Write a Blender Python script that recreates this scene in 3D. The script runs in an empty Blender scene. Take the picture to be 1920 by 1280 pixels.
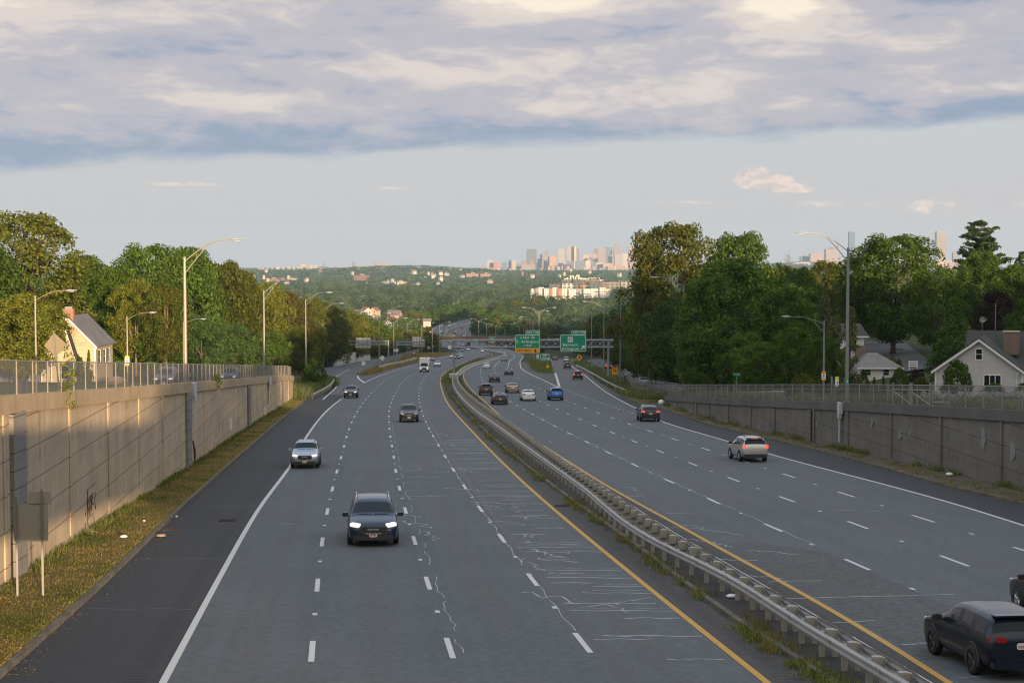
import bpy, bmesh, math, random
import numpy as np
from mathutils import Vector, Matrix, Quaternion
from math import radians, sin, cos, tan, pi, atan2, sqrt
random.seed(7)
RNG = np.random.default_rng(11)
SC = bpy.context.scene
COL = SC.collection
# ------------------------------------------------------------------ camera
FPX = 3200.0
PITCH = math.atan(165 / FPX)
cam_d = bpy.data.cameras.new('camera')
cam_d.sensor_width = 36.0
cam_d.lens = 60.0
cam_d.clip_start = 0.3
cam_d.clip_end = 80000
cam = bpy.data.objects.new('camera', cam_d)
cam.rotation_euler = (pi / 2 - PITCH, 0, 0)
COL.objects.link(cam)
SC.camera = cam
# ------------------------------------------------------------------ light
SUN_AZ, SUN_EL = radians(161.5), radians(4.9)
SUNV = Vector((sin(SUN_AZ) * cos(SUN_EL), cos(SUN_AZ) * cos(SUN_EL), sin(SUN_EL)))
sd = bpy.data.lights.new('sun', 'SUN')
sd.energy = 5.0
sd.angle = radians(0.5)
sd.color = (1.0, 0.70, 0.40)
sun = bpy.data.objects.new('sun', sd)
sun.rotation_euler = SUNV.to_track_quat('Z', 'Y').to_euler()
COL.objects.link(sun)
vs = SC.view_settings
SC.display_settings.display_device = 'sRGB'
vs.view_transform = 'Standard'
vs.look = 'None'
vs.exposure = 0.85
vs.gamma = 1.0
vs.use_curve_mapping = False
cy = SC.cycles
cy.use_denoising = True
cy.pixel_filter_type = 'BLACKMAN_HARRIS'
cy.filter_width = 1.1
cy.max_bounces = 5
cy.diffuse_bounces = 2
cy.glossy_bounces = 2
cy.transmission_bounces = 3
cy.transparent_max_bounces = 10
cy.volume_bounces = 1
cy.caustics_reflective = False
cy.caustics_refractive = False
SC.render.film_transparent = False


# ------------------------------------------------------------------ node helpers
def S(c):
    """sRGB 0-255 to linear"""
    return tuple(((v / 255) / 12.92 if v / 255 <= 0.04045 else ((v / 255 + 0.055) / 1.055) ** 2.4) for v in c)


class NT:
    def __init__(s, nt):
        s.nt = nt
        nt.nodes.clear()

    def n(s, typ, **kw):
        d = s.nt.nodes.new(typ)
        for k, v in kw.items():
            setattr(d, k, v)
        return d

    def put(s, sock, v):
        if isinstance(v, bpy.types.NodeSocket):
            s.nt.links.new(v, sock)
        elif v is not None:
            if hasattr(sock, 'default_value'):
                try:
                    sock.default_value = v
                except Exception:
                    sock.default_value = (*v, 1.0)

    def m(s, op, a, b=None, c=None, clamp=False):
        d = s.n('ShaderNodeMath', operation=op, use_clamp=clamp)
        s.put(d.inputs[0], a)
        if b is not None: s.put(d.inputs[1], b)
        if c is not None: s.put(d.inputs[2], c)
        return d.outputs[0]

    def sm(s, v, lo, hi, a=0.0, b=1.0):
        d = s.n('ShaderNodeMapRange', interpolation_type='SMOOTHSTEP')
        for i, x in enumerate((v, lo, hi, a, b)):
            s.put(d.inputs[i], x)
        return d.outputs[0]

    def mix(s, f, a, b, mode='MIX'):
        d = s.n('ShaderNodeMix', data_type='RGBA', blend_type=mode)
        s.put(d.inputs[0], f)
        for i, v in ((6, a), (7, b)):
            s.put(d.inputs[i], v if isinstance(v, bpy.types.NodeSocket) else (*v[:3], 1.0))
        return d.outputs[2]

    def vec(s, x, y, z=0.0):
        d = s.n('ShaderNodeCombineXYZ')
        for i, v in enumerate((x, y, z)): s.put(d.inputs[i], v)
        return d.outputs[0]

    def sep(s, v):
        d = s.n('ShaderNodeSeparateXYZ')
        s.put(d.inputs[0], v)
        return d.outputs

    def noise(s, v, scale=1.0, detail=4.0, rough=0.55, dist=0.0, dim='3D'):
        d = s.n('ShaderNodeTexNoise', noise_dimensions=dim)
        if v is not None: s.put(d.inputs['Vector'], v)
        d.inputs['Scale'].default_value = scale
        d.inputs['Detail'].default_value = detail
        d.inputs['Roughness'].default_value = rough
        d.inputs['Distortion'].default_value = dist
        return d.outputs[0]

    def mapv(s, v, sc=(1, 1, 1), loc=(0, 0, 0)):
        d = s.n('ShaderNodeMapping')
        s.put(d.inputs[0], v)
        d.inputs[1].default_value = loc
        d.inputs[3].default_value = sc
        return d.outputs[0]


MATS = {}


def material(name):
    m = bpy.data.materials.new(name)
    m.use_nodes = True
    MATS[name] = m
    return m, NT(m.node_tree)


def out(t, bsdf, disp=None):
    o = t.n('ShaderNodeOutputMaterial')
    t.nt.links.new(bsdf, o.inputs[0])


def principled(t, col, rough=0.6, metal=0.0, spec=0.5, bump=None, bstr=0.3, bdist=0.02, **kw):
    p = t.n('ShaderNodeBsdfPrincipled')
    t.put(p.inputs['Base Color'], col if isinstance(col, bpy.types.NodeSocket) else (*col[:3], 1))
    t.put(p.inputs['Roughness'], rough)
    t.put(p.inputs['Metallic'], metal)
    t.put(p.inputs['Specular IOR Level'], spec)
    for k, v in kw.items():
        t.put(p.inputs[k.replace('_', ' ')], v)
    if bump is not None:
        b = t.n('ShaderNodeBump')
        b.inputs['Strength'].default_value = bstr
        b.inputs['Distance'].default_value = bdist
        t.put(b.inputs['Height'], bump)
        t.nt.links.new(b.outputs[0], p.inputs['Normal'])
    return p.outputs[0]


def simple(name, col, rough=0.6, metal=0.0, spec=0.5, var=0.0, vscale=3.0, **kw):
    m, t = material(name)
    c = col
    if var:
        g = t.n('ShaderNodeTexCoord').outputs['Object']
        f = t.noise(g, vscale, 5)
        c = t.mix(f, tuple(x * (1 - var) for x in col), tuple(x * (1 + var) for x in col))
    out(t, principled(t, c, rough, metal, spec, **kw))
    return m


def emissive(name, col, strength, base=(0.8, 0.8, 0.8)):
    m, t = material(name)
    out(t, principled(t, base, 0.2, Emission_Color=(*col, 1), Emission_Strength=strength))
    return m


# ------------------------------------------------------------------ sky
world = bpy.data.worlds.new('World')
SC.world = world
world.use_nodes = True
w = NT(world.node_tree)
BG = 0.1
gen = w.n('ShaderNodeTexCoord').outputs['Generated']
sx, sy, sz = w.sep(gen)
sky = w.n('ShaderNodeTexSky', sky_type='NISHITA')
sky.sun_disc = False
sky.sun_elevation = SUN_EL
sky.sun_rotation = SUN_AZ
sky.air_density = 1.0
sky.dust_density = 2.0
sky.ozone_density = 1.0
az = w.m('ARCTAN2', sx, sy)
el = w.m('ARCSINE', sz)
ael = w.m('ABSOLUTE', el)
k = 1.0 / BG
EXG = 2 ** -0.85
C = lambda c, g=1.0: tuple(v * k * g * EXG for v in S(c))
# clear air: Nishita seen through bright summer haze that thickens to the horizon
haze_f = w.sm(ael, 0.0, 0.30, 0.97, 0.55)
hz = w.mix(w.sm(ael, 0.0, 0.075), C((204, 197, 197)), C((203, 206, 212)))
warmr = w.sm(az, 0.10, 0.34, 0.0, 0.35)
hz = w.mix(w.m('MULTIPLY', warmr, w.sm(ael, 0.07, 0.01)), hz, C((214, 202, 203)))
clear = w.mix(haze_f, sky.outputs[0], hz)
# stratocumulus deck
wx = w.noise(w.vec(w.m('MULTIPLY', az, 6.0), w.m('MULTIPLY', el, 26.0), 7.7), 1.0, 3, 0.5)
azw = w.m('ADD', az, w.m('MULTIPLY_ADD', wx, 0.07, -0.035))
elq = w.m('ADD', el, w.m('MULTIPLY_ADD', w.noise(w.vec(w.m('MULTIPLY', az, 7.0), w.m('MULTIPLY', el, 30.0), 1.2), 1.0, 3, 0.5), 0.012, -0.006))
P1 = w.vec(w.m('MULTIPLY', azw, 9.0), w.m('MULTIPLY', elq, 38.0), 0.37)
n1 = w.noise(P1, 1.0, 7, 0.58, 0.3)
P2 = w.vec(w.m('MULTIPLY', azw, 22.0), w.m('MULTIPLY', elq, 80.0), 4.1)
n2 = w.noise(P2, 1.0, 6, 0.6, 0.3)
edge = w.m('MULTIPLY_ADD', az, 0.045, 0.0625)
elw = w.m('ADD', el, w.m('MULTIPLY_ADD', n1, 0.022, -0.011))
elw = w.m('ADD', elw, w.m('MULTIPLY_ADD', n2, 0.008, -0.004))
rel = w.m('SUBTRACT', elw, edge)
cover = w.sm(rel, -0.0045, 0.0055)
# light inside the deck: dusky underside at the rim, warm ribs, bright breaks
n3 = w.noise(w.vec(w.m('MULTIPLY', azw, 4.5), w.m('MULTIPLY', elq, 30.0), 9.3), 1.0, 5, 0.52, 0.3)
n4 = w.noise(w.vec(w.m('MULTIPLY', azw, 14.0), w.m('MULTIPLY', elq, 52.0), 2.3), 1.0, 8, 0.58, 0.4)
n6 = w.noise(w.vec(w.m('MULTIPLY', azw, 42.0), w.m('MULTIPLY', elq, 120.0), 5.5), 1.0, 6, 0.6, 0.5)
lit = w.m('ADD', w.m('MULTIPLY', n3, 0.60), w.m('MULTIPLY', n4, 0.66))
lit = w.m('ADD', lit, w.m('MULTIPLY_ADD', n6, 0.44, -0.16))
lit = w.m('ADD', lit, w.sm(rel, 0.0, 0.032, -0.32, -0.03))


def blob(a0, e0, ra, re, g):
    da = w.m('DIVIDE', w.m('SUBTRACT', az, a0), ra)
    de = w.m('DIVIDE', w.m('SUBTRACT', el, e0), re)
    r2 = w.m('ADD', w.m('MULTIPLY', da, da), w.m('MULTIPLY', de, de))
    return w.m('MULTIPLY', w.m('EXPONENT', w.m('MULTIPLY', r2, -1.0)), g)


for b in ((0.025, 0.147, 0.05, 0.012, 0.62), (0.155, 0.142, 0.028, 0.014, 0.62), (-0.165, 0.088, 0.05, 0.006, 0.26),
          (-0.30, 0.145, 0.04, 0.012, 0.26), (-0.03, 0.103, 0.06, 0.006, 0.10), (0.28, 0.092, 0.06, 0.005, 0.28), (0.12, 0.073, 0.016, 0.0035, 0.28),
          (-0.10, 0.071, 0.15, 0.010, -0.10), (0.26, 0.145, 0.05, 0.014, -0.1), (-0.2, 0.118, 0.12, 0.01, -0.07), (0.09, 0.125, 0.05, 0.012, -0.08)):
    lit = w.m('ADD', lit, blob(*b))
ccol = w.mix(w.sm(lit, 0.36, 0.60), C((150, 166, 188)), C((191, 188, 196)))
ccol = w.mix(w.sm(lit, 0.60, 0.82), ccol, C((224, 213, 207)))
ccol = w.mix(w.sm(lit, 0.84, 1.06), ccol, C((254, 240, 222)))
# unseen dome above the view: broken grey deck
skycol = w.mix(w.m('MULTIPLY', cover, w.sm(el, 0.25, 0.6, 1.0, 0.72)), clear, ccol)
# overhead and westward the unseen dome is brightened to lift the ground light
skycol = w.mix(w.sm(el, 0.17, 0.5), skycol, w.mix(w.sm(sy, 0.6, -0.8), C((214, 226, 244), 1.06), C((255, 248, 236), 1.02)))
# low fair-weather puffs in the clear band
puffs = None
for b in ((0.140, 0.0435, 0.010, 0.0060, 1.0), (0.152, 0.0405, 0.010, 0.0050, 1.0), (0.165, 0.0375, 0.012, 0.0028, 0.8), (0.243, 0.0265, 0.020, 0.0050, 0.52), (0.31, 0.028, 0.03, 0.004, 0.42), (0.19, 0.0285, 0.04, 0.003, 0.36),
          (-0.070, 0.0378, 0.013, 0.0012, 0.40), (-0.19, 0.0395, 0.03, 0.0022, 0.34), (0.10, 0.0295, 0.04, 0.002, 0.36)):
    v = blob(*b)
    puffs = v if puffs is None else w.m('MAXIMUM', puffs, v)
n5 = w.noise(w.vec(w.m('MULTIPLY', az, 110.0), w.m('MULTIPLY', el, 170.0), 1.7), 1.0, 6, 0.62, 0.5)
pf = w.sm(w.m('MULTIPLY', puffs, w.m('MULTIPLY_ADD', n5, 1.6, 0.1)), 0.16, 0.42)
pcol = w.mix(w.sm(n5, 0.35, 0.65), C((208, 196, 198)), C((250, 226, 208)))
skycol = w.mix(w.m('MULTIPLY', pf, 0.92), skycol, pcol)
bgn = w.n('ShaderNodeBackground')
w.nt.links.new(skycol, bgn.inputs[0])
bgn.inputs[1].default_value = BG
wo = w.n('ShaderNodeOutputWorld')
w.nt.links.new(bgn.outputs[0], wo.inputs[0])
# ------------------------------------------------------------------ mesh + object helpers
class MB:
    """collects boxes, tubes, sheets; build() links them as one mesh object"""
    def __init__(s):
        s.v, s.f, s.mi, s.uv = [], [], [], {}
        s.cur = 0

    def vert(s, p):
        s.v.append((float(p[0]), float(p[1]), float(p[2])))
        return len(s.v) - 1

    def face(s, idx, uv=None):
        s.f.append(tuple(idx))
        s.mi.append(s.cur)
        if uv is not None: s.uv[len(s.f) - 1] = uv

    def poly(s, pts, uv=None):
        s.face([s.vert(p) for p in pts], uv)

    def box(s, c, d, rot=None, taper=1.0):
        hx, hy, hz = d[0] / 2, d[1] / 2, d[2] / 2
        P = []
        for z in (-1, 1):
            tp = taper if z > 0 else 1
            for y, x in ((-1, -1), (-1, 1), (1, 1), (1, -1)):
                q = Vector((x * hx * tp, y * hy * tp, z * hz))
                if rot is not None: q = rot @ q
                P.append(s.vert(q + Vector(c)))
        for q in ((3, 2, 1, 0), (4, 5, 6, 7), (0, 1, 5, 4), (1, 2, 6, 5), (2, 3, 7, 6), (3, 0, 4, 7)):
            s.face([P[i] for i in q])

    def beam(s, a, b, wdt, h=None):
        a, b = Vector(a), Vector(b)
        d = b - a
        q = d.to_track_quat('Y', 'Z').to_matrix()
        s.box((a + b) / 2, (wdt, d.length, h or wdt), q)

    def tube(s, pts, r, n=8, caps=True):
        pts = [Vector(p) for p in pts]
        rs = r if isinstance(r, (list, tuple)) else [r] * len(pts)
        rings = []
        side = None
        for i, p in enumerate(pts):
            t = (pts[min(i + 1, len(pts) - 1)] - pts[max(i - 1, 0)]).normalized()
            if side is None:
                side = t.cross(Vector((0, 0, 1)))
                if side.length < 1e-3: side = t.cross(Vector((1, 0, 0)))
            side = (side - t * side.dot(t)).normalized()
            up = side.cross(t)
            rings.append([s.vert(p + (side * cos(2 * pi * j / n) + up * sin(2 * pi * j / n)) * rs[i]) for j in range(n)])
        for a, b in zip(rings, rings[1:]):
            for j in range(n):
                s.face((a[j], a[(j + 1) % n], b[(j + 1) % n], b[j]))
        if caps:
            s.face(rings[0][::-1])
            s.face(rings[-1])

    def prism(s, poly, y0, y1, axis='y'):
        """poly of (x,z) extruded along y (or (y,z) along x, or (x,y) along z)"""
        f = {'y': lambda p, t: (p[0], t, p[1]), 'x': lambda p, t: (t, p[0], p[1]), 'z': lambda p, t: (p[0], p[1], t)}[axis]
        A = [s.vert(f(p, y0)) for p in poly]
        B = [s.vert(f(p, y1)) for p in poly]
        n = len(poly)
        s.face(A)
        s.face(B[::-1])
        for i in range(n):
            s.face((A[(i + 1) % n], A[i], B[i], B[(i + 1) % n]))

    def sheet(s, rows, uvs=None, closed=False):
        """rows: list of lists of points"""
        idx = [[s.vert(p) for p in r] for r in rows]
        m = len(rows[0])
        for i in range(len(rows) - 1):
            for j in range(m if closed else m - 1):
                j2 = (j + 1) % m
                uv = None
                if uvs is not None:
                    uv = (uvs[i][j], uvs[i][j2], uvs[i + 1][j2], uvs[i + 1][j])
                s.face((idx[i][j], idx[i][j2], idx[i + 1][j2], idx[i + 1][j]), uv)
        return idx

    def mesh(s, name, mats, smooth=False):
        me = bpy.data.meshes.new(name)
        me.from_pydata(s.v, [], s.f)
        for m in (mats if isinstance(mats, (list, tuple)) else [mats]):
            me.materials.append(m)
        if any(s.mi): me.polygons.foreach_set('material_index', s.mi)
        if s.uv:
            l = me.uv_layers.new(name='UVMap')
            for fi, uv in s.uv.items():
                st = me.polygons[fi].loop_start
                for q, u in enumerate(uv):
                    l.data[st + q].uv = u
        if smooth: me.polygons.foreach_set('use_smooth', [True] * len(me.polygons))
        me.update()
        return me

    def build(s, name, mats, parent=None, loc=None, smooth=False):
        return link(name, s.mesh(name, mats, smooth), parent, loc)


def link(name, me, parent=None, loc=None):
    o = bpy.data.objects.new(name, me)
    COL.objects.link(o)
    if parent is not None: o.parent = parent
    if loc is not None: o.location = loc
    return o


def tag(o, label, cat, group=None):
    o['label'] = label
    o['category'] = cat
    if group: o['group'] = group
    return o


def thing(name, label, cat, loc=(0, 0, 0), rotz=0.0, group=None):
    o = bpy.data.objects.new(name, None)
    COL.objects.link(o)
    o.location = loc
    o.rotation_euler = (0, 0, rotz)
    return tag(o, label, cat, group)


def kindof(o, k):
    o['kind'] = k
    return o


def struct(name, mb, mats, smooth=False):
    return kindof(mb.build(name, mats, smooth=smooth), 'structure')


def tree_of(o):
    r = [o]
    for c in o.children: r += tree_of(c)
    return r


def dup(root, label, loc, rotz=0.0, scale=None, group=None):
    r = root.copy()
    COL.objects.link(r)
    r.location = loc
    r.rotation_euler = (0, 0, rotz)
    if scale is not None: r.scale = scale if isinstance(scale, (tuple, list)) else (scale,) * 3
    r['label'] = label
    if group: r['group'] = group
    for ch in list(root.children):
        c = ch.copy()
        COL.objects.link(c)
        c.parent = r
        for g in list(ch.children):
            d = g.copy()
            COL.objects.link(d)
            d.parent = c
    return r


def text_mesh(txt, size, font_space=1.0, depth=0.006, bold=0.0):
    cu = bpy.data.curves.new('lettering', 'FONT')
    cu.body = txt
    cu.size = size
    cu.extrude = depth
    cu.offset = bold
    cu.space_character = font_space
    cu.align_x = 'CENTER'
    cu.align_y = 'CENTER'
    cu.resolution_u = 3
    o = bpy.data.objects.new('lettering', cu)
    COL.objects.link(o)
    dg = bpy.context.evaluated_depsgraph_get()
    me = bpy.data.meshes.new_from_object(o.evaluated_get(dg))
    bpy.data.objects.remove(o)
    bpy.data.curves.remove(cu)
    return me


# ------------------------------------------------------------------ the road's profile and plan
H0, SL = 8.43, 0.0486          # eye above the road under the bridge, downhill grade


def R(y):
    """road level (eye = 0) at y metres ahead: an even grade down into the valley, then flat"""
    y = np.asarray(y, float)
    u = np.clip(y - 900, 0, 300)
    return -(H0 + SL * np.minimum(y, 900) + SL * (u - u * u / 600))


CP, SP = cos(PITCH), sin(PITCH)


def ray(px, py):
    a, b = (px - 960) / FPX, (py - 640) / FPX
    return np.array([a, CP - b * SP, -SP - b * CP])


def G(px, py, dz=0.0, fn=None):
    """the point of the road surface (raised by dz) that the photo shows at px, py"""
    d = ray(px, py)
    f = fn or R
    lo, hi = 5.0, 9000.0
    for _ in range(60):
        mid = 0.5 * (lo + hi)
        if d[2] * mid > float(f(d[1] * mid)) + dz: lo = mid
        else: hi = mid
    return d * lo


def at(px, py, dist):
    """the point dist metres ahead that the photo shows at px, py"""
    d = ray(px, py)
    return Vector(d * (dist / d[1]))


class Curve:
    """X as a smooth function of Y through picked points"""
    def __init__(s, pts, ext=(None, None)):
        P = np.array(sorted([(p[1], p[0]) for p in pts]))
        s.y, s.x = P[:, 0], P[:, 1]
        h = np.diff(s.y)
        dl = np.diff(s.x) / h
        m = np.zeros_like(s.x)
        m[0], m[-1] = dl[0], dl[-1]
        for i in range(1, len(m) - 1):
            m[i] = (dl[i - 1] * h[i] + dl[i] * h[i - 1]) / (h[i] + h[i - 1])
        s.m = m

    def __call__(s, y):
        y = np.asarray(y, float)
        i = np.clip(np.searchsorted(s.y, y) - 1, 0, len(s.y) - 2)
        h = s.y[i + 1] - s.y[i]
        t = (y - s.y[i]) / h
        tc = np.clip(t, 0, 1)
        a = (2 * tc**3 - 3 * tc**2 + 1) * s.x[i] + (tc**3 - 2 * tc**2 + tc) * h * s.m[i] + (-2 * tc**3 + 3 * tc**2) * s.x[i + 1] + (tc**3 - tc**2) * h * s.m[i + 1]
        a = a + np.where(t < 0, (y - s.y[0]) * s.m[0], 0) + np.where(t > 1, (y - s.y[-1]) * s.m[-1], 0)
        return a

    def slope(s, y):
        return float((s(y + 0.5) - s(y - 0.5)))


def PC(pix, dz=0.0, extra=(), fn=None):
    return Curve([tuple(G(x, y, dz, fn)[:2]) for x, y in pix] + list(extra))


# median barrier centre line far off (road bends away and back round the wood)
FARX = [(960, -13.0), (1010, -19.5), (1075, -30.0), (1140, -41.0), (1220, -48.0), (1285, -50.0), (1340, -47.5), (1400, -41.0), (1500, -28.0), (1620, -8.0), (1800, 30.0)]


def far(off):
    return [(x + off, y) for y, x in FARX]


LE = PC([(305, 1280), (402, 1100), (480, 962), (545, 872), (575, 818), (617, 766), (643, 745.6), (683, 717.5), (715, 703), (750, 691.5), (788, 681.6), (812, 674)], extra=far(-17.5)[1:])
L1 = PC([(585, 1220), (596, 1088), (606, 1002), (626, 905), (642, 848), (652.5, 810), (663, 783.6), (674, 764.7), (685, 749.8), (706, 727.5), (719, 716), (734.5, 707), (766, 693)])
L2 = PC([(843, 1214), (799, 1083), (773, 1000), (746, 902), (737, 848), (729.8, 800), (731, 763), (742, 736), (759, 711.8), (783, 697)])
L3 = PC([(1092, 1204), (992, 1078), (932, 997), (862, 899), (827, 843), (806, 806), (794.4, 780.7), (785.8, 748), (787, 726), (797, 707), (821, 690)])
LY = PC([(1439.6, 1280), (1200, 1088.5), (999, 920), (925, 850), (883, 806), (844, 762.5), (827.7, 727.5), (826, 711), (835, 697.5), (849, 689.3), (877, 676)], extra=far(-3.2)[1:])
LC = PC([(0, 1274), (160, 1130), (310, 985), (480, 830), (560, 762), (612, 725)])
LW = PC([(0, 1105), (130, 1022), (345, 883), (460, 806), (545, 752)])
MC = PC([(1525, 1263), (1366.7, 1159), (1200, 1034), (1034, 913), (929, 828), (870, 771), (838, 726), (839, 708), (850, 697), (885, 680)], extra=far(-1.6)[1:])
ML = PC([(1676.6, 1265), (1518, 1172), (1380, 1086), (1210, 1000), (1095, 913), (1035, 870), (951, 810), (885.6, 763), (850, 720), (849, 706), (860, 695)], 0.78, extra=far(-0.45))
MR = PC([(1700, 1255), (1549, 1167), (1380, 1068), (1265, 1000), (1120, 905), (1046, 855), (962, 795), (897, 752), (860, 715), (858, 704), (866, 693.5)], 0.78, extra=far(0.45))
RY = PC([(1780, 1280), (1700, 1229), (1300, 1000), (1154.7, 920), (1056, 859), (955.6, 793), (907.5, 751.6), (883.4, 729.7), (869, 703.4), (879, 688), (896, 679), (922, 663)], extra=far(3.2)[1:])
R1 = PC([(1607, 1058), (1432, 981), (1228, 889.4), (1116.4, 836.5), (1019.7, 788), (967.7, 758.8), (929, 733), (908.6, 716.6), (900.5, 700), (904, 686)])
R2 = PC([(1789, 1051), (1584, 975), (1441, 923), (1204, 833), (1118.6, 799), (1023, 756.6), (944.7, 714.4), (930.5, 700), (929, 684), (942.5, 672)])
R3 = PC([(1731, 972), (1566, 920), (1453, 883), (1234.6, 813.5), (1125, 775), (1077.7, 757), (1017, 731.5), (988.5, 718.8), (966.6, 706.3), (953, 690.3), (954.5, 679.4), (962, 664)])
RX = PC([(1300, 812), (1183, 774), (1119.7, 752.7), (1065, 733), (1049.7, 727.5)])
RG = PC([(1049.7, 727.5), (977.5, 690), (975, 681), (976, 664)], extra=far(19.0)[2:])      # main line's outer edge beyond the gore
RE = PC([(1920, 985), (1841, 960), (1437, 849), (1368, 828), (1250, 793), (1196, 767), (1143.8, 739.5), (1111, 715.5), (1093.5, 701), (1071.6, 686), (1058, 672)])   # outer edge, then the exit ramp's
RC = PC([(1920, 947), (1777.6, 913.4), (1651, 877.7), (1500.5, 838), (1358, 804.5), (1247, 769), (1190, 741)])
RW = PC([(1920, 924), (1762, 885.6), (1670.7, 864), (1591.5, 847), (1522, 831), (1413, 807), (1330, 786), (1249, 759.8)])
RI = PC([(1049.7, 727.5), (1041, 699), (1035.5, 683.8), (1030, 672)])    # gore's ramp side
YW_L, YW_R = 226.0, 208.0        # where the retaining walls end
# plateau levels on top of the walls
_pl = np.array([(-400, -14.0), (-60, 0.2), (0, 1.95), (57, 4.75), (106, 8.05), (216, 15.4), (300, 22.4), (420, 28.6)])
_pr = np.array([(-400, -14.0), (-60, 0.2), (0, 2.2), (91, 8.4), (121, 10.6), (213, 17.7), (280, 21.9), (400, 27.8)])


def PL(y):
    y = np.asarray(y, float)
    return np.where(y < 420, -np.interp(y, _pl[:, 0], _pl[:, 1]), R(y) + 0.2)


def PLG(y): return PL(y) - np.where(np.asarray(y, float) < 226, 0.8, 0.0)


def PR(y):
    y = np.asarray(y, float)
    return np.where(y < 400, -np.interp(y, _pr[:, 0], _pr[:, 1]), R(y) + 0.2)


def stations(y0, y1, k=0.02, mn=1.2):
    r = [y0]
    while r[-1] < y1:
        r.append(r[-1] + max(mn, abs(r[-1]) * k))
    r[-1] = y1
    return np.array(r)


def strip(mb, ca, cb, ys, dz, n=1, zf=R, u0=0.0):
    """sheet between the plan curves ca and cb; uv = metres across, metres along"""
    A, B = np.asarray([ca(y) if callable(ca) else ca for y in ys], float), np.asarray([cb(y) if callable(cb) else cb for y in ys], float)
    Z = zf(ys) + dz
    rows, uv = [], []
    for a, b, y, z in zip(A, B, ys, Z):
        rows.append([(a + (b - a) * i / n, y, z) for i in range(n + 1)])
        uv.append([((b - a) * i / n + u0, y) for i in range(n + 1)])
    mb.sheet(rows, uv)


def lineon(mb, c, y0, y1, wd, dz, zf=R, off=0.0):
    """painted line of width wd along curve c"""
    ys = stations(y0, y1, 0.012, 0.8)
    X = c(ys) + off
    Z = zf(ys) + dz
    rows, uv = [], []
    for i, y in enumerate(ys):
        s = c.slope(y)
        kx = wd / 2 * sqrt(1 + s * s)
        rows.append([(X[i] - kx, y, Z[i]), (X[i] + kx, y, Z[i])])
        uv.append([(0, y), (wd, y)])
    mb.sheet(rows, uv)
# ------------------------------------------------------------------ surface materials
def asphalt(name, c, grain=0.28, stain=0.0, lane=3.6, rumble=None, brown=(0.17, 0.145, 0.125), patch=0.10):
    m, t = material(name)
    uvn = t.n('ShaderNodeTexCoord')
    g, uv = uvn.outputs['Object'], uvn.outputs['UV']
    u, v, _ = t.sep(uv)
    u = t.m('ABSOLUTE', u)
    fine = t.noise(g, 14.0, 3, 0.7)
    big = t.noise(g, 0.12, 5, 0.6)
    strk = t.noise(t.mapv(uv, (2.2, 0.03, 1)), 1.0, 4, 0.6)
    fine2 = t.noise(g, 4.5, 2, 0.6)
    fine = t.m('ADD', t.m('MULTIPLY', fine, 0.5), t.m('MULTIPLY', t.sm(fine2, 0.3, 0.7), 0.5))
    base = t.mix(fine, tuple(x * (1 - grain) for x in c), tuple(x * (1 + grain) for x in c))
    f = t.m('MULTIPLY_ADD', big, 2 * patch, 1 - patch)
    f = t.m('MULTIPLY', f, t.m('MULTIPLY_ADD', strk, 0.26, 0.87))
    base = t.mix(1.0, base, t.vec(f, f, f), 'MULTIPLY')
    if stain:
        ph = t.m('FRACT', t.m('DIVIDE', u, lane))
        d = t.m('ABSOLUTE', t.m('SUBTRACT', ph, 0.5))
        s = t.sm(d, 0.12, 0.0, 0.0, stain)
        n = t.noise(t.mapv(uv, (0.5, 0.05, 1)), 1.0, 4)
        base = t.mix(t.m('MULTIPLY', s, t.sm(n, 0.35, 0.65)), base, brown)
        wh = t.sm(t.m('ABSOLUTE', t.m('SUBTRACT', d, 0.24)), 0.13, 0.0, 0.0, 0.10)
        base = t.mix(wh, base, tuple(x * 1.35 for x in c))
    if rumble:
        a, b = rumble
        inb = t.m('MULTIPLY', t.m('GREATER_THAN', u, a), t.m('LESS_THAN', u, b))
        fr = t.m('LESS_THAN', t.m('FRACT', t.m('DIVIDE', v, 0.36)), 0.42)
        r = t.m('MULTIPLY', inb, fr)
        base = t.mix(t.m('MULTIPLY', r, 0.55), base, tuple(x * 0.35 for x in c))
    out(t, principled(t, base, 0.82, spec=0.35, bump=fine, bstr=0.25, bdist=0.01))
    return m


ASPH = asphalt('asphalt_main', (0.084, 0.097, 0.107), stain=0.6, patch=0.2, brown=(0.10, 0.088, 0.078))
ASPH_SH = asphalt('asphalt_shoulder', (0.034, 0.037, 0.042), patch=0.25, rumble=None)
ASPH_SHL = asphalt('asphalt_shoulder_rumble', (0.034, 0.036, 0.041), patch=0.28, rumble=(0.45, 1.0))
ASPH_MED = asphalt('asphalt_median', (0.056, 0.054, 0.052), patch=0.22, rumble=(0.45, 0.9))
ASPH_GORE = asphalt('asphalt_gore', (0.068, 0.066, 0.065), patch=0.2)
ASPH_OLD = asphalt('asphalt_frontage', (0.072, 0.074, 0.077), patch=0.15)


def paint(name, c, worn=0.5):
    m, t = material(name)
    g = t.n('ShaderNodeTexCoord').outputs['Object']
    n = t.noise(g, 9.0, 6, 0.75)
    n2 = t.noise(g, 0.8, 3)
    f = t.m('MULTIPLY', t.sm(n, 0.52, 0.70), t.sm(n2, 0.3, 0.7, worn * 0.6, worn))
    out(t, principled(t, t.mix(f, c, (0.11, 0.11, 0.11)), 0.7))
    return m


WHITE = paint('road_paint_white', (0.52, 0.53, 0.53), 0.5)
YELLOW = paint('road_paint_yellow', (0.50, 0.27, 0.03), 0.8)
SEAL = simple('crack_sealant', (0.33, 0.34, 0.35), 0.7)
TAR = simple('tar_seam', (0.045, 0.047, 0.052), 0.6)


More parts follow.
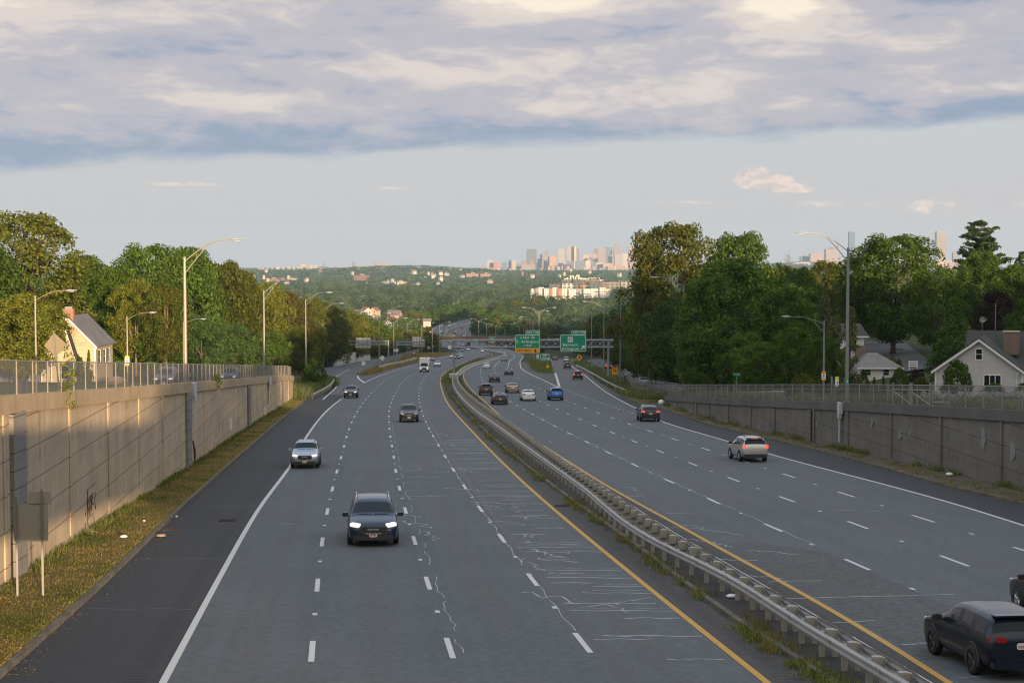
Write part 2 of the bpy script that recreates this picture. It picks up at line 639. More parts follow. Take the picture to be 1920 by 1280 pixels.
def ground_mat(name, cols, scale, fine=9.0, bstr=0.6):
    m, t = material(name)
    g = t.n('ShaderNodeTexCoord').outputs['Object']
    a = t.noise(g, scale, 6, 0.65)
    b = t.noise(g, fine, 5, 0.75)
    c = t.mix(t.sm(a, 0.36, 0.62), cols[0], cols[1])
    c = t.mix(t.sm(b, 0.42, 0.72), c, cols[2])
    out(t, principled(t, c, 0.95, spec=0.1, bump=b, bstr=bstr, bdist=0.06))
    return m


VERGE = ground_mat('verge_grass', ((0.125, 0.115, 0.036), (0.22, 0.165, 0.065), (0.16, 0.12, 0.05)), 0.8, 7.0)
SOIL = ground_mat('woodland_soil', ((0.035, 0.05, 0.016), (0.055, 0.06, 0.025), (0.04, 0.04, 0.02)), 0.08, 2.0)
LAWN = ground_mat('lawn', ((0.07, 0.10, 0.028), (0.09, 0.11, 0.035), (0.06, 0.075, 0.022)), 0.2, 6.0)
WEEDY = ground_mat('weedy_bank', ((0.085, 0.11, 0.04), (0.15, 0.135, 0.065), (0.10, 0.10, 0.05)), 0.35, 4.0)
WALK = ground_mat('weedy_pavement', ((0.105, 0.097, 0.08), (0.14, 0.128, 0.10), (0.085, 0.09, 0.04)), 0.5, 5.0, 0.3)
KERB = ground_mat('kerb_stone', ((0.13, 0.118, 0.10), (0.19, 0.175, 0.15), (0.09, 0.078, 0.06)), 1.2, 6.0, 0.4)
ROADC = lambda c, a, b: (lambda y: (1 - np.clip((y - a) / (b - a), 0, 1)) * c[0](y) + np.clip((y - a) / (b - a), 0, 1) * c[1](y))
lerp = lambda a, b, f: (lambda y: a(y) + (b(y) - a(y)) * f)
offs = lambda c, d: (lambda y: c(y) + d)
# frontage and ramp edges beyond the walls
FL = PC([(575, 722), (583, 706), (600, 692), (640, 683), (690, 674.5), (720, 670), (765, 660), (800, 651)])           # outer edge of the frontage road
RL = PC([(614, 741), (629, 727), (633.5, 718), (630, 708), (648, 696), (669, 688), (700, 679), (745, 667), (790, 653)])  # ramp's left line
GL = PC([(683, 717.5), (671, 706), (695, 694), (716, 684.5), (745, 674), (780, 662), (806, 654)])                      # ramp's right line (gore)
FR = PC([(1300, 748), (1247, 724), (1207, 709), (1164, 690), (1130, 681)], extra=[(50, 700)])                         # far edge line of the other frontage road
BLF = Curve([(float(LW(226)) - 0.1, 226), (float(FL(330)) - 1, 330), (float(FL(400)) - 1.5, 400), (float(FL(520)) - 2, 520), (float(FL(700)) - 2, 700), (-57, 840), (-43, 920), (-50, 1000), (-66, 1100), (-72, 1285), (-63, 1400), (-50, 1500), (-30, 1620), (8, 1800), (60, 2100)])
BRF = Curve([(float(RW(208)) + 0.1, 208), (18.6, 250), (19.5, 300), (21, 400), (24, 520), (29, 700), (32, 850), (24, 1000), (-8, 1100), (-24, 1220), (-27, 1300), (-18, 1400), (2, 1520), (46, 1800), (120, 2100)])

BLC = lambda y: float(LW(y)) - 0.1 if y < 226 else float(BLF(y))
BRC = lambda y: float(RW(y)) + 0.1 if y < 208 else float(BRF(y))


def valley(x, y):
    z = -(60 + max(0.0, y - 1600) * 0.0042)
    for X, Y, rx, ry, h in ((-300, 5900, 300, 700, 24), (-560, 6200, 260, 700, 12), (-1000, 6000, 260, 700, 14), (-150, 4300, 260, 350, 6), (560, 6600, 500, 700, 6), (1900, 5600, 600, 900, 26)):
        z += h * math.exp(-((x - X) / rx) ** 2 - ((y - Y) / ry) ** 2)
    return z


def hill(x, y):
    """unseen hill behind the bridge, shaped to hold the low sun off the right side"""
    t_ = min(1.0, max(0.0, (x - 62) / 56))
    u_ = min(1.0, max(0.0, (x - 205) / 70))
    return (27 - 13 * u_ * u_ * (3 - 2 * u_)) * t_ * t_ * (3 - 2 * t_) * math.exp(-((y + 100) / 42) ** 2)


def T(x, y):
    """ground level off the road"""
    bl, br = float(BLC(y)), float(BRC(y))
    if bl < x < br: return float(R(y)) - 0.3
    left = x <= bl
    d = (bl - x) if left else (x - br)
    if y < 1000:
        z = float(PLG(y) if left else PR(y))
        wl = YW_L if left else YW_R
        e = 0.3 if y < wl else 3.0
        z0 = float(R(y)) - 0.3
        z = z0 + (z - z0) * min(1.0, max(0.0, d) / e)
        if y > 380: z += min(5.0, max(0.0, d - 4) * 0.07) * min(1, (y - 380) / 150)
        z += hill(x, y)  # added rise that casts the shade
        if not left and y > 180: z += min(7.0, (y - 180) * 0.06) * min(1.0, max(0.0, d - 22) / 15)
        if y > 700:
            f = (y - 700) / 300
            z = z * (1 - f) + f * min(z, max(valley(x, y) + 2, z - 3))
        return z
    z0 = float(R(y)) - 0.3
    return z0 + (valley(x, y) - z0 + 0.0) * min(1, d / 40) if y < 2100 else valley(x, y)


ys = np.concatenate([np.arange(-420, -20, 20), np.arange(-20, 240, 4.0), [224, 226, 227, 207, 208, 209], np.arange(240, 1000, 12), np.arange(1000, 1700, 20), np.geomspace(1700, 12600, 50)])
ys = np.unique(ys)
OFF = [0.0, 0.32, 1.0, 3.05, 6, 10, 15, 22, 32, 45, 62, 85, 120, 170, 240, 340, 480, 680, 960, 1400, 2000, 2900, 4200, 6000, 9000, 15000, 30000]
rows = []
for y in ys:
    bl, br = (float(BLC(y)), float(BRC(y))) if y < 2100 else (-1.0 + (y - 2100) * 0, 120.0)
    xs = [bl - o for o in OFF[::-1]] + [bl + 0.02, (bl + br) / 2, br - 0.02] + [br + o for o in OFF]
    rows.append([(x, y, T(x, y)) for x in xs])
tb = MB()
tb.sheet(rows)
struct('terrain', tb, SOIL, smooth=True)

# ------------------------------------------------------------------ roads
Y0 = -60.0
NEAR = stations(Y0, 340, 0.02, 2.0)
FAR_ = stations(340, 1700, 0.012)
ALL = np.concatenate([NEAR, FAR_[1:]])
b = MB()
strip(b, LE, LY, ALL, 0.0, 4)
struct('oncoming_carriageway', b, ASPH)
b = MB()
strip(b, RY, RE, stations(Y0, 278.5, 0.02, 2), 0.0, 4)
strip(b, RY, offs(RG, 0.0), stations(278.5, 1700, 0.012), 0.0, 3)
struct('departing_carriageway', b, ASPH)
b = MB()
strip(b, RI, RE, stations(278.5, 640, 0.02), 0.0, 1)
strip(b, GL, FL, stations(330, 900, 0.02)[::1], 0.002, 1)
strip(b, LE, RL, stations(228, 330.5, 0.015), 0.002, 1)
struct('exit_ramp', b, asphalt('asphalt_ramp', (0.088, 0.094, 0.098), lane=4.2, stain=0.2))
b = MB()
strip(b, LE, LC, stations(Y0, 246, 0.02, 2), 0.004, 2)
struct('breakdown_lane', b, ASPH_SHL)
b = MB()
strip(b, LY, MC, ALL, 0.004, 1)
strip(b, RY, MR, ALL, 0.004, 1)
struct('median_shoulder', b, ASPH_MED)
b = MB()
strip(b, lerp(MC, MC, 0), MR, ALL, 0.10, 2)
struct('median_strip', b, asphalt('asphalt_median_strip', (0.034, 0.034, 0.033), patch=0.3))
b = MB()
strip(b, RE, RC, stations(Y0, 240, 0.02, 2), 0.004, 2)
struct('right_shoulder', b, ASPH_SH)
b = MB()
strip(b, RG, RI, stations(278.5, 392, 0.012), 0.004, 1)
strip(b, LE, GL, stations(300, 372, 0.012), 0.004, 1)
strip(b, RG, offs(RG, 3.0), stations(392, 560, 0.012), 0.004, 1)
strip(b, LE, offs(LE, -2.6), stations(372, 900, 0.012), 0.004, 1)
strip(b, RE, offs(RE, 1.4), stations(240, 640, 0.012), 0.004, 1)
struct('gore_paving', b, ASPH_GORE)
# grass verge under the tall wall, weedy strip under the other, islands
b = MB()
strip(b, offs(LW, -0.2), offs(LC, -0.13), stations(Y0, 228, 0.015, 1.5), 0.13, 3)
struct('grass_verge', b, VERGE)
b = MB()
strip(b, offs(RC, 0.13), offs(RW, 0.2), stations(Y0, 212, 0.015, 1.5), 0.13, 2)
struct('weedy_path', b, WALK)
b = MB()
strip(b, offs(RG, 3.0), RI, stations(392, 470, 0.012), 0.10, 1)
strip(b, offs(RG, 3.0), lerp(RG, RI, 0.75), stations(470, 640, 0.012), 0.10, 1)
strip(b, offs(LE, -2.6), GL, stations(372, 900, 0.012), 0.10, 1)
strip(b, offs(RE, 1.4), offs(RE, 4.6), stations(208, 640, 0.012), 0.06, 1)
strip(b, offs(LC, 0), offs(LC, -4.2), stations(228, 300, 0.012), 0.05, 1)
strip(b, RL, offs(RL, -2.6), stations(290, 345, 0.012), 0.03, 1)
struct('grass_island', b, WEEDY)
# frontage roads up on the plateaus, lawn, side street
PYS = np.unique(np.concatenate([stations(-30, 330, 0.015, 2.0), _pl[1:6, 0], [224, 226, 227]]))
b = MB()
strip(b, offs(LW, -10.5), offs(LW, -3.0), PYS, 0.07, 2, PLG)
struct('frontage_road', b, ASPH_OLD)
b = MB()
strip(b, offs(LW, -10.5), offs(LW, -75), PYS[PYS < 190], 0.05, 3, PLG)
struct('lawn', b, LAWN)
PYR = np.unique(np.concatenate([stations(-30, 262, 0.015, 2.0), _pr[1:6, 0]]))
b = MB()
strip(b, offs(RW, 2.6), offs(RW, 10.0), PYR[PYR < 216], 0.07, 2, PR)
FRL = lambda y: np.maximum(FR(y) - 6.2, np.array([BRC(q) + 3.2 for q in np.atleast_1d(y)]).reshape(np.shape(y)) if float(np.max(y)) < 300 else FR(y) - 6.2)
strip(b, FRL, lambda y: np.maximum(FR(y) + 0.8, FRL(y) + 5.0), stations(209, 640, 0.015, 2), 0.12, 2, lambda y: np.maximum(PR(y), R(y)))
struct('far_frontage_road', b, ASPH_OLD)
# kerbs
b = MB()
for c, wd, y0, y1, zt, sgn in ((LC, 0.17, Y0, 236, 0.15, -1), (MC, 0.2, Y0, 900, 0.13, 1), (RC, 0.17, Y0, 216, 0.15, 1), (GL, 0.2, 372, 700, 0.15, -1), (RI, 0.18, 392, 470, 0.14, -1)):
    yy = stations(y0, y1, 0.012, 1.0)
    X, Z = c(yy), R(yy)
    rr = [[(x, y, z - 0.1), (x, y, z + zt), (x + sgn * wd, y, z + zt), (x + sgn * wd, y, z - 0.1)] for x, y, z in zip(X, yy, Z)]
    b.sheet(rr)
struct('kerb', b, KERB)

# ------------------------------------------------------------------ painted lines
DZ = 0.010
b = MB()
lineon(b, LE, Y0, 229.5, 0.20, DZ)
lineon(b, RL, 226.5, 330, 0.20, DZ)
lineon(b, RL, 352, 430, 0.18, DZ)
lineon(b, LE, 309, 1650, 0.22, DZ)
lineon(b, RE, Y0, 640, 0.20, DZ)
lineon(b, RG, 278.5, 1650, 0.26, DZ)
lineon(b, RI, 278.5, 392, 0.42, DZ + 0.003)
lineon(b, GL, 309, 362, 0.40, DZ + 0.003)
FRZ = lambda y: np.maximum(PR(y), R(y)) + 0.13
lineon(b, FR, 214, 600, 0.16, 0.012, FRZ)


def dashes(c, y_first, y0, y1, ln=3.05, gap=12.19, wd=0.16, tick=True):
    y = y_first
    while y > y0: y -= gap / sqrt(1 + c.slope(y) ** 2)
    while y < y1:
        q = 1 / sqrt(1 + c.slope(y) ** 2)
        lineon(b, c, y - ln / 2 * q, y + ln / 2 * q, wd, DZ)
        if tick and y < 230: lineon(b, c, y + (gap / 2 - 0.22) * q, y + (gap / 2 + 0.22) * q, wd * 0.9, DZ)
        y += gap * q


class Blend(Curve):
    def __init__(s, near, fx, a, c): s.n, s.f, s.a, s.c = near, fx, a, c
    def __call__(s, y):
        y = np.asarray(y, float)
        k = np.clip((y - s.a) / (s.c - s.a), 0, 1)
        return s.n(y) * (1 - k) + s.f(y) * k


LANES = [Blend(L1, lerp(LE, LY, 0.25), 400, 480), Blend(L2, lerp(LE, LY, 0.5), 400, 480), Blend(L3, lerp(LE, LY, 0.75), 400, 480)]
RANES = [Blend(R1, lerp(RY, RG, 0.25), 430, 520), Blend(R2, lerp(RY, RG, 0.5), 470, 560), Blend(R3, lerp(RY, RG, 0.75), 560, 640)]
for c, (px, py) in zip(LANES, ((585, 1220), (843, 1214), (1092, 1204))):
    dashes(c, G(px, py)[1], 20, 1600)
for c, (px, py) in zip(RANES, ((1607, 1058), (1789, 1051), (1731, 972))):
    dashes(c, G(px, py)[1], 20, 470)
    lineon(b, c, 470, 1600, 0.15, DZ)
dashes(RX, 215, 186, 270, 0.9, 3.6, 0.2, False)
dashes(LE, 232, 229, 305, 0.9, 3.6, 0.2, False)
struct('white_road_markings', b, WHITE)
b = MB()
lineon(b, LY, Y0, 1650, 0.20, DZ)
lineon(b, RY, Y0, 1650, 0.20, DZ)
lineon(b, RI, 392, 520, 0.2, DZ)
struct('yellow_road_markings', b, YELLOW)

# cracks filled with pale sealant, dark seams
b = MB()
CZ = 0.007


def ribbon(pts, wd):
    P = [Vector((x, y, float(R(y)) + CZ)) for x, y in pts]
    rows = []
    for i, p in enumerate(P):
        d = (P[min(i + 1, len(P) - 1)] - P[max(i - 1, 0)])
        n = Vector((d.y, -d.x, 0)).normalized() * wd / 2 * random.uniform(0.6, 1.3)
        rows.append([p - n, p + n])
    b.sheet(rows)


def wiggle(x, y, ln, ang, amp, step=0.35):
    pts, a = [], ang
    n = max(3, int(ln / step))
    for i in range(n):
        pts.append((x, y))
        a = ang + random.gauss(0, amp)
        x += cos(a) * step
        y += sin(a) * step * 1.2
    return pts


def cross(x0, x1, y):
    n = 9
    ph = random.random() * 6
    sl = random.gauss(0, 0.035)
    return [(x0 + (x1 - x0) * i / n, y + sl * (x1 - x0) * i / n + 0.07 * sin(ph + i * 1.1)) for i in range(n + 1)]


y = 44.0
while y < 150:
    xa, xb = float(L3(y)), float(LY(y))
    w0 = random.choice((0.1, 0.15, 0.5, 0.35, 0.2))
    w1 = random.choice((0.85, 0.9, 0.95, 0.98, 0.55, 0.7))
    if w1 - w0 > 0.15:
        yy_ = y
        ribbon(cross(xa + (xb - xa) * w0, xa + (xb - xa) * w1, yy_), random.uniform(0.055, 0.085))
        if random.random() < 0.35: ribbon(cross(xa + (xb - xa) * (w0 + 0.1), xa + (xb - xa) * w1, yy_ + 0.5), 0.035)
    y += random.choice((0.6, 0.9, 1.4, 2.2, 3.0))
for _ in range(26):
    y = random.uniform(50, 150)
    xa, xb = float(L3(y)), float(LY(y))
    ribbon(wiggle(random.uniform(xa + 0.6, xb - 1.2), y, random.uniform(1.5, 4.5), pi / 2 + random.uniform(0.3, 0.9), 0.75), random.uniform(0.045, 0.085))
for _ in range(13):
    y = random.uniform(82, 140)
    xa, xb = float(L2(y)), float(L3(y))
    if random.random() < 0.55: ribbon(cross(xa + 0.2, xa + random.uniform(1.2, 3.3), y), 0.04)
    else: ribbon(wiggle(random.uniform(xa, xb - 1), y, random.uniform(2, 4), pi / 2 + 0.8 * random.choice((-1, 1)), 0.8), 0.06)
for y in (70, 74.5, 79):
    ribbon(wiggle(float(L2(y)) + random.uniform(0.1, 1.4), y, 4.5, pi / 2 + 0.5, 0.8), 0.07)
y = 45
while y < 170:      # the joint along the lane line
    ln = random.uniform(2, 6)
    ribbon([(float(L2(q)) + 0.30 + 0.06 * sin(q * 1.3) + random.gauss(0, 0.035), q) for q in np.arange(y, y + ln, 0.5)], 0.028)
    y += ln + random.uniform(0, 3)
    ribbon([(float(L3(q)) + 0.05 + 0.05 * sin(q * 1.7), q) for q in np.arange(y, y + 6, 0.8)], 0.035)
    ribbon([(float(R1(q)) + 0.1 + 0.05 * sin(q * 1.3), q) for q in np.arange(y + 20, y + 28, 0.8)], 0.045)
for px, py, ln, a in ((1395, 1003, 5, 2.6), (1375, 1025, 6, 2.2), (1420, 1050, 6, 2.4), (1500, 1040, 3, 2.7), (1190, 920, 3, 2.0), (1170, 930, 2, 0.2), (1030, 830, 2.5, 1.6), (1320, 990, 2, 2.2), (1470, 1085, 4, 2.9)):
    g = G(px, py)
    ribbon(wiggle(g[0], g[1], ln, a, 0.5), 0.07)
for px, py, x2, y2 in ((1440, 1090, 1540, 1088), (1470, 1122, 1790, 1114), (1550, 955, 1650, 958), (1690, 1208, 1745, 1205), (525, 981, 552, 982), (1560, 1168, 1640, 1162), (1100, 1138, 1220, 1120), (1800, 1270, 1900, 1262), (940, 760, 990, 764), (1250, 962, 1300, 961)):
    a, c = G(px, py), G(x2, y2)
    ribbon([(a[0] + (c[0] - a[0]) * i / 8, a[1] + (c[1] - a[1]) * i / 8 + random.gauss(0, 0.04)) for i in range(9)], 0.06)
for _ in range(16):
    g = G(random.uniform(1040, 1110), random.uniform(690, 745))
    ribbon(wiggle(g[0], g[1], random.uniform(2, 6), random.uniform(1.9, 2.8), 0.6), 0.12)
for q in range(8):
    y = 150 + q * 9
    ribbon(cross(float(L3(y)) + 0.3, float(LY(y)) - 0.4, y), 0.045)
struct('crack_sealant_lines', b, SEAL)
b = MB()
CZ = 0.005
ribbon([(float(L3(q)) + 0.42, q) for q in np.arange(20, 320, 1.5)], 0.34)
for y in (52.3, 64, 84, 118):
    ribbon(cross(float(LC(y)) + 0.3, float(LE(y)) - 0.3, y), 0.10)
for y in np.arange(312, 372, 4.0): ribbon([(float(lerp(LE, GL, 0.06)(y)), y), (float(lerp(LE, GL, 0.94)(y)), y)], 0.22)
for y in np.arange(282, 392, 6.0): ribbon([(float(lerp(RG, RI, 0.08)(y)), y), (float(lerp(RG, RI, 0.92)(y)), y)], 0.25)
CZ = 0.006
xa = lambda y: float(RY(y))
struct('tar_seam_lines', b, TAR)
b = MB()
CZ = 0.004
rr = []
for y in np.arange(44, 70, 1.0): rr.append([(xa(y) + 0.25, y, float(R(y)) + 0.004), (float(R1(y)) - 0.1 + (0.0 if y < 66 else -(y - 66) * 0.6), y, float(R(y)) + 0.004)])
b.sheet(rr, [[(0, i), (3.6, i)] for i in range(len(rr))])
struct('worn_road_patch', b, asphalt('asphalt_patch', (0.076, 0.079, 0.082), grain=0.5))
# ------------------------------------------------------------------ structures along the road
def proj(p):
    x, y, z = p
    d = y * CP - z * SP
    return 960 + FPX * x / d, 640 + FPX * (-z * CP - y * SP) / d


def ypx(c, px, y0=25.0, y1=420.0, zf=R):
    """the distance at which plan curve c crosses photo column px"""
    f = lambda y: proj((float(c(y)), y, float(zf(y))))[0] - px
    ys_ = np.linspace(y0, y1, 160)
    v = [f(y) for y in ys_]
    for i in range(len(v) - 1):
        if v[i] * v[i + 1] <= 0:
            a, c_ = ys_[i], ys_[i + 1]
            for _ in range(40):
                m_ = (a + c_) / 2
                if f(a) * f(m_) <= 0: c_ = m_
                else: a = m_
            return a
    return y0


def concrete(name, c, groove=1.2, grime=(0.10, 0.085, 0.07), pale=(0.42, 0.41, 0.39), pf=0.25, board=True):
    m, t = material(name)
    tc = t.n('ShaderNodeTexCoord')
    u, v, _ = t.sep(tc.outputs['UV'])
    uv = tc.outputs['UV']
    a = t.noise(t.mapv(uv, (0.35, 0.35, 1)), 1.0, 6, 0.6)
    st = t.noise(t.mapv(uv, (2.6, 0.10, 1)), 1.0, 6, 0.65)
    fi = t.noise(uv, 9.0, 4, 0.7)
    col = t.mix(t.sm(a, 0.3, 0.7), tuple(x * 0.86 for x in c), tuple(x * 1.12 for x in c))
    col = t.mix(t.m('MULTIPLY', t.sm(st, 0.52, 0.78), 0.6), col, grime)
    pn = t.noise(t.mapv(uv, (1.3, 0.35, 1), (7, 3, 0)), 1.0, 5, 0.7)
    col = t.mix(t.sm(pn, 0.74 - 0.2 * pf, 0.88 - 0.2 * pf, 0, pf), col, pale)
    h = fi
    if groove:
        fr = t.m('FRACT', t.m('DIVIDE', v, groove))
        g = t.m('LESS_THAN', t.m('ABSOLUTE', t.m('SUBTRACT', fr, 0.5)), 0.022 / groove)
        gn = t.sm(t.noise(t.mapv(uv, (0.25, 2.0, 1)), 1.0, 2), 0.30, 0.42)
        gg = t.m('MULTIPLY', g, gn)
        col = t.mix(t.m('MULTIPLY', gg, 0.85), col, tuple(x * 0.35 for x in c))
        h = t.m('SUBTRACT', fi, t.m('MULTIPLY', gg, 2.0))
        dr = t.m('MULTIPLY', t.sm(fr, 0.5, 0.15, 0, 1), t.sm(st, 0.45, 0.7, 0, 0.35))
        col = t.mix(dr, col, grime)
    if board:
        bd = t.m('FRACT', t.m('MULTIPLY', u, 0.41))
        g2 = t.m('LESS_THAN', bd, 0.018)
        col = t.mix(t.m('MULTIPLY', g2, 0.35), col, tuple(x * 0.5 for x in c))
    out(t, principled(t, col, 0.9, spec=0.2, bump=h, bstr=0.35, bdist=0.02))
    return m


CONC_L = concrete('wall_concrete_tan', (0.46, 0.37, 0.26))
CONC_LC = concrete('coping_concrete_tan', (0.40, 0.31, 0.205), 0, (0.11, 0.08, 0.055))
CONC_R = concrete('wall_concrete_grey', (0.170, 0.160, 0.143), 1.25, (0.05, 0.046, 0.04), (0.25, 0.245, 0.235), pf=0.7)
CONC_RC = concrete('coping_concrete_grey', (0.132, 0.126, 0.118), 0, (0.05, 0.046, 0.04), (0.25, 0.245, 0.235), pf=0.35)
CONC_P = concrete('plain_concrete', (0.40, 0.385, 0.355), 0, (0.2, 0.18, 0.15), board=False)
STONE = concrete('pier_blocks', (0.225, 0.215, 0.205), 0.62, (0.07, 0.065, 0.06), (0.40, 0.39, 0.37), 0.5, False)
STONE_R = concrete('pier_blocks_pale', (0.17, 0.16, 0.143), 0.42, (0.12, 0.11, 0.09), (0.40, 0.39, 0.37), 0.5, False)
PATCHW = simple('whitewash', (0.66, 0.66, 0.64), 0.8, var=0.12)
RUST = simple('rusty_bar', (0.055, 0.038, 0.03), 0.9, var=0.4)
GALV = simple('galvanised_steel', (0.42, 0.43, 0.44), 0.5, 0.55, var=0.18, vscale=1.2)
GALVP = simple('weathered_pole', (0.25, 0.255, 0.26), 0.55, 0.35, var=0.12, vscale=0.6)
GALVR = simple('rail_steel', (0.36, 0.365, 0.37), 0.65, 0.15, var=0.22, vscale=2.0)
RUSTR = simple('rail_edge_rust', (0.20, 0.12, 0.075), 0.8, 0.2, var=0.4)
POSTB = simple('guardrail_post_steel', (0.33, 0.315, 0.275), 0.75, 0.2, var=0.3)
TANP = simple('pole_sunlit_tan', (0.32, 0.285, 0.24), 0.5, 0.2, var=0.08)  # tan stands for warm sun on the poles, put into the colour
LAMPW = simple('luminaire_shell', (0.40, 0.41, 0.42), 0.4, 0.2)


def wallsheet(mb, c, y0, y1, zb, zt, dx, nz=3, step=2.0):
    yy = np.arange(y0, y1 + step * 0.5, step)
    yy[-1] = y1
    s = np.concatenate([[0], np.cumsum(np.hypot(np.diff(c(yy)), np.diff(yy)))]) + y0
    rows, uvs = [], []
    for i, y in enumerate(yy):
        a, e = float(zb(y)), float(zt(y))
        x = float(c(y)) + dx
        rows.append([(x, y, a + (e - a) * q / nz) for q in range(nz + 1)])
        uvs.append([(s[i], a + (e - a) * q / nz + 40) for q in range(nz + 1)])
    mb.sheet(rows, uvs)


def capsheet(mb, c, y0, y1, x0, x1, z0, z1, step=2.0):
    """closed rectangular section swept along c"""
    yy = np.arange(y0, y1 + step * 0.5, step)
    yy[-1] = y1
    rows, uvs = [], []
    for y in yy:
        x = float(c(y))
        a, e = float(z0(y)), float(z1(y))
        rows.append([(x + x0, y, a), (x + x0, y, e), (x + x1, y, e), (x + x1, y, a)])
        uvs.append([(y, 40 + a), (y, 40 + e), (y, 41 + e), (y, 42 + e)])
    idx = mb.sheet(rows, uvs, closed=True)
    mb.face(idx[0])
    mb.face(idx[-1][::-1])


def blockuv(mb, c, y, dy, x0, x1, zb, zt):
    x = float(c(y))
    zb, zt = float(zb(y)), float(zt(y))
    P = [(x + x0, y - dy / 2), (x + x1, y - dy / 2), (x + x1, y + dy / 2), (x + x0, y + dy / 2)]
    L_ = [0, abs(x1 - x0), abs(x1 - x0) + dy, 2 * abs(x1 - x0) + dy, 2 * abs(x1 - x0) + 2 * dy]
    for i in range(4):
        a, e = P[i], P[(i + 1) % 4]
        u0, u1 = L_[i] + y, L_[i + 1] + y
        mb.poly([(*a, zb), (*e, zb), (*e, zt), (*a, zt)], ((u0, zb + 40), (u1, zb + 40), (u1, zt + 40), (u0, zt + 40)))
    mb.poly([(*p, zt) for p in P])


COPE = 0.63
wl = thing('retaining_wall', 'tall tan concrete retaining wall with blocky piers, warm light on its near half, above the grass verge', 'retaining wall', (0, 0, 0))
b = MB()
wallsheet(b, LW, Y0, YW_L, lambda y: R(y) - 0.3, lambda y: PL(y) - COPE + 0.02, 0.0)
wallsheet(b, LW, Y0, YW_L, lambda y: R(y) - 0.3, lambda y: PL(y) - 0.4, -0.28, 1)
yE = YW_L
b.poly([(float(LW(yE)), yE, float(R(yE)) - .3), (float(LW(yE)), yE, float(PL(yE)) - COPE), (float(LW(yE)) - .28, yE, float(PL(yE)) - COPE), (float(LW(yE)) - .28, yE, float(R(yE)) - .3)], ((0, 0), (0, 3), (.3, 3), (.3, 0)))
b.build('wall_face', CONC_L, wl)
b = MB()
capsheet(b, LW, Y0, YW_L + 0.3, 0.14, -0.42, lambda y: PL(y) - COPE, PL)
b.build('coping', CONC_LC, wl)
for px in (11, 133, 205, 262, 306, 383, 412, 432, 448, 497, 541):
    y = ypx(LW, px)
    b = MB()
    blockuv(b, LW, y, 0.34 if px < 320 else 0.22, -0.05, 0.055 if px < 320 else 0.035, lambda y: R(y) - 0.3, lambda y: PL(y) - COPE)
    b.build('pilaster', CONC_L, wl)
for i, px in enumerate((31, 351, 465, 527)):
    y = ypx(LW, px)
    b = MB()
    blockuv(b, LW, y, 1.5, -0.05, 0.20, lambda y: R(y) - 0.3, lambda y: PL(y) - COPE)
    b.build('pier', STONE, wl)
for px, py in ((432, 795), (497, 770)):
    y = ypx(LW, px)
    b = MB()
    x = float(LW(y))
    z = at(px, py, y).z
    b.box((x + 0.012, y, z), (0.03, 1.2, 0.95))
    b.build('painted_patch', PATCHW, wl)


def scribble(mb, c, px, z0, z1, w_, n, dx=0.02, y_=None):
    y = y_ or ypx(c, px)
    for i in range(n):
        q = y + random.uniform(-w_, w_)
        a = random.uniform(z0, z0 + (z1 - z0) * 0.5)
        e = random.uniform(a, z1)
        pts = []
        zz = a
        while zz < e:
            pts.append((float(c(q)) + dx, q + random.gauss(0, 0.03), zz))
            zz += 0.18
        if len(pts) > 1: mb.tube(pts, random.uniform(0.010, 0.022), 4)
    for zz in np.arange(z0, z1, 0.42):
        q0, q1 = y - w_ * random.uniform(0.3, 1), y + w_ * random.uniform(0.3, 1)
        mb.tube([(float(c(q0)) + dx, q0, zz), (float(c(q1)) + dx, q1, zz + 0.03)], 0.012, 4)


for px, r0, r1, w_, n in ((171, 985, 905, 1.4, 15), (134, 1030, 960, 0.35, 5)):
    y = ypx(LW, px)
    b = MB()
    scribble(b, LW, px, at(px, r0, y).z, at(px, r1, y).z, w_, n)
    b.build('exposed_rebar', RUST, wl)
b = MB()
y = ypx(LW, 361)
z = at(361, 826, y).z
b.tube([(float(LW(y + q * 0.5)) + 0.02, y + q * 0.5, z - q * 0.55 + 0.15 * sin(q * 2)) for q in (0, 0.4, 0.8, 1.3, 1.9, 2.4, 3.0)], [0.03, 0.09, 0.07, 0.12, 0.09, 0.05, 0.02], 5)
b.build('wall_crack', RUST, wl)

wr = thing('retaining_wall', 'lower grey concrete retaining wall with pale scrubbed patches, beside the weedy path across the road', 'retaining wall', (0, 0, 0))
b = MB()
wallsheet(b, RW, Y0, YW_R, lambda y: R(y) - 0.3, lambda y: PR(y) - COPE + 0.02, 0.0)
yE = YW_R
b.poly([(float(RW(yE)), yE, float(R(yE)) - .3), (float(RW(yE)), yE, float(PR(yE)) - COPE), (float(RW(yE)) + .28, yE, float(PR(yE)) - COPE), (float(RW(yE)) + .28, yE, float(R(yE)) - .3)], ((0, 0), (0, 3), (.3, 3), (.3, 0)))
b.build('wall_face', CONC_R, wr)
b = MB()
capsheet(b, RW, Y0, YW_R + 0.3, -0.14, 0.42, lambda y: PR(y) - COPE, PR)
b.build('coping', CONC_RC, wr)
for px in (1270, 1300, 1331, 1366, 1408.6, 1453, 1527, 1590, 1671, 1764, 1877):
    y = ypx(RW, px)
    b = MB()
    blockuv(b, RW, y, 0.5, 0.05, -0.10, lambda y: R(y) - 0.3, lambda y: PR(y) - COPE)
    b.build('pilaster', CONC_R, wr)
for px in (1514, 1304):
    y = ypx(RW, px)
    b = MB()
    blockuv(b, RW, y, 2.6, 0.05, -0.06, lambda y: R(y) - 0.3, lambda y: PR(y) - COPE)
    b.build('pier', STONE_R, wr)
SCRUB = simple('scrubbed_concrete', (0.21, 0.21, 0.205), 0.9, var=0.25, vscale=6)
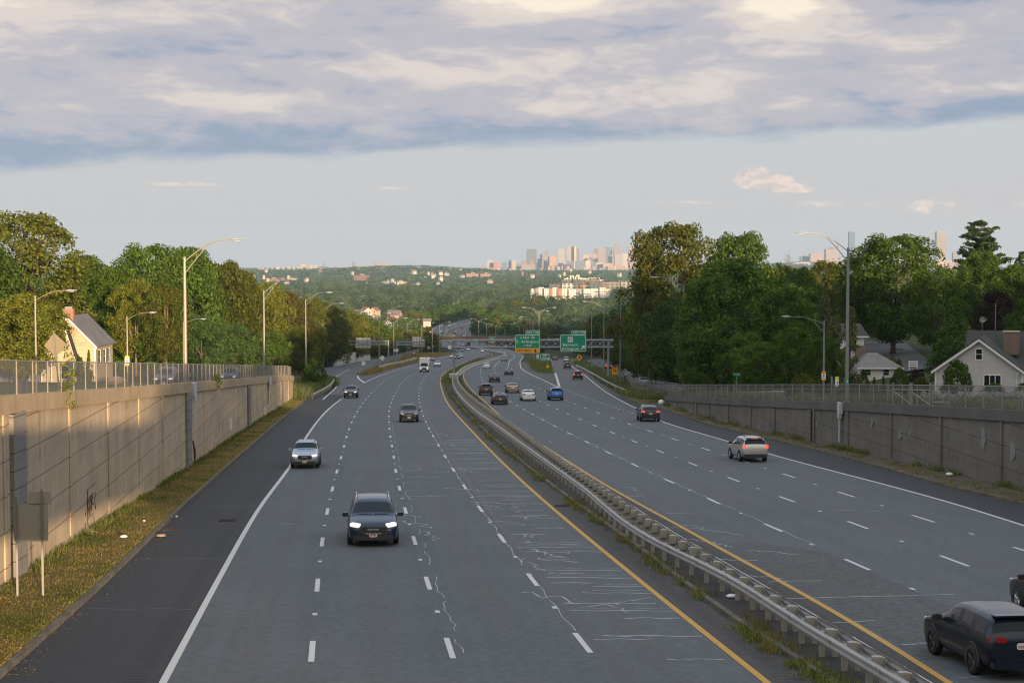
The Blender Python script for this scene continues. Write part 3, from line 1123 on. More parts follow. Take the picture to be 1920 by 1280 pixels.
for px, py, w_, h_ in ((1840, 820, 1.6, 1.6), (1685, 815, 1.5, 0.8), (1705, 812, 0.6, 0.5), (1895, 848, 1.4, 1.2), (1633, 790, 1.3, 0.8), (1530, 795, 0.9, 0.7)):
    y = ypx(RW, px)
    z = at(px, py, y).z
    b = MB()
    n = 17
    b.prism([(y + w_ / 2 * cos(2 * pi * i / n) * random.uniform(0.6, 1.15), z + h_ / 2 * sin(2 * pi * i / n) * random.uniform(0.6, 1.15)) for i in range(n)], float(RW(y)) - 0.012, float(RW(y)) + 0.05, 'x')
    b.build('scrubbed_patch', SCRUB, wr)

# ------------------------------------------------------------------ chain-link fences
def chain(name, c, dens=0.30):
    m, t = material(name)
    uv = t.n('ShaderNodeTexCoord').outputs['UV']
    u, v, _ = t.sep(uv)
    q = 1 / 0.06
    a = t.m('FRACT', t.m('MULTIPLY', t.m('ADD', u, v), q))
    e = t.m('FRACT', t.m('MULTIPLY', t.m('SUBTRACT', u, v), q))
    hit = t.m('MAXIMUM', t.m('LESS_THAN', a, dens * 0.5), t.m('LESS_THAN', e, dens * 0.5))
    p = principled(t, c, 0.6, 0.2)
    tr = t.n('ShaderNodeBsdfTransparent').outputs[0]
    mx = t.n('ShaderNodeMixShader')
    t.put(mx.inputs[0], hit)
    t.nt.links.new(tr, mx.inputs[1])
    t.nt.links.new(p, mx.inputs[2])
    out(t, mx.outputs[0])
    return m


CHAIN = chain('chain_link', (0.20, 0.19, 0.18), 0.62)
CHAIN2 = chain('chain_link_fine', (0.20, 0.20, 0.205), 0.42)


def fence(name, label, pts, hgt, mesh_mat, post_mat, r=0.03, group=None, midrail=False):
    """pts: list of post feet"""
    root = thing(name, label, 'fence', pts[0], 0, group)
    o = Vector(pts[0])
    P = [Vector(p) - o for p in pts]
    up = Vector((0, 0, hgt))
    b = MB()
    s = 0
    for a, e in zip(P, P[1:]):
        l = (e - a).length
        b.poly([a + Vector((0, 0, .03)), e + Vector((0, 0, .03)), e + up, a + up], ((s, 0), (s + l, 0), (s + l, hgt), (s, hgt)))
        s += l
    b.build('chain_mesh', mesh_mat, root)
    b = MB()
    b.tube([p + up for p in P], r * 0.8, 6)
    b.build('top_rail', post_mat, root)
    if midrail:
        b = MB()
        b.tube([p + up * 0.72 for p in P], r * 0.4, 5)
        b.build('tension_wire', post_mat, root)
    for p in P[:100]:
        b = MB()
        b.tube([p, p + up * 1.02], r, 7)
        b.build('post', post_mat, root)
    if len(P) > 100:
        b = MB()
        for p in P[100:]: b.tube([p, p + up * 1.02], r, 6)
        kindof(b.build('distant_post', post_mat, root), 'stuff')
    return root


FPOST = simple('fence_post_zinc', (0.30, 0.28, 0.25), 0.55, 0.3, var=0.15)
yy = np.arange(20, YW_L - 0.5, 2.65)
fence('chain_link_fence', 'rusty zinc chain-link fence standing on the coping of the tall tan wall', [(float(LW(y)) - 0.12, y, float(PL(y))) for y in yy], 1.18, CHAIN, FPOST, 0.033)
yy = np.arange(50, YW_R - 0.5, 3.0)
fr_ = fence('chain_link_fence', 'pale zinc chain-link fence on the coping of the lower grey wall', [(float(RW(y)) + 0.12, y, float(PR(y))) for y in yy], 1.3, CHAIN2, FPOST, 0.036, midrail=True)
b = MB()
fo = Vector(fr_.location)
for px in (1673, 1742):
    y = ypx(RW, px, zf=PR)
    p = Vector((float(RW(y)) + 0.05, y, float(PR(y)))) - fo
    b.tube([p, p + Vector((0, 0, 1.45))], 0.045, 8)
ya, yb_ = ypx(RW, 1742, zf=PR), ypx(RW, 1673, zf=PR)
pa, pb = [Vector((float(RW(y)) + 0.05, y, float(PR(y)))) - fo for y in (ya, yb_)]
pm = (pa + pb) / 2
for q in (pm + (pb - pa) * 0.02, pm - (pb - pa) * 0.03): b.tube([q, q + Vector((0, 0, 1.45))], 0.05, 8)
b.tube([pa + Vector((0, 0, .98)), pb + Vector((0, 0, .98))], 0.035, 8)
b.tube([pb + Vector((0, 0, .9)), pm + Vector((0, 0, .05))], 0.025, 6)
b.tube([pa + Vector((0, 0, .05)), pm + Vector((0, 0, .9))], 0.025, 6)
b.build('gate_frame', FPOST, fr_)
FB = PC([(1249, 750), (1222, 745), (1196, 738), (1180, 722), (1166, 703), (1140, 692), (1120, 686)])
yy = np.arange(209, 440, 3.0)
fence('chain_link_fence', 'chain-link fence on the weedy bank beyond the end of the grey wall', [(float(FB(y)), y, max(float(R(y)), float(PR(y)) * 0.5 + 0.5 * float(R(y))) + 0.15) for y in yy], 1.75, CHAIN2, FPOST, 0.035, midrail=True)
FI = PC([(702, 690.5), (716, 685), (745, 675.5), (778, 664), (800, 657.5)])
yy = np.arange(float(G(702, 690.5)[1]), 640, 4.0)
fence('chain_link_fence', 'chain-link fence along the grass island between ramp and oncoming lanes', [(float(FI(y)), y, float(R(y)) + 0.1) for y in yy], 1.8, CHAIN2, FPOST, 0.045)
WOODF = simple('wood_fence', (0.16, 0.12, 0.09), 0.85, var=0.25, vscale=1.0)
b = MB()
yy = np.arange(640, 860, 1.2)
for y in yy: b.box((float(FI(y)), y, float(R(y)) + 1.1), (0.08, 1.05, 2.1 + random.uniform(-.1, .1)))
tag(b.build('board_fence', WOODF), 'brown board fence beside the ramp beyond the chain-link fence', 'fence')

# ------------------------------------------------------------------ guard rails
WSEC = [(0.0, 0.155), (0.03, 0.14), (0.075, 0.10), (0.075, 0.055), (0.015, 0.02), (0.015, -0.02), (0.075, -0.055), (0.075, -0.10), (0.03, -0.14), (0.0, -0.155)]


def wbeam(mb, c, yy, zc, sgn, zf=R):
    rows = []
    for y in yy:
        x, z = float(c(y)), float(zf(y)) + zc
        rows.append([(x + sgn * a, y, z + e) for a, e in WSEC] + [(x + sgn * (a - 0.006), y, z + e) for a, e in WSEC[::-1]])
    idx = mb.sheet(rows, None, True)


EDGEM, t = material('rail_edge_paint')
g_ = t.n('ShaderNodeTexCoord').outputs['Object']
q_ = t.noise(t.mapv(g_, (0.01, 0.33, 0.01)), 1.0, 2)
out(t, principled(t, t.mix(t.sm(q_, 0.47, 0.53), (0.15, 0.09, 0.06), (0.52, 0.52, 0.52)), 0.7))
gm = thing('median_guardrail', 'double-sided steel guardrail along the median between the carriageways', 'guardrail', (0, 0, 0))
GY0, GY1 = 24.0, 326.0
for c, sg in ((ML, -1), (MR, 1)):
    b = MB()
    wbeam(b, c, np.arange(GY0, GY1, 1.9), 0.66, sg)
    b.build('rail', GALVR, gm, smooth=False)
    for y in np.arange(GY0 + 15, GY0 + 85, 3.8):     # lap joints with bolts
        b = MB()
        x, z = float(c(y)), float(R(y)) + 0.66
        b.box((x + sg * 0.082, y, z + 0.08), (0.012, 0.32, 0.09))
        for q in (-0.1, 0.1): b.box((x + sg * 0.09, y + q, z + 0.08), (0.012, 0.035, 0.035))
        b.build('lap_joint', GALV, gm)
    b = MB()
    rr = []
    for y in np.arange(GY0, GY1, 1.0):
        x, z = float(c(y)), float(R(y)) + 0.8195
        rr.append([(x - 0.014, y, z), (x + sg * 0.03 + 0.014, y, z - 0.012)])
    b.sheet(rr)
    b.build('rail_edge', EDGEM, gm)


def gpost(mb, y):
    z = float(R(y))
    xa, xb = float(ML(y)) + 0.01, float(MR(y)) - 0.01
    xm = (xa + xb) / 2
    mb.box((xa + 0.10, y, z + 0.40), (0.14, 0.15, 0.72))
    mb.box((xb - 0.10, y, z + 0.42), (0.14, 0.15, 0.76))
    mb.box(((xa + xb) / 2, y, z + 0.46), (xb - xa - 0.04, 0.06, 0.10))
    mb.box((xb - 0.22, y - 0.02, z + 0.67), (0.24, 0.20, 0.32))


gy = np.arange(GY0 + 0.95, GY1, 1.9)
for y in gy[:100]:
    b = MB()
    gpost(b, y)
    b.build('post', POSTB, gm)
b = MB()
for y in gy[100:]: gpost(b, y)
kindof(b.build('distant_post', POSTB, gm), 'stuff')
b = MB()
yy = stations(331, 1640, 0.008, 2)
rows = []
for y in yy:
    x, z = (float(ML(y)) + float(MR(y))) / 2, float(R(y))
    rows.append([(x - 0.42, y, z), (x - 0.36, y, z + 0.12), (x - 0.2, y, z + 0.35), (x - 0.13, y, z + 0.95), (x + 0.13, y, z + 0.95), (x + 0.2, y, z + 0.35), (x + 0.36, y, z + 0.12), (x + 0.42, y, z)])
idx = b.sheet(rows)
b.face(idx[0])
tag(b.build('concrete_barrier', CONC_P), 'pale concrete barrier carrying on down the median beyond the steel guardrail', 'barrier')


def side_rail(label, c, y0, y1, sg):
    root = thing('guardrail', label, 'guardrail', (0, 0, 0))
    b = MB()
    wbeam(b, c, np.arange(y0, y1, 2.0), 0.6, sg)
    b.build('rail', GALVR, root)
    for y in np.arange(y0 + 0.5, y1 - 1, 2.0 if y1 - y0 < 80 else 4.0):
        b = MB()
        b.box((float(c(y)) - sg * 0.1, y, float(R(y)) + 0.35), (0.15, 0.12, 0.85))
        b.build('post', POSTB, root)
    return root


GRL = PC([(586, 740), (605, 730.5), (621, 720), (627, 711)], 0.6)
GRR = PC([(1175, 733), (1146, 720), (1119, 704.5), (1100, 694), (1080, 684)], 0.6)
side_rail('short steel guardrail curving round the tall grass past the end of the tan wall', GRL, float(GRL.y[0]), float(GRL.y[-1]), 1)
side_rail('long steel guardrail along the exit ramp edge, striped marker at its near end', GRR, float(GRR.y[0]), float(GRR.y[-1]), -1)
# concrete edge along the island, pale wall by the ramp
b = MB()
c = PC([(712, 692.5), (728, 687), (755, 681.5), (781, 674)])
capsheet(b, c, float(c.y[0]), float(c.y[-1]), -0.25, 0.25, lambda y: R(y), lambda y: R(y) + 0.85, 4)
tag(b.build('low_concrete_wall', CONC_P), 'low pale concrete wall edging the grass island beside the oncoming lanes', 'wall')
b = MB()
c = PC([(626, 687), (645, 682.5), (668, 678.5), (692, 674)], extra=[(-56.0, 640)])
ya, yb_ = float(c.y[0]), float(G(692, 674)[1])
hh = lambda y: R(y) + 0.4 + 2.9 * np.clip(np.sin(np.pi * np.clip((y - ya) / (yb_ - ya), 0, 1)) ** 0.7, 0, 1)
capsheet(b, c, ya, yb_, -0.3, 0.3, lambda y: R(y) - 0.3, hh, 3)
tag(b.build('concrete_wall', concrete('pale_wall', (0.5, 0.48, 0.44), 0, (0.2, 0.17, 0.13), (0.6, 0.59, 0.56), 0.5)), 'curved pale concrete wall at the foot of the trees behind the ramp', 'wall')

# ------------------------------------------------------------------ street lights
def luminaire(root, p, d, s=1.0):
    b = MB()
    d = Vector(d).normalized()
    p = Vector(p)
    rings = []
    for t_, w_, h_ in ((0, 0.05, 0.05), (0.08, 0.14, 0.09), (0.3, 0.19, 0.12), (0.6, 0.17, 0.08), (0.8, 0.08, 0.04)):
        q = p + d * t_ * s
        sd_ = Vector((-d.y, d.x, 0)) * w_ * s
        u_ = Vector((0, 0, h_ * s * 0.6))
        rings.append([q - sd_, q - sd_ * 0.6 + u_, q + sd_ * 0.6 + u_, q + sd_, q + sd_ * 0.7 - u_, q - sd_ * 0.7 - u_])
    idx = b.sheet(rings, None, True)
    b.face(idx[0][::-1])
    b.face(idx[-1])
    o = b.build('luminaire', LAMPW, root)
    l = MB()
    q = p + d * 0.42 * s - Vector((0, 0, 0.075 * s))
    l.box(q, (0.34 * s, 0.24 * s, 0.03), Matrix.Rotation(atan2(d.y, d.x), 3, 'Z'))
    l.build('lens', simple_lens, o)


simple_lens = simple('lamp_lens', (0.5, 0.52, 0.54), 0.15)


def lamp_root(label, loc, h, arm=3.1, rise=1.3, ang=0.0, truss=True, mat=None, r0=0.11, arms=1, group='tall street lights along the highway', lum=1.0, fine=True):
    root = thing('street_light', label, 'street light', loc, ang, group)
    mat = mat or GALVP
    r0 = r0 * 0.88
    b = MB()
    b.tube([(0, 0, 0), (0, 0, h * 0.5), (0, 0, h)], [r0, r0 * 0.85, r0 * 0.68], 10 if fine else 6)
    b.box((0, 0, 0.06), (0.4, 0.4, 0.12))
    b.tube([(0, 0, h - 0.02), (0, 0, h + 0.06)], [r0 * 0.8, r0 * 0.5], 8)
    b.build('pole', mat, root)
    for i in range(arms):
        sg = 1 if i == 0 else -1
        b = MB()
        ry = r0 * 0.30
        pts = [(sg * arm * f, 0, h - 0.2 + rise * g) for f, g in ((0.02, 0), (0.25, 0.42), (0.45, 0.72), (0.62, 0.90), (0.8, 0.985), (1.0, 1.0))]
        b.tube(pts, ry, 7 if fine else 5)
        if truss:
            b.tube([(sg * 0.02, 0, h - 1.0), (sg * arm * 0.30, 0, h - 0.2 + rise * 0.22), (sg * arm * 0.5, 0, h - 0.2 + rise * 0.74)], ry * 0.9, 6 if fine else 4)
            b.tube([(sg * arm * 0.25, 0, h - 0.2 + rise * 0.42), (sg * arm * 0.25, 0, h - 0.2 + rise * 0.12)], ry * 0.6, 5)
        b.build('arm', mat, root)
        luminaire(root, (sg * arm, 0, h - 0.2 + rise), (sg, 0, 0.02), lum)
    return root


def on_wall(c, px, zf, off):
    y = ypx(c, px, zf=zf)
    return (float(c(y)) + off, y, float(zf(y)) - 0.02)


def hgt(p, py_top):
    d = p[1]
    return at(960, py_top, d).z - p[2]


def mount(root, sx):
    b = MB()
    b.box((sx * 0.5, 0, -0.42), (0.26, 0.9, 0.84))
    b.box((sx * 0.52, 0, -0.95), (0.24, 0.55, 0.45), None)
    b.box((sx * 0.53, 0, -2.0), (0.08, 0.22, 1.8))
    b.build('wall_bracket', PALEBR, root)


PALEBR = simple('pale_bracket_paint', (0.46, 0.48, 0.50), 0.7, var=0.1)
p = on_wall(LW, 357, PL, -0.30)
a = lamp_root('tan street light on the tall wall where its warm light ends', p, hgt(p, 483), 3.0, 1.35, 0, mat=TANP, r0=0.14)
mount(a, 1)
p = on_wall(LW, 501, PL, -0.30)
a = lamp_root('grey street light on the far part of the tall wall', p, hgt(p, 545), 3.2, 1.4, radians(35), mat=GALVP, r0=0.13)
mount(a, 1)
p = on_wall(RW, 1580, PR, 0.30)
a = lamp_root('tall grey street light on the lower grey wall, arm high over the shoulder', p, hgt(p, 465), 3.1, 1.3, pi, r0=0.155)
mount(a, 1)
POLE1 = p
OL = ('nearest', 'second', 'third', 'fourth', 'fifth', 'sixth', 'seventh', 'eighth', 'ninth', 'tenth', 'eleventh', 'twelfth', 'thirteenth', 'fourteenth', 'fifteenth', 'sixteenth')
for i, (px, py, top, arm, ang, mt) in enumerate(((574, 721, 558, 3.6, 0, GALVP), (606, 690, 574, 4.4, 0.2, GALVP), (600, 681, 587, 4.2, 0.1, TANP), (738.5, 682, 600, 3.2, 0.3, GALVP), (763.5, 676, 602, 3.6, 0.3, GALVP), (791, 670, 607, 4.2, 0.3, GALVP), (810.5, 667, 612, 4.0, 0.4, TANP), (824, 662, 605, 4.6, 0.3, GALVP))):
    g = G(px, py)
    q = (g[0], g[1], g[2] - 0.1)
    lamp_root(f'street light on the ramp side of the oncoming lanes, {OL[i]} beyond the tall wall', q, hgt(q, top + 4), arm, 1.5, ang, mat=mt, r0=0.15, lum=1.5, fine=i < 3)
g = G(711, 690)
lamp_root('tan street light with two arms above the grass island fence', tuple(g), hgt(g, 595), 2.6, 1.3, 0.5, mat=TANP, r0=0.16, arms=2, lum=1.3)
for i, (px, py, top, arm) in enumerate(((1281, 744, 532, 3.6), (1163, 722, 557, 3.6), (1132, 703, 572, 3.7), (1109, 692.5, 582, 3.7))):
    g = G(px, py)
    q = (g[0], g[1], g[2] + (0.9 if i == 0 else -0.1))
    lamp_root(f'grey street light beside the exit ramp, {OL[i]} beyond the grey wall', q, hgt(q, top + 3), arm, 1.35, pi, r0=0.15, lum=1.3)
for i, (px, dist, top, arms, ang) in enumerate(((1010.7, 520, 585, 2, 0), (1001, 590, 590, 2, 0.1), (998, 690, 600, 1, pi), (994, 740, 603, 1, pi), (982, 840, 610, 2, 0), (974.6, 900, 612, 1, pi), (946.5, 960, 615, 1, pi), (929.5, 1010, 611, 1, pi), (912.5, 1040, 607, 1, pi), (897.5, 1060, 602, 2, 0))):
    q = Vector(at(px, 640, dist))
    q.z = T(q.x, q.y)
    lamp_root(f'distant street light in the valley, {OL[i]} along the row running down towards the overpass', tuple(q), hgt(q, top), 4.0, 1.6, ang, r0=0.17, arms=arms, lum=1.7, fine=False)
for i, (px, Y, top, dx) in enumerate(((838, 1170, 612, 1), (845, 1240, 610, 1))):
    q = Vector(at(px, 640, Y))
    q.z = T(q.x, q.y)
    lamp_root(f'tiny street light on the road beyond the overpass, {OL[i]} of two', tuple(q), hgt(q, top), 4.5, 1.6, 0.3, r0=0.2, lum=1.8, fine=False)
SGRP = 'slim street lamps on the frontage roads'
for i, (px, Y, top, arm, ang, lb) in enumerate(((67, 100, 556, 1.75, 0.15, 'slim pale street lamp in front of the beige house, leaning over the lawn'), (238.5, 137, 594, 1.75, 0.1, 'slim pale street lamp with the bus stop sign, between house and wood'), (344, 190, 604, 1.9, 0.2, 'slim street lamp half lost among the trees behind the tall tan light'))):
    q = Vector(at(px, 640, Y))
    q.z = float(PLG(Y)) - 0.1
    lamp_root(lb, tuple(q), hgt(q, top), arm, 0.55, ang, False, TANP if i < 2 else GALVP, 0.075, group=SGRP, lum=0.8)
q = Vector(at(1545, 640, 150))
q.z = float(PR(150)) - 0.1
lamp_root('street lamp with the yellow-topped bus stop sign, before the dark bushes', tuple(q), hgt(q, 602), 3.0, 0.6, pi, True, GALVP, 0.10, group=SGRP, lum=1.0)
q = Vector(at(1389, 640, 215))
q.z = float(PR(215)) - 0.1
lamp_root('street lamp almost swallowed by the big dark tree', tuple(q), hgt(q, 634), 3.1, 1.3, pi, False, GALVP, 0.10, group=SGRP, lum=1.0)
# ------------------------------------------------------------------ bridges
BRIDGE = concrete('bridge_concrete', (0.33, 0.31, 0.28), 0, board=False)
br = thing('road_bridge', 'concrete road bridge over the highway cut, its shadow a band across the tall tan wall', 'bridge', (0, -7.5, 0))
b = MB()
b.box((8, 0, -2.55), (74, 11.0, 1.5))
b.build('deck', BRIDGE, br)
for s in (-1, 1):
    b = MB()
    b.box((8, s * 5.35, -1.2), (74, 0.28, 1.2))
    b.build('parapet', BRIDGE, br)

RUSTW = simple('rusty_parapet', (0.17, 0.115, 0.09), 0.85, var=0.25, vscale=0.4)
ov = thing('overpass_bridge', 'low overpass with a rust-brown parapet crossing the highway at the foot of the grade', 'overpass', (-22, 1034, 0))
zr = -57.1
b = MB()
b.box((4, 0, zr + 4.9), (110, 12, 1.1))
b.build('deck', CONC_P, ov)
b = MB()
b.box((-4, -6.1, zr + 6.3), (54, 0.25, 1.9))
b.build('parapet', RUSTW, ov)
b = MB()
b.box((41, -6.1, zr + 5.9), (36, 0.25, 1.0))
b.build('parapet', CONC_P, ov)
b = MB()
for x in np.arange(-34, 60, 3): b.box((x, -6.1, zr + 7.3), (0.12, 0.12, 1.6))
for z in (7.0, 7.5, 8.1): b.box((13, -6.1, zr + z), (94, 0.07, 0.1))
b.build('railing', GALVP, ov)
for x in (-34, 2, 30):
    b = MB()
    b.box((x, 0, zr + 2.1), (1.2 if x == 2 else 4, 10, 4.8))
    b.build('pier' if x == 2 else 'abutment', CONC_P, ov)

# ------------------------------------------------------------------ sign gantries and signs
GREEN = simple('sign_green', (0.0, 0.29, 0.17), 0.45, var=0.04)
SWHITE = simple('sign_white', (0.80, 0.81, 0.80), 0.45)
SYEL = simple('sign_yellow', (0.86, 0.42, 0.012), 0.45)
SBLK = simple('sign_black', (0.02, 0.02, 0.02), 0.5)
SBACK = simple('sign_back_aluminium', (0.33, 0.315, 0.275), 0.55, 0.1, var=0.08)
SBACKP = simple('sign_back_pale', (0.76, 0.74, 0.69), 0.5, 0.2, var=0.06)
SORG = simple('sign_orange', (0.85, 0.27, 0.03), 0.5)
SLIME = simple('sign_lime', (0.62, 0.80, 0.03), 0.5)
GANT = simple('gantry_steel', (0.27, 0.295, 0.33), 0.5, 0.3, var=0.1)


def rrect(w_, h_, r, n=5):
    P = []
    for cx, cy, a0 in ((w_ / 2 - r, h_ / 2 - r, 0), (-w_ / 2 + r, h_ / 2 - r, 90), (-w_ / 2 + r, -h_ / 2 + r, 180), (w_ / 2 - r, -h_ / 2 + r, 270)):
        for i in range(n + 1):
            a = radians(a0 + 90 * i / n)
            P.append((cx + r * cos(a), cy + r * sin(a)))
    return P


def plate(root, name, x, z, w_, h_, y, mat, r=0.12, t=0.03, border=None, bmat=None):
    b = MB()
    b.prism([(px + x, pz + z) for px, pz in rrect(w_, h_, r)], y, y + t)
    o = b.build(name, mat, root)
    if border:
        b = MB()
        A, B = rrect(w_ - 0.04, h_ - 0.04, r), rrect(w_ - 0.04 - 2 * border, h_ - 0.04 - 2 * border, max(r - border, 0.02))
        n = len(A)
        for i in range(n):
            j = (i + 1) % n
            b.poly([(A[i][0] + x, y - 0.006, A[i][1] + z), (A[j][0] + x, y - 0.006, A[j][1] + z), (B[j][0] + x, y - 0.006, B[j][1] + z), (B[i][0] + x, y - 0.006, B[i][1] + z)])
        b.build('border', bmat or SWHITE, o)
    return o


def letter(parent, txt, x, z, size, y, mat, bold=0.0, space=1.0, width=None):
    me = text_mesh(txt, size, space, 0.004, bold)
    me.materials.clear()
    me.materials.append(mat)
    me.transform(Matrix.Rotation(pi / 2, 4, 'X'))
    if width:
        xs = [v.co.x for v in me.vertices]
        k_ = width / (max(xs) - min(xs))
        me.transform(Matrix.Diagonal((k_, 1, 1, 1)))
    me.transform(Matrix.Translation((x, y - 0.012, z)))
    return link('lettering', me, parent)


def arrow(parent, x, z, size, ang, mat, y):
    P = [(0, .5), (.38, .12), (.38, -.1), (.12, .14), (.12, -.5), (-.12, -.5), (-.12, .14), (-.38, -.1), (-.38, .12)]
    b = MB()
    ca, sa = cos(ang), sin(ang)
    b.prism([(x + size * (p * ca + q * sa), z + size * (-p * sa + q * ca)) for p, q in P], y - 0.014, y - 0.004)
    return b.build('arrow', mat, parent)


def truss(root, x0, x1, z0, z1, depth, bay, r=0.09, mat=None):
    mat = mat or GANT
    for zz in (z0, z1):
        for yy_ in (0, depth):
            b = MB()
            b.tube([(x0, yy_, zz), (x1, yy_, zz)], r, 8)
            b.build('chord', mat, root)
    b = MB()
    n = max(2, int(round((x1 - x0) / bay)))
    for i in range(n):
        a, e = x0 + (x1 - x0) * i / n, x0 + (x1 - x0) * (i + 1) / n
        for yy_ in (0, depth):
            b.tube([(a, yy_, z0), (e, yy_, z1)], r * 0.42, 5)
            b.tube([(a, yy_, z1), (e, yy_, z0)], r * 0.42, 5)
            b.tube([(a, yy_, z0), (a, yy_, z1)], r * 0.35, 5)
        for zz in (z0, z1): b.tube([(a, 0, zz), (a, depth, zz)], r * 0.35, 5)
    b.build('lattice', mat, root)


GYD = 334.0
xl, xr = at(851, 640, GYD).x, at(1141, 640, GYD).x
zb_, zt_ = at(960, 651, GYD).z, at(960, 637.5, GYD).z
ga = thing('sign_gantry', 'grey lattice sign gantry spanning the departing lanes from the median', 'sign gantry', (0, GYD, 0))
truss(ga, xl - 0.3, xr + 1.0, zb_, zt_, 1.3, 1.75, 0.12)
for x, n in ((xl, 1), (xr, 2)):
    for q in range(n):
        zg = float(R(GYD)) - 0.1
        b = MB()
        b.tube([(x, q * 1.3 if n == 2 else 0.65, zg), (x, q * 1.3 if n == 2 else 0.65, zt_ + 0.1)], 0.2, 10)
        b.build('post', GANT, ga)
b = MB()
b.prism([(-0.75, -2.2), (0.75, -2.2), (0.95, 0.0), (0.55, 2.2), (-0.55, 2.2), (-0.95, 0.0)], float(R(GYD)) - 0.1, float(R(GYD)) + 1.05, 'z')
o = b.build('footing', CONC_P, ga)
o.location = (xl, 0.5, 0)
# sign one: Lake St
u = 1 / 5.3333
SX = lambda px: at(px, 640, GYD - 0.35).x
SZ = lambda py: at(960, py, GYD - 0.35).z
CX = lambda v: SX(880 + v * 0.1875)
CZ_ = lambda v: SZ(440 + v * 0.1875)


def bigsign(label, x0, x1, z0, z1, tab, yellow=None):
    cx, cz = (CX(x0) + CX(x1)) / 2, (CZ_(z0) + CZ_(z1)) / 2
    W, H = CX(x1) - CX(x0), CZ_(z0) - CZ_(z1)
    rt = thing('exit_sign', label, 'highway sign', (cx, GYD - 0.35, cz), 0)
    F = lambda x, z: (CX(x) - cx, CZ_(z) - cz)
    pn = plate(rt, 'panel', 0, 0, W, H, 0, GREEN, 0.28, 0.05, 0.09)
    tx, tz = F((tab[0] + tab[1]) / 2, (tab[2] + tab[3]) / 2)
    tb_ = plate(rt, 'exit_tab', tx, tz, CX(tab[1]) - CX(tab[0]), CZ_(tab[2]) - CZ_(tab[3]), 0.002, GREEN, 0.2, 0.05, 0.08)
    b = MB()
    for i in (-0.3, 0.3): b.box((W * i, 0.2, 0), (0.1, 0.28, H))
    b.build('bracket', GANT, rt)
    return rt, pn, tb_, F


rt, pn, tb_, F = bigsign('green Lake St exit 135 sign with yellow exit-only strip on the gantry', 460, 708, 998, 1184, (562, 706, 954, 1000))
x, z = F(584, 1157)
yp = plate(rt, 'exit_only_strip', x, z, CX(706) - CX(462), CZ_(1132) - CZ_(1182), -0.012, SYEL, 0.25, 0.012, 0.06, SORG)
letter(yp, 'EXIT ONLY', F(550, 0)[0], F(0, 1158)[1], 0.58, -0.018, SBLK, 0.010, 1.12, CX(620) - CX(480))
arrow(yp, *F(660, 1158), 0.75, pi, SBLK, -0.018)
for tx, cx_, cz_, sz, w0, w1 in (('Lake St', 582, 1027, 0.72, 511, 652), ('E. Arlington', 582, 1069, 0.72, 473, 692), ('1 MILE', 582, 1107, 0.44, 543, 620)):
    letter(pn, tx, F(cx_, 0)[0], F(0, cz_)[1], sz, -0.004, SWHITE, 0.010, 1.12, CX(w1) - CX(w0))
letter(tb_, 'EXIT', F(603, 0)[0], F(0, 977)[1], 0.44, -0.004, SWHITE, 0.010, 1.12, CX(627) - CX(580))
letter(tb_, '135', F(666, 0)[0], F(0, 976)[1], 0.62, -0.004, SWHITE, 0.010, 1.12, CX(694) - CX(640))
rt, pn, tb_, F = bigsign('green Belmont Arlington exit 134 sign with route 60 square on the gantry', 910, 1167, 1000, 1168, (1021, 1167, 956, 1002))
x, z = F(1010, 1047)
sq = plate(pn, 'route_square', x, z, CX(1036) - CX(985), CZ_(1022) - CZ_(1073), -0.012, SWHITE, 0.04, 0.01)
letter(sq, '60', x, z, 1.0, -0.016, SBLK, 0.0, 0.95, CX(1031) - CX(990))
for tx, cx_, cz_, sz, w0, w1 in (('Belmont', 1010, 1100, 0.72, 935, 1086), ('Arlington', 1012, 1140, 0.72, 926, 1099)):
    letter(pn, tx, F(cx_, 0)[0], F(0, cz_)[1], sz, -0.004, SWHITE, 0.010, 1.12, CX(w1) - CX(w0))
arrow(pn, *F(1138, 1125), 0.95, radians(38), SWHITE, -0.004)
letter(tb_, 'EXIT', F(1063, 0)[0], F(0, 979)[1], 0.44, -0.004, SWHITE, 0.010, 1.12, CX(1088) - CX(1040))
letter(tb_, '134', F(1126, 0)[0], F(0, 978)[1], 0.62, -0.004, SWHITE, 0.010, 1.12, CX(1153) - CX(1100))


def post_sign(label, px, base_row, top_row, w_px, h_px, mat, cat='road sign', shape='rect', posts=1, fn=None, dist=None, rz=0.0, base_off=0.0, name='road_sign', pmat=None, border=None, bm=None, thick=0.02):
    """sign on post(s); px, rows from the photo; returns root, panel, half sizes, centre height"""
    if dist is None:
        g = G(px, base_row, base_off, fn)
    else:
        g = at(px, base_row, dist)
    s_ = FPX / (g[1] * CP - g[2] * SP)
    zc = at(px, top_row + h_px / 2, g[1]).z - g[2]
    W, H = w_px / s_, h_px / s_
    rt = thing(name, label, cat, tuple(g), rz)
    for q in range(posts):
        x = 0 if posts == 1 else (q - 0.5) * W * 0.6
        b = MB()
        b.tube([(x, 0.05, -0.1), (x, 0.05, zc + H * 0.4)], max(0.03, 0.12 / s_), 6)
        b.build('post', pmat or GALVP, rt)
    if shape == 'diamond':
        b = MB()
        P = [(0, H / 2), (W / 2, 0), (0, -H / 2), (-W / 2, 0)]
        b.prism([(p, q + zc) for p, q in P[::-1]], 0, thick)
        pn_ = b.build('panel', mat, rt)
    else:
        pn_ = plate(rt, 'panel', 0, zc, W, H, 0, mat, min(W, H) * 0.1, thick, border, bm)
    return rt, pn_, W, H, zc


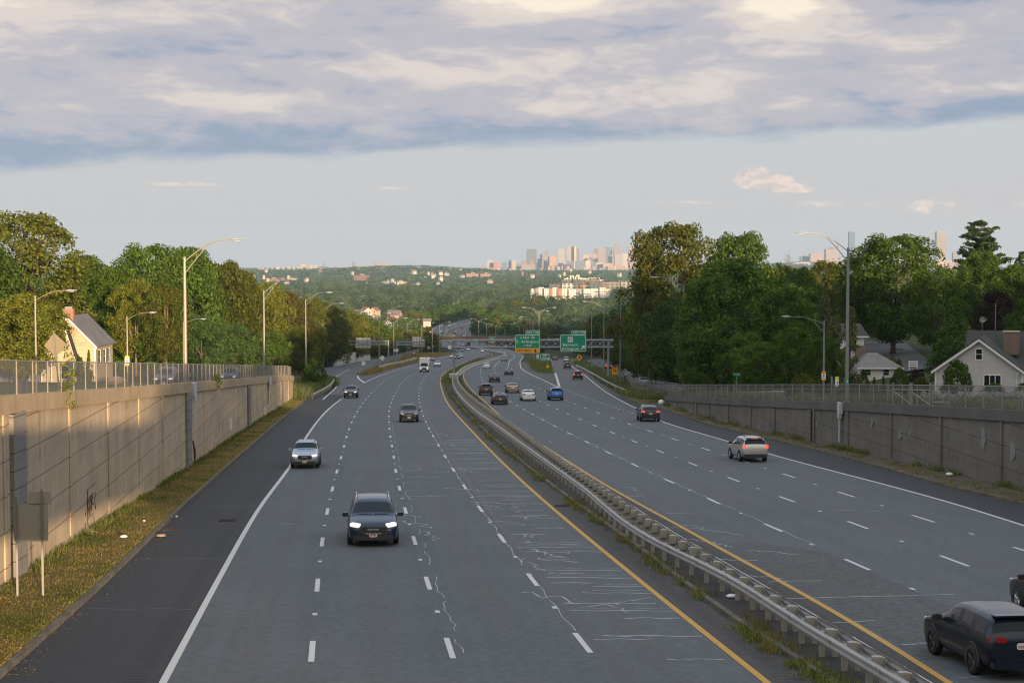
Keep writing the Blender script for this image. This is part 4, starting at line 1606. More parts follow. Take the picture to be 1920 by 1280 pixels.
rt, pn, W, H, zc = post_sign('green ground-mounted exit 134 sign in the grass gore', 1022, 691, 663.5, 17.3, 12.4, GREEN, 'highway sign', posts=2, name='exit_sign', border=0.09)
letter(pn, 'EXIT', 0, zc + H * 0.27, 0.5, -0.004, SWHITE, 0.02, 1.1, W * 0.42)
letter(pn, '134', -W * 0.12, zc - H * 0.18, 0.62, -0.004, SWHITE, 0.02, 1.0, W * 0.46)
arrow(pn, W * 0.32, zc - H * 0.18, 0.6, radians(45), SWHITE, -0.004)
rt, pn, W, H, zc = post_sign('white sign with dark lettering beside the green exit 134 sign', 1008.3, 689.5, 664, 4.6, 8.2, SWHITE)
letter(pn, '2', 0, zc - H * 0.2, 0.55, -0.004, SBLK, 0.02)
letter(pn, 'EAST', 0, zc + H * 0.3, 0.2, -0.004, SBLK, 0.005, 1.0, W * 0.7)
post_sign('small yellow diamond sign at the tip of the grass gore', 1026.7, 697, 683, 7.4, 7.4, SYEL, shape='diamond')
rt, pn, W, H, zc = post_sign('large yellow diamond sign with black merge arrow beside the ramp', 1086.4, 685.8, 664, 11.6, 11.6, SYEL, shape='diamond')
arrow(pn, 0, zc, H * 0.5, 0, SBLK, -0.004)
b = MB()
b.beam((W * 0.12, -0.01, zc - H * 0.22), (W * 0.02, -0.01, zc + H * 0.02), 0.1, 0.01)
b.beam((-W * 0.12, -0.01, zc - H * 0.22), (-W * 0.02, -0.01, zc + H * 0.02), 0.1, 0.01)
b.build('merge_stroke', SBLK, pn)
rt, pn, W, H, zc = post_sign('yellow exit 35 advisory speed sign on the weedy bank', 1152.4, 721, 688, 10.8, 14.2, SYEL, border=0.03, bm=SBLK, base_off=0.3)
letter(pn, 'EXIT', 0, zc + H * 0.31, 0.30, -0.004, SBLK, 0.01, 1.1, W * 0.55)
letter(pn, '35', 0, zc - H * 0.05, 0.62, -0.004, SBLK, 0.02, 1.0, W * 0.66)
letter(pn, 'M.P.H.', 0, zc - H * 0.37, 0.15, -0.004, SBLK, 0.0, 1.0, W * 0.45)
rt, pn, W, H, zc = post_sign('small green distance sign by the guardrail', 1110.7, 692, 682.5, 4.8, 7, GREEN)
letter(pn, '51', 0, zc, 0.5, -0.004, SWHITE, 0.01, 1.0, W * 0.6)
rt, pn, W, H, zc = post_sign('black and yellow striped hazard marker at the guardrail end', 1178, 741.5, 732.5, 8.0, 8.8, SYEL, base_off=0.05, name='hazard_marker')
b = MB()
for i in range(-2, 3):
    c0 = i * 0.34 * W
    P = [(c0 - 0.07 * W - H / 2, zc + H / 2), (c0 + 0.07 * W - H / 2, zc + H / 2), (c0 + 0.07 * W + H / 2, zc - H / 2), (c0 - 0.07 * W + H / 2, zc - H / 2)]
    cl = [(max(-W / 2, min(W / 2, x)), zc + (zc - z) * 0 + (z - zc)) for x, z in P]
    Q = []
    for x, z in P:
        if x < -W / 2: z -= (-W / 2 - x) * 1.0; x = -W / 2
        if x > W / 2: z += (x - W / 2) * 1.0; x = W / 2
        Q.append((x, z))
    b.poly([(x, -0.005, z) for x, z in Q])
b.build('stripe', SBLK, pn)
post_sign('small white sign at the edge of the dark wood beyond the frontage road', 1175.3, 686, 671.5, 4.6, 5.6, SWHITE, dist=420, fn=None)
post_sign('pale back of a square sign standing in the ramp gore', 681.6, 703, 677.7, 6.8, 6.6, SBACKP)
post_sign('pale back of a diamond sign by the grass island fence', 716.8, 690, 665.6, 10.8, 10.8, SBACKP, shape='diamond', base_off=0.1)
for i, px in enumerate((739.6, 744.8)):
    post_sign(f'pale square sign back on the island, {("nearer the tan double lamp", "nearer the cantilever post")[i]} of a pair', px, 681, 654, 4.6, 5.2, SBACKP)
post_sign('diamond sign back with a green tinge by the board fence', 804, 672, 648.5, 6.5, 6.5, SBACK, shape='diamond')
post_sign('smaller diamond sign back just past the board fence', 811.3, 668, 647.5, 4, 4.5, SBACK, shape='diamond')
post_sign('diamond sign back above the pink car on the ramp', 767.6, 668, 649.5, 4.5, 4.5, SBACK, shape='diamond')
post_sign('white sign back standing alone before the overpass', 843, 660, 647.7, 6.2, 6.6, SWHITE)
post_sign('tiny yellow sign by the departing lanes short of the overpass', 949, 658, 646, 4.2, 3.8, SYEL, dist=840)
# near signs seen from behind
g = G(81, 1117, 0.13)
s_ = FPX / (g[1] * CP - g[2] * SP)
rt = thing('road_sign', 'blank grey sign backs, one large one small, on two posts in the verge', 'road sign', tuple(g), radians(4))
zc1, zc2 = at(62, 979, g[1]).z - g[2], at(77, 934, g[1]).z - g[2]
for x in (-0.80, 0.0):
    b = MB()
    b.box((x, 0.0, (zc2 if x > -.1 else zc1 + 0.5) / 2 + 0.15), (0.05, 0.035, (zc2 if x > -.1 else zc1 + 0.5) + 0.3))
    b.box((x - 0.028, -0.02, (zc2 if x > -.1 else zc1 + 0.5) / 2 + 0.15), (0.012, 0.03, (zc2 if x > -.1 else zc1 + 0.5) + 0.3))
    b.box((x + 0.028, -0.02, (zc2 if x > -.1 else zc1 + 0.5) / 2 + 0.15), (0.012, 0.03, (zc2 if x > -.1 else zc1 + 0.5) + 0.3))
    b.build('post', GALVP, rt)
plate(rt, 'large_panel', -0.36, zc1, 1.08, 1.22, 0.03, SBACK, 0.06, 0.006)
plate(rt, 'small_panel', -0.07, zc2, 0.72, 0.42, 0.03, SBACK, 0.04, 0.006)
q = at(113, 700, 78)
q.z = float(PLG(78)) - 0.1
zt2 = at(108, 646, 78).z - q.z
rt = thing('road_sign', 'tan back of a large diamond sign leaning behind the fence near the beige house', 'road sign', tuple(q), radians(-12))
rt.rotation_euler = (0, radians(-5), radians(-12))
b = MB()
b.box((0, 0, zt2 / 2 + 0.2), (0.06, 0.04, zt2 + 0.9))
b.build('post', GALVP, rt)
b = MB()
hd = 0.56
b.prism([(hd * cos(a) , zt2 + hd * sin(a)) for a in (0, pi / 2, pi, 3 * pi / 2)][::-1], 0.03, 0.036)
b.build('panel', simple('sign_back_tan', (0.25, 0.215, 0.15), 0.6, 0.1), rt)
# bus stop signs
def bus_sign(label, p, z0, flip=1):
    rt = thing('bus_stop_sign', label, 'bus stop sign', p)
    b = MB()
    b.prism([(x, z + z0) for x, z in rrect(0.36, 0.86, 0.17)], -0.13, -0.10)
    pn = b.build('panel', SWHITE, rt)
    b = MB()
    b.prism([(x, z + z0 + 0.31) for x, z in rrect(0.34, 0.2, 0.09)], -0.138, -0.131)
    b.prism([(x, z + z0 - 0.36) for x, z in rrect(0.34, 0.12, 0.04)], -0.138, -0.131)
    b.build('colour_band', SORG if flip else SYEL, pn)
    b = MB()
    for q in range(3): b.box((0, -0.134, z0 + 0.12 - q * 0.15), (0.17, 0.008, 0.07))
    b.build('route_mark', SBLK, pn)
    return rt


for px, Y, row, zf, lb in ((238.5, 136.9, 676, PL, 'cream bus stop sign on the slim lamp between house and wood'), (1544.5, 149.9, 704, PR, 'white and orange bus stop sign on the lamp post before the dark bushes')):
    q = Vector(at(px, 640, Y))
    q.z = at(px, row, Y).z
    bus_sign(lb, tuple(q), 0, px > 500)
rt, pn, W, H, zc = post_sign('white sign with a lime-yellow top behind the grey wall fence', 1569, 745, 706, 6.6, 18, SWHITE, dist=145)
b = MB()
b.box((0, -0.006, zc + H * 0.33), (W * 0.98, 0.008, H * 0.3))
b.build('lime_band', SLIME, pn)
b = MB()
b.box((0.03, -0.006, zc - H * 0.1), (W * 0.3, 0.008, H * 0.22))
b.build('symbol', SBLK, pn)
q = Vector(at(1559, 745, 140))
b = MB()
b.tube([(0, 0, -0.3), (0, 0, 1.75)], 0.05, 6)
b.box((0, -0.04, 1.45), (0.16, 0.03, 0.6))
rt = thing('sign_post', 'narrow grey sign post edge-on beside the lime topped sign', 'post', tuple(q))
b.build('post', GALVP, rt)
rt, pn, W, H, zc = post_sign('green street-name sign on a stub post under the dark tree', 1381, 745, 699.5, 14, 4.2, GREEN, dist=172, name='street_name_sign')
letter(pn, 'ST', W * 0.3, zc, H * 0.6, -0.004, SWHITE, 0.0)
y_ = POLE1[1]
rt = thing('pole_marker', 'small green marker plate strapped to the tall grey street light', 'marker plate', (POLE1[0], y_ - 0.17, at(1580, 713, y_).z))
plate(rt, 'panel', 0, 0, 0.20, 0.30, 0, GREEN, 0.02, 0.01)
b = MB()
for q in (0.08, -0.02, -0.09): b.box((0, -0.006, q), (0.11, 0.006, 0.035))
b.build('lettering', SWHITE, rt)
# overhead sign structures of the other side seen from behind
def back_gantry(label, Y, px0, px1, r0, r1, post_px, boards, blabel, zg=None):
    x0, x1 = at(px0, 640, Y).x, at(px1, 640, Y).x
    z0, z1 = at(960, r1, Y).z, at(960, r0, Y).z
    rt = thing('sign_gantry', label, 'sign gantry', (0, Y, 0))
    truss(rt, x0, x1, z0, z1, 1.2, 1.6, 0.11, GANT)
    px = at(post_px, 640, Y).x
    b = MB()
    b.tube([(px, 0.6, float(R(Y)) - 0.1), (px, 0.6, z1 + 0.2)], 0.24, 10)
    b.build('post', GANT, rt)
    for i, (a, e, t_, bt) in enumerate(boards):
        xa, xb, za, zb2 = at(a, 640, Y).x, at(e, 640, Y).x, at(960, bt, Y).z, at(960, t_, Y).z
        s = thing('exit_sign', blabel[i], 'highway sign', ((xa + xb) / 2, Y - 0.1, (za + zb2) / 2))
        plate(s, 'panel', 0, 0, xb - xa, zb2 - za, 1.45 + i * 0.06, SBACKP, 0.15, 0.04)
        b = MB()
        for f in (-0.3, 0, 0.3): b.box(((xb - xa) * f, 1.3, 0), (0.12, 0.1, zb2 - za))
        for f in (-0.33, 0, 0.33): b.box((0, 1.4, (zb2 - za) * f), (xb - xa, 0.06, 0.06))
        b.build('bracing', GANT, s)


back_gantry('sign gantry reaching out of the trees over the ramp, with one large pale board', 525, 646, 728.5, 639, 646, 728, ((666, 694.5, 633.5, 652.5),), ('large cream back of an overhead sign on the ramp gantry',))
back_gantry('cantilever sign structure reaching over the oncoming lanes', 545, 742, 796, 640.5, 646.5, 743.5, ((773, 789, 632, 650.5), (784.5, 795.5, 636, 650.5)), ('taller cream sign back on the cantilever over the oncoming lanes', 'smaller cream sign back overlapping the taller one on the cantilever'))
for x0, x1, r0, r1, lb, yl in ((887, 899, 635.5, 642.5, 'small distant green sign on the overpass face', 0), (916.5, 928, 631.5, 642.5, 'small distant green sign with yellow strip on the overpass face', 1)):
    Y = 1027.3
    a, e, z0, z1 = at(x0, 640, Y).x, at(x1, 640, Y).x, at(960, r1, Y).z, at(960, r0, Y).z
    s = thing('exit_sign', lb, 'highway sign', ((a + e) / 2, Y, (z0 + z1) / 2))
    pn = plate(s, 'panel', 0, 0, e - a, z1 - z0, 0, GREEN, 0.2, 0.06, 0.12)
    b = MB()
    for q in (-0.3, 0.3): b.box(((e - a) * q, 0.3, 0), (0.12, 0.5, z1 - z0))
    b.build('bracket', GANT, s)
    b = MB()
    for q, f in ((0.22, 0.5), (-0.02, 0.65)): b.box((0, -0.01, (z1 - z0) * q), ((e - a) * f, 0.01, 0.3))
    b.build('lettering', SWHITE, pn)
    if yl:
        b = MB()
        b.box((0, -0.015, -(z1 - z0) * 0.37), (e - a, 0.02, (z1 - z0) * 0.26))
        b.build('exit_only_strip', SYEL, pn)

# ------------------------------------------------------------------ houses
def siding(name, c, pitch=0.17):
    m, t = material(name)
    g = t.n('ShaderNodeTexCoord').outputs['Object']
    x, y, z = t.sep(g)
    fr = t.m('FRACT', t.m('DIVIDE', z, pitch))
    line = t.sm(fr, 0.0, 0.14, 0.62, 1.0)
    n = t.noise(g, 2.0, 4)
    f = t.m('MULTIPLY', line, t.m('MULTIPLY_ADD', n, 0.2, 0.9))
    out(t, principled(t, t.mix(1.0, c, t.vec(f, f, f), 'MULTIPLY'), 0.7, spec=0.25, bump=fr, bstr=0.4, bdist=0.02))
    return m


def shingle(name, c):
    m, t = material(name)
    g = t.n('ShaderNodeTexCoord').outputs['Object']
    x, y, z = t.sep(g)
    fr = t.m('FRACT', t.m('DIVIDE', z, 0.14))
    n = t.noise(t.mapv(g, (3.5, 3.5, 12)), 1.0, 3)
    n2 = t.noise(g, 0.5, 4)
    f = t.m('MULTIPLY', t.sm(fr, 0, 0.2, 0.7, 1.0), t.m('MULTIPLY', t.m('MULTIPLY_ADD', n, 0.6, 0.7), t.m('MULTIPLY_ADD', n2, 0.5, 0.75)))
    out(t, principled(t, t.mix(1.0, c, t.vec(f, f, f), 'MULTIPLY'), 0.9, spec=0.2))
    return m


def brickm(name, c):
    m, t = material(name)
    g = t.n('ShaderNodeTexCoord').outputs['Object']
    x, y, z = t.sep(g)
    bt = t.n('ShaderNodeTexBrick')
    t.put(bt.inputs['Vector'], t.vec(t.m('ADD', x, y), z))
    bt.inputs['Color1'].default_value = (*c, 1)
    bt.inputs['Color2'].default_value = (*(v * 0.65 for v in c), 1)
    bt.inputs['Mortar'].default_value = (0.3, 0.27, 0.24, 1)
    bt.inputs['Scale'].default_value = 1.0
    bt.inputs['Mortar Size'].default_value = 0.012
    bt.inputs['Brick Width'].default_value = 0.22
    bt.inputs['Row Height'].default_value = 0.075
    out(t, principled(t, bt.outputs[0], 0.9, spec=0.2))
    return m


BEIGE = siding('beige_siding', (0.47, 0.40, 0.28))
GREYS = siding('grey_siding', (0.50, 0.50, 0.515), 0.19)
WHITES = siding('white_siding', (0.66, 0.67, 0.68), 0.2)
SLATE = shingle('slate_shingles', (0.17, 0.165, 0.17))
DARKSH = shingle('dark_shingles', (0.07, 0.066, 0.064))
GREENSH = shingle('mossy_dark_shingles', (0.062, 0.068, 0.064))
BRICK = brickm('brick_red', (0.36, 0.12, 0.075))
BRICKD = brickm('brick_brown', (0.17, 0.085, 0.065))
TRIM = simple('white_trim', (0.72, 0.73, 0.75), 0.6)
GLASSD = simple('dark_window_glass', (0.015, 0.017, 0.02), 0.08, 0, 0.6)


def gable_block(root, x0, x1, y0, y1, ze, zr_, wall, roof, axis='y', over=0.35, trim=True, zb=-0.6):
    """a pitched-roof block; ridge along axis"""
    b = MB()
    if axis == 'y':
        xm = (x0 + x1) / 2
        b.prism([(x0, zb), (x1, zb), (x1, ze), (xm, zr_), (x0, ze)], y0, y1)
    else:
        ym = (y0 + y1) / 2
        b.prism([(y0, zb), (y1, zb), (y1, ze), (ym, zr_), (y0, ze)], x0, x1, 'x')
    b.build('wall', wall, root)
    b = MB()
    t_ = 0.16
    if axis == 'y':
        hw = (x1 - x0) / 2
        k_ = (zr_ - ze) / hw
        for sg in (-1, 1):
            xe = xm + sg * (hw + over)
            zz = ze - over * k_
            b.prism([(xm, zr_ + 0.02), (xe, zz + 0.02), (xe, zz + 0.02 + t_), (xm, zr_ + 0.02 + t_)][::sg], y0 - over, y1 + over)
    else:
        hw = (y1 - y0) / 2
        k_ = (zr_ - ze) / hw
        for sg in (-1, 1):
            ye = ym + sg * (hw + over)
            zz = ze - over * k_
            b.prism([(ym, zr_ + 0.02), (ye, zz + 0.02), (ye, zz + 0.02 + t_), (ym, zr_ + 0.02 + t_)][::sg], x0 - over, x1 + over, 'x')
    rf = b.build('roof', roof, root)
    if trim and axis == 'y':
        b = MB()
        for sg in (-1, 1):
            xe = xm + sg * (hw + over)
            zz = ze - over * k_
            b.prism([(xm, zr_ - 0.2), (xe, zz - 0.2), (xe, zz + 0.05), (xm, zr_ + 0.05)][::sg], y0 - over - 0.05, y0 - over)
        b.build('bargeboard', TRIM, rf)
        b = MB()
        for x in (x0, x1): b.box((x, y0 - 0.02, (ze + zb) / 2), (0.16, 0.08, ze - zb))
        b.build('corner_board', TRIM, root)
    return rf


def window(root, x, z, w_, h_, y, n=1, axis='y', sash=True):
    b = MB()
    f = 0.09
    P = (lambda dx, dz, sx, sz, d: b.box((x + dx, y - d, z + dz), (sx, 0.08, sz))) if axis == 'y' else (lambda dx, dz, sx, sz, d: b.box((y + d, x + dx, z + dz), (0.08, sx, sz)))
    for s in (-1, 1):
        P(s * (w_ / 2 + f / 2), 0, f, h_ + 2 * f, 0.02)
        P(0, s * (h_ / 2 + f / 2), w_, f, 0.022)
    for i in range(1, n): P(-w_ / 2 + w_ * i / n, 0, 0.07, h_, 0.018)
    if sash: P(0, 0, w_, 0.05, 0.014)
    o = b.build('window', TRIM, root)
    b = MB()
    if axis == 'y': b.box((x, y + 0.02, z), (w_, 0.06, h_))
    else: b.box((y - 0.02, x, z), (0.06, w_, h_))
    b.build('pane', GLASSD, o)
    return o


q = Vector(at(137, 640, 205))
q.z = float(PLG(205)) - 0.05
bh = thing('house', 'beige clapboard house with slate roof and red brick chimney above the tall wall', 'house', tuple(q))
zr1 = at(137, 593, 208).z - q.z
ze1 = at(178, 646, 205).z - q.z
W2 = at(178, 640, 205).x - q.x
gable_block(bh, -W2 - 1.2, W2, 0, 9.0, ze1, zr1, BEIGE, SLATE)
gable_block(bh, -2.3, 0.6, -1.2, 0.4, 3.0, zr1 - 0.3, BEIGE, DARKSH)
gable_block(bh, -9.5, -3.2, 1.2, 8, 2.6, 5.0, simple('shade_blue_siding', (0.12, 0.13, 0.19), 0.8), DARKSH)  # ell wall coloured dark blue for the shade on it
b = MB()
b.box((-0.6, 0.6, zr1 - 0.2), (1.25, 0.8, 2.4))
ch = b.build('chimney', BRICK, bh)
b = MB()
b.box((-0.6, 0.6, zr1 + 1.12), (0.85, 0.55, 0.3))
b.build('chimney_cap', GALVP, ch)
for yy_ in (2.2, 4.6, 7.0): window(bh, yy_, ze1 - 1.6, 0.9, 1.6, W2 + 0.0, 1, 'x')
SHUT = simple('dark_shutter', (0.04, 0.05, 0.05), 0.7)
for yy_ in (1.5, 2.9, 3.9, 5.3, 6.3, 7.7):
    b = MB()
    b.box((W2 + 0.03, yy_, ze1 - 1.6), (0.05, 0.4, 1.7))
    b.build('shutter', SHUT, bh)
window(bh, -6.5, 1.2, 1.6, 1.9, 1.2)
window(bh, -0.85, 1.3, 1.0, 1.5, -1.2)

q = Vector(at(1836, 640, 168))
q.z = float(PR(168)) - 0.1
gh = thing('house', 'grey clapboard house with white-trimmed gable and dark mossy roof behind the fence', 'house', tuple(q), radians(-20))
zr1 = at(1836, 636, 168).z - q.z
xl_, xr_ = at(1757, 640, 168).x - q.x, at(1904, 640, 168).x - q.x
ze1 = at(1757, 693, 168).z - q.z
gable_block(gh, -4.15, 4.15, 0, 7, ze1, zr1, GREYS, GREENSH, over=0.4)
gable_block(gh, -1.5, 16, 4.0, 12.5, ze1 - 0.1, zr1 + 0.35, GREYS, GREENSH, 'x', over=0.4)
b = MB()
cx = 2.7
b.box((cx, 5.2, zr1 - 0.6), (1.5, 0.9, 2.3))
ch = b.build('chimney', BRICKD, gh)
b = MB()
b.box((cx, 5.2, zr1 + 0.6), (1.65, 1.05, 0.12))
b.build('chimney_cap', CONC_P, ch)
Zr = lambda row: at(1836, row, 168).z - q.z
Xr = lambda px: at(px, 640, 168).x - q.x
window(gh, Xr(1836), (Zr(654) + Zr(674)) / 2, 0.55, 1.0, 0)
window(gh, Xr(1861), Zr(713), 1.55, 1.05, 0, 3, sash=False)
window(gh, 5.6, Zr(711), 0.7, 0.8, 4.0)
b = MB()
b.box((Xr(1906), -0.3, ze1 - 0.25), (0.14, 0.14, 0.12))
b.tube([(Xr(1905), -0.28, ze1 - 0.3), (Xr(1905), -0.1, ze1 - 0.8), (Xr(1905), -0.06, -0.3)], 0.05, 6)
b.build('downpipe', TRIM, gh)
# dish and aerial on the ridge
d = at(1849, 629, 175)
rt = thing('satellite_dish', 'grey satellite dish on a pipe above the grey house roof', 'satellite dish', tuple(q + Matrix.Rotation(radians(-20), 3, 'Z') @ Vector((-0.4, 8.25, zr1 + 0.45))))
b = MB()
b.tube([(0, 0, -0.3), (0, 0, 1.1)], 0.03, 6)
b.build('mast', GALVP, rt)
b = MB()
rings = []
for r_, dd in ((0.02, 0.10), (0.14, 0.085), (0.24, 0.05), (0.30, 0.0)):
    rings.append([(r_ * cos(a_), -0.05 + dd, 1.2 + r_ * 1.15 * sin(a_)) for a_ in np.linspace(0, 2 * pi, 14, endpoint=False)])
b.sheet(rings, None, True)
b.build('dish', GALVP, rt)
b = MB()
b.tube([(0, 0.05, 1.05), (0.25, -0.35, 1.1), (0.36, -0.42, 1.3)], 0.02, 5)
b.build('feed_arm', TRIM, rt)
b = MB()
b.tube([(0, 0, -0.3), (0, 0, 2.9)], 0.035, 6)
b.tube([(-0.2, 0, 2.6), (0.2, 0, 2.6)], 0.012, 5)
o = b.build('aerial_mast', GALVP, None, tuple(q + Matrix.Rotation(radians(-20), 3, 'Z') @ Vector((0.9, 8.25, zr1 + 0.45))))
tag(o, 'thin aerial pole rising from the grey house roof beside the dish', 'aerial')

q = Vector(at(1650, 640, 230))
q.z = float(PR(230)) - 0.1
wh = thing('house', 'white house with dark upper storey roof and low grey hip roof, behind clipped shrubs', 'house', tuple(q))
s_ = FPX / 231
X = lambda px: (px - 1650) / s_
Z = lambda row: at(1650, row, 230).z - q.z
b = MB()
b.box(((X(1612) + X(1690)) / 2, 3.5, Z(690) / 2 - 0.4), (X(1686) - X(1612), 7, Z(690) + 0.8))
b.build('wall', WHITES, wh)
b = MB()
x0, x1, z0, z1 = X(1606), X(1694), Z(689), Z(664)
V_ = [(x0, -0.5, z0), (x1, -0.5, z0), (x1, 7.5, z0), (x0, 7.5, z0), (x0 + 2.2, 3.5, z1), (x1 - 2.8, 3.5, z1)]
for f in ((0, 1, 5, 4), (1, 2, 5), (2, 3, 4, 5), (3, 0, 4), (3, 2, 1, 0)): b.poly([V_[i] for i in f])
b.build('roof', shingle('grey_hip_shingles', (0.20, 0.195, 0.19)), wh)
b = MB()
b.box(((x0 + x1) / 2, -0.5, z0 - 0.08), (x1 - x0, 0.1, 0.16))
b.build('gutter', TRIM, wh)
b = MB()
b.box(((X(1580) + X(1636)) / 2, 8.5, Z(632) / 2), (X(1636) - X(1580), 6, Z(632)))
b.build('upper_wall', WHITES, wh)
b = MB()
zz, ztop = Z(633.5), Z(611)
V_ = [(X(1572), 5.0, zz), (X(1644), 5.0, zz), (X(1644), 12, zz), (X(1572), 12, zz), (X(1580), 8.5, ztop), (X(1637), 8.5, ztop)]
for f in ((0, 1, 5, 4), (1, 2, 5), (2, 3, 4, 5), (3, 0, 4), (3, 2, 1, 0)): b.poly([V_[i] for i in f])
b.build('upper_roof', DARKSH, wh)
b = MB()
b.box(((x0 * 0 + X(1608)), 5.0, zz - 0.1), (X(1644) - X(1572), 0.12, 0.2))
b.build('eave_board', TRIM, wh)
window(wh, X(1617), Z(649), 0.65, 1.2, 5.5)
b = MB()
b.box((X(1627), 4.7, Z(662)), (1.3, 0.9, 1.6))
b.build('chimney', BRICKD, wh)
for px in (1628, 1662): window(wh, X(px), Z(698), 0.75, 0.75, 0)
# side street behind the houses, white barrier
b = MB()
rr = []
for i in range(14):
    y = 236 + i * 10
    xc = 52 + i * 1.6
    rr.append([(xc - 5, y, T(xc - 5, y) + 0.15), (xc + 7, y, T(xc + 7, y) + 0.15)])
b.sheet(rr)
struct('side_street', b, ASPH_OLD)
q = Vector(at(1712, 692, 236))
q.z = T(q.x, q.y)
b = MB()
for x in (-0.55, 0.55): b.box((x, 0, 0.5), (0.1, 0.1, 1.3))
for z in (0.45, 0.75, 1.05): b.box((0, -0.04, z), (1.3, 0.04, 0.18))
rt = thing('garden_gate', 'white slatted garden barrier by the side street', 'barrier', (q.x, q.y, at(1712, 692, 236).z))
b.build('slats', TRIM, rt)
# jersey-type log lying behind the fence, boulders of the dry wall
b = MB()
for x in (-1.6, 0, 1.6): b.box((x, 0, 0.2), (0.3, 0.35, 0.4))
b.box((0, 0, 0.45), (4.4, 0.3, 0.2))
q = at(1432, 745, 168)
o = b.build('concrete_beam', CONC_P, None, (q.x, q.y, float(PR(168)) + 0.1))
tag(o, 'long pale concrete beam lying in weeds behind the grey wall fence', 'beam')
o.rotation_euler = (0, 0, 0.3)
bs = simple('field_stone', (0.20, 0.19, 0.175), 0.9, var=0.4, vscale=1.5)
b = MB()
for i in range(170):
    px = random.uniform(1680, 1935)
    p = at(px, 750, 128 + random.uniform(-0.7, 0.7))
    r_ = random.uniform(0.12, 0.3)
    b.box((p.x, p.y, float(PR(128)) + random.uniform(0.05, 0.6)), (r_ * 2, r_ * 1.6, r_ * 1.3), Matrix.Rotation(random.random() * 3, 3, Vector((random.random(), random.random(), random.random())).normalized()), random.uniform(.6, .9))
tag(b.build('dry_stone_wall', bs), 'low dry-stone wall in weeds before the grey house', 'stone wall')
b = MB()
rings = []
for z, r_ in ((-0.1, 0.9), (0.3, 1.0), (0.62, 0.7), (0.8, 0.2)):
    rings.append([(r_ * cos(a_) * (1.2 + 0.1 * sin(3 * a_ + z)), r_ * sin(a_), z) for a_ in np.linspace(0, 2 * pi, 11, endpoint=False)])
idx = b.sheet(rings, None, True)
b.face(idx[-1])
q = at(219, 705, 175)
o = b.build('boulder', simple('lawn_boulder', (0.36, 0.25, 0.18), 0.9, var=0.3), None, (q.x, q.y, float(PLG(175)) + 0.05))
tag(o, 'rounded tan boulder on the lawn below the beige house', 'boulder')
# ------------------------------------------------------------------ vegetation
ONES = 'zeroth first second third fourth fifth sixth seventh eighth ninth tenth eleventh twelfth thirteenth fourteenth fifteenth sixteenth seventeenth eighteenth nineteenth'.split()
TENS = ('', '', 'twenty', 'thirty', 'forty', 'fifty', 'sixty', 'seventy', 'eighty', 'ninety')


def nth(n):
    if n >= 100: return 'hundred-and-' + nth(n - 100) if n > 100 else 'hundredth'
    if n < 20: return ONES[n]
    if n % 10 == 0: return TENS[n // 10][:-1] + 'ieth'
    return TENS[n // 10] + '-' + ONES[n % 10]


def leafmat(name, c, c2, trans=0.34, warm=None):
    m, t = material(name)
    geo = t.n('ShaderNodeNewGeometry')
    rnd = geo.outputs['Random Per Island']
    g = t.n('ShaderNodeTexCoord').outputs['Object']
    oi = t.n('ShaderNodeObjectInfo').outputs['Random']
    n = t.noise(g, 0.45, 3)
    col = t.mix(t.sm(n, 0.35, 0.65), c, c2)
    f = t.m('MULTIPLY', t.m('MULTIPLY_ADD', rnd, 1.2, 0.40), t.m('MULTIPLY_ADD', oi, 0.4, 0.8))
    col = t.mix(1.0, col, t.vec(f, f, f), 'MULTIPLY')
    if warm: col = t.mix(t.m('MULTIPLY', t.m('GREATER_THAN', rnd, 0.9), 0.7), col, warm)
    d = t.n('ShaderNodeBsdfDiffuse')
    t.put(d.inputs[0], col)
    tr = t.n('ShaderNodeBsdfTranslucent')
    t.put(tr.inputs[0], t.mix(1.0, col, (1.25, 1.2, 0.6), 'MULTIPLY'))
    mx = t.n('ShaderNodeMixShader')
    mx.inputs[0].default_value = trans
    t.nt.links.new(d.outputs[0], mx.inputs[1])
    t.nt.links.new(tr.outputs[0], mx.inputs[2])
    out(t, mx.outputs[0])
    return m


LEAF = {
    'dark green': leafmat('leaves_dark', (0.064, 0.113, 0.023), (0.097, 0.162, 0.031)),
    'mid green': leafmat('leaves_mid', (0.058, 0.104, 0.018), (0.091, 0.145, 0.025)),
    'olive green': leafmat('leaves_olive', (0.089, 0.112, 0.022), (0.130, 0.149, 0.029), warm=(0.157, 0.123, 0.034)),
    'yellow-green': leafmat('leaves_yellowish', (0.117, 0.149, 0.022), (0.173, 0.189, 0.034), warm=(0.220, 0.174, 0.035)),
    'blue-green': leafmat('leaves_bluegreen', (0.057, 0.108, 0.035), (0.090, 0.145, 0.046)),
    'brown-tinged': leafmat('leaves_browned', (0.105, 0.104, 0.026), (0.128, 0.122, 0.041), warm=(0.183, 0.098, 0.037)),
    'dark purple': leafmat('leaves_purple', (0.044, 0.029, 0.028), (0.063, 0.044, 0.037)),
    'grey-green': leafmat('leaves_greygreen', (0.099, 0.119, 0.053), (0.141, 0.155, 0.065)),
}
PINE = leafmat('pine_needles', (0.034, 0.058, 0.024), (0.054, 0.082, 0.032), 0.12)
BARK = simple('bark', (0.11, 0.085, 0.065), 0.95, var=0.35, vscale=2.0)
BARKT = simple('bark_tan', (0.20, 0.15, 0.10), 0.95, var=0.3, vscale=2.0)
DEADW = simple('dead_twigs', (0.19, 0.17, 0.155), 0.95, var=0.2)


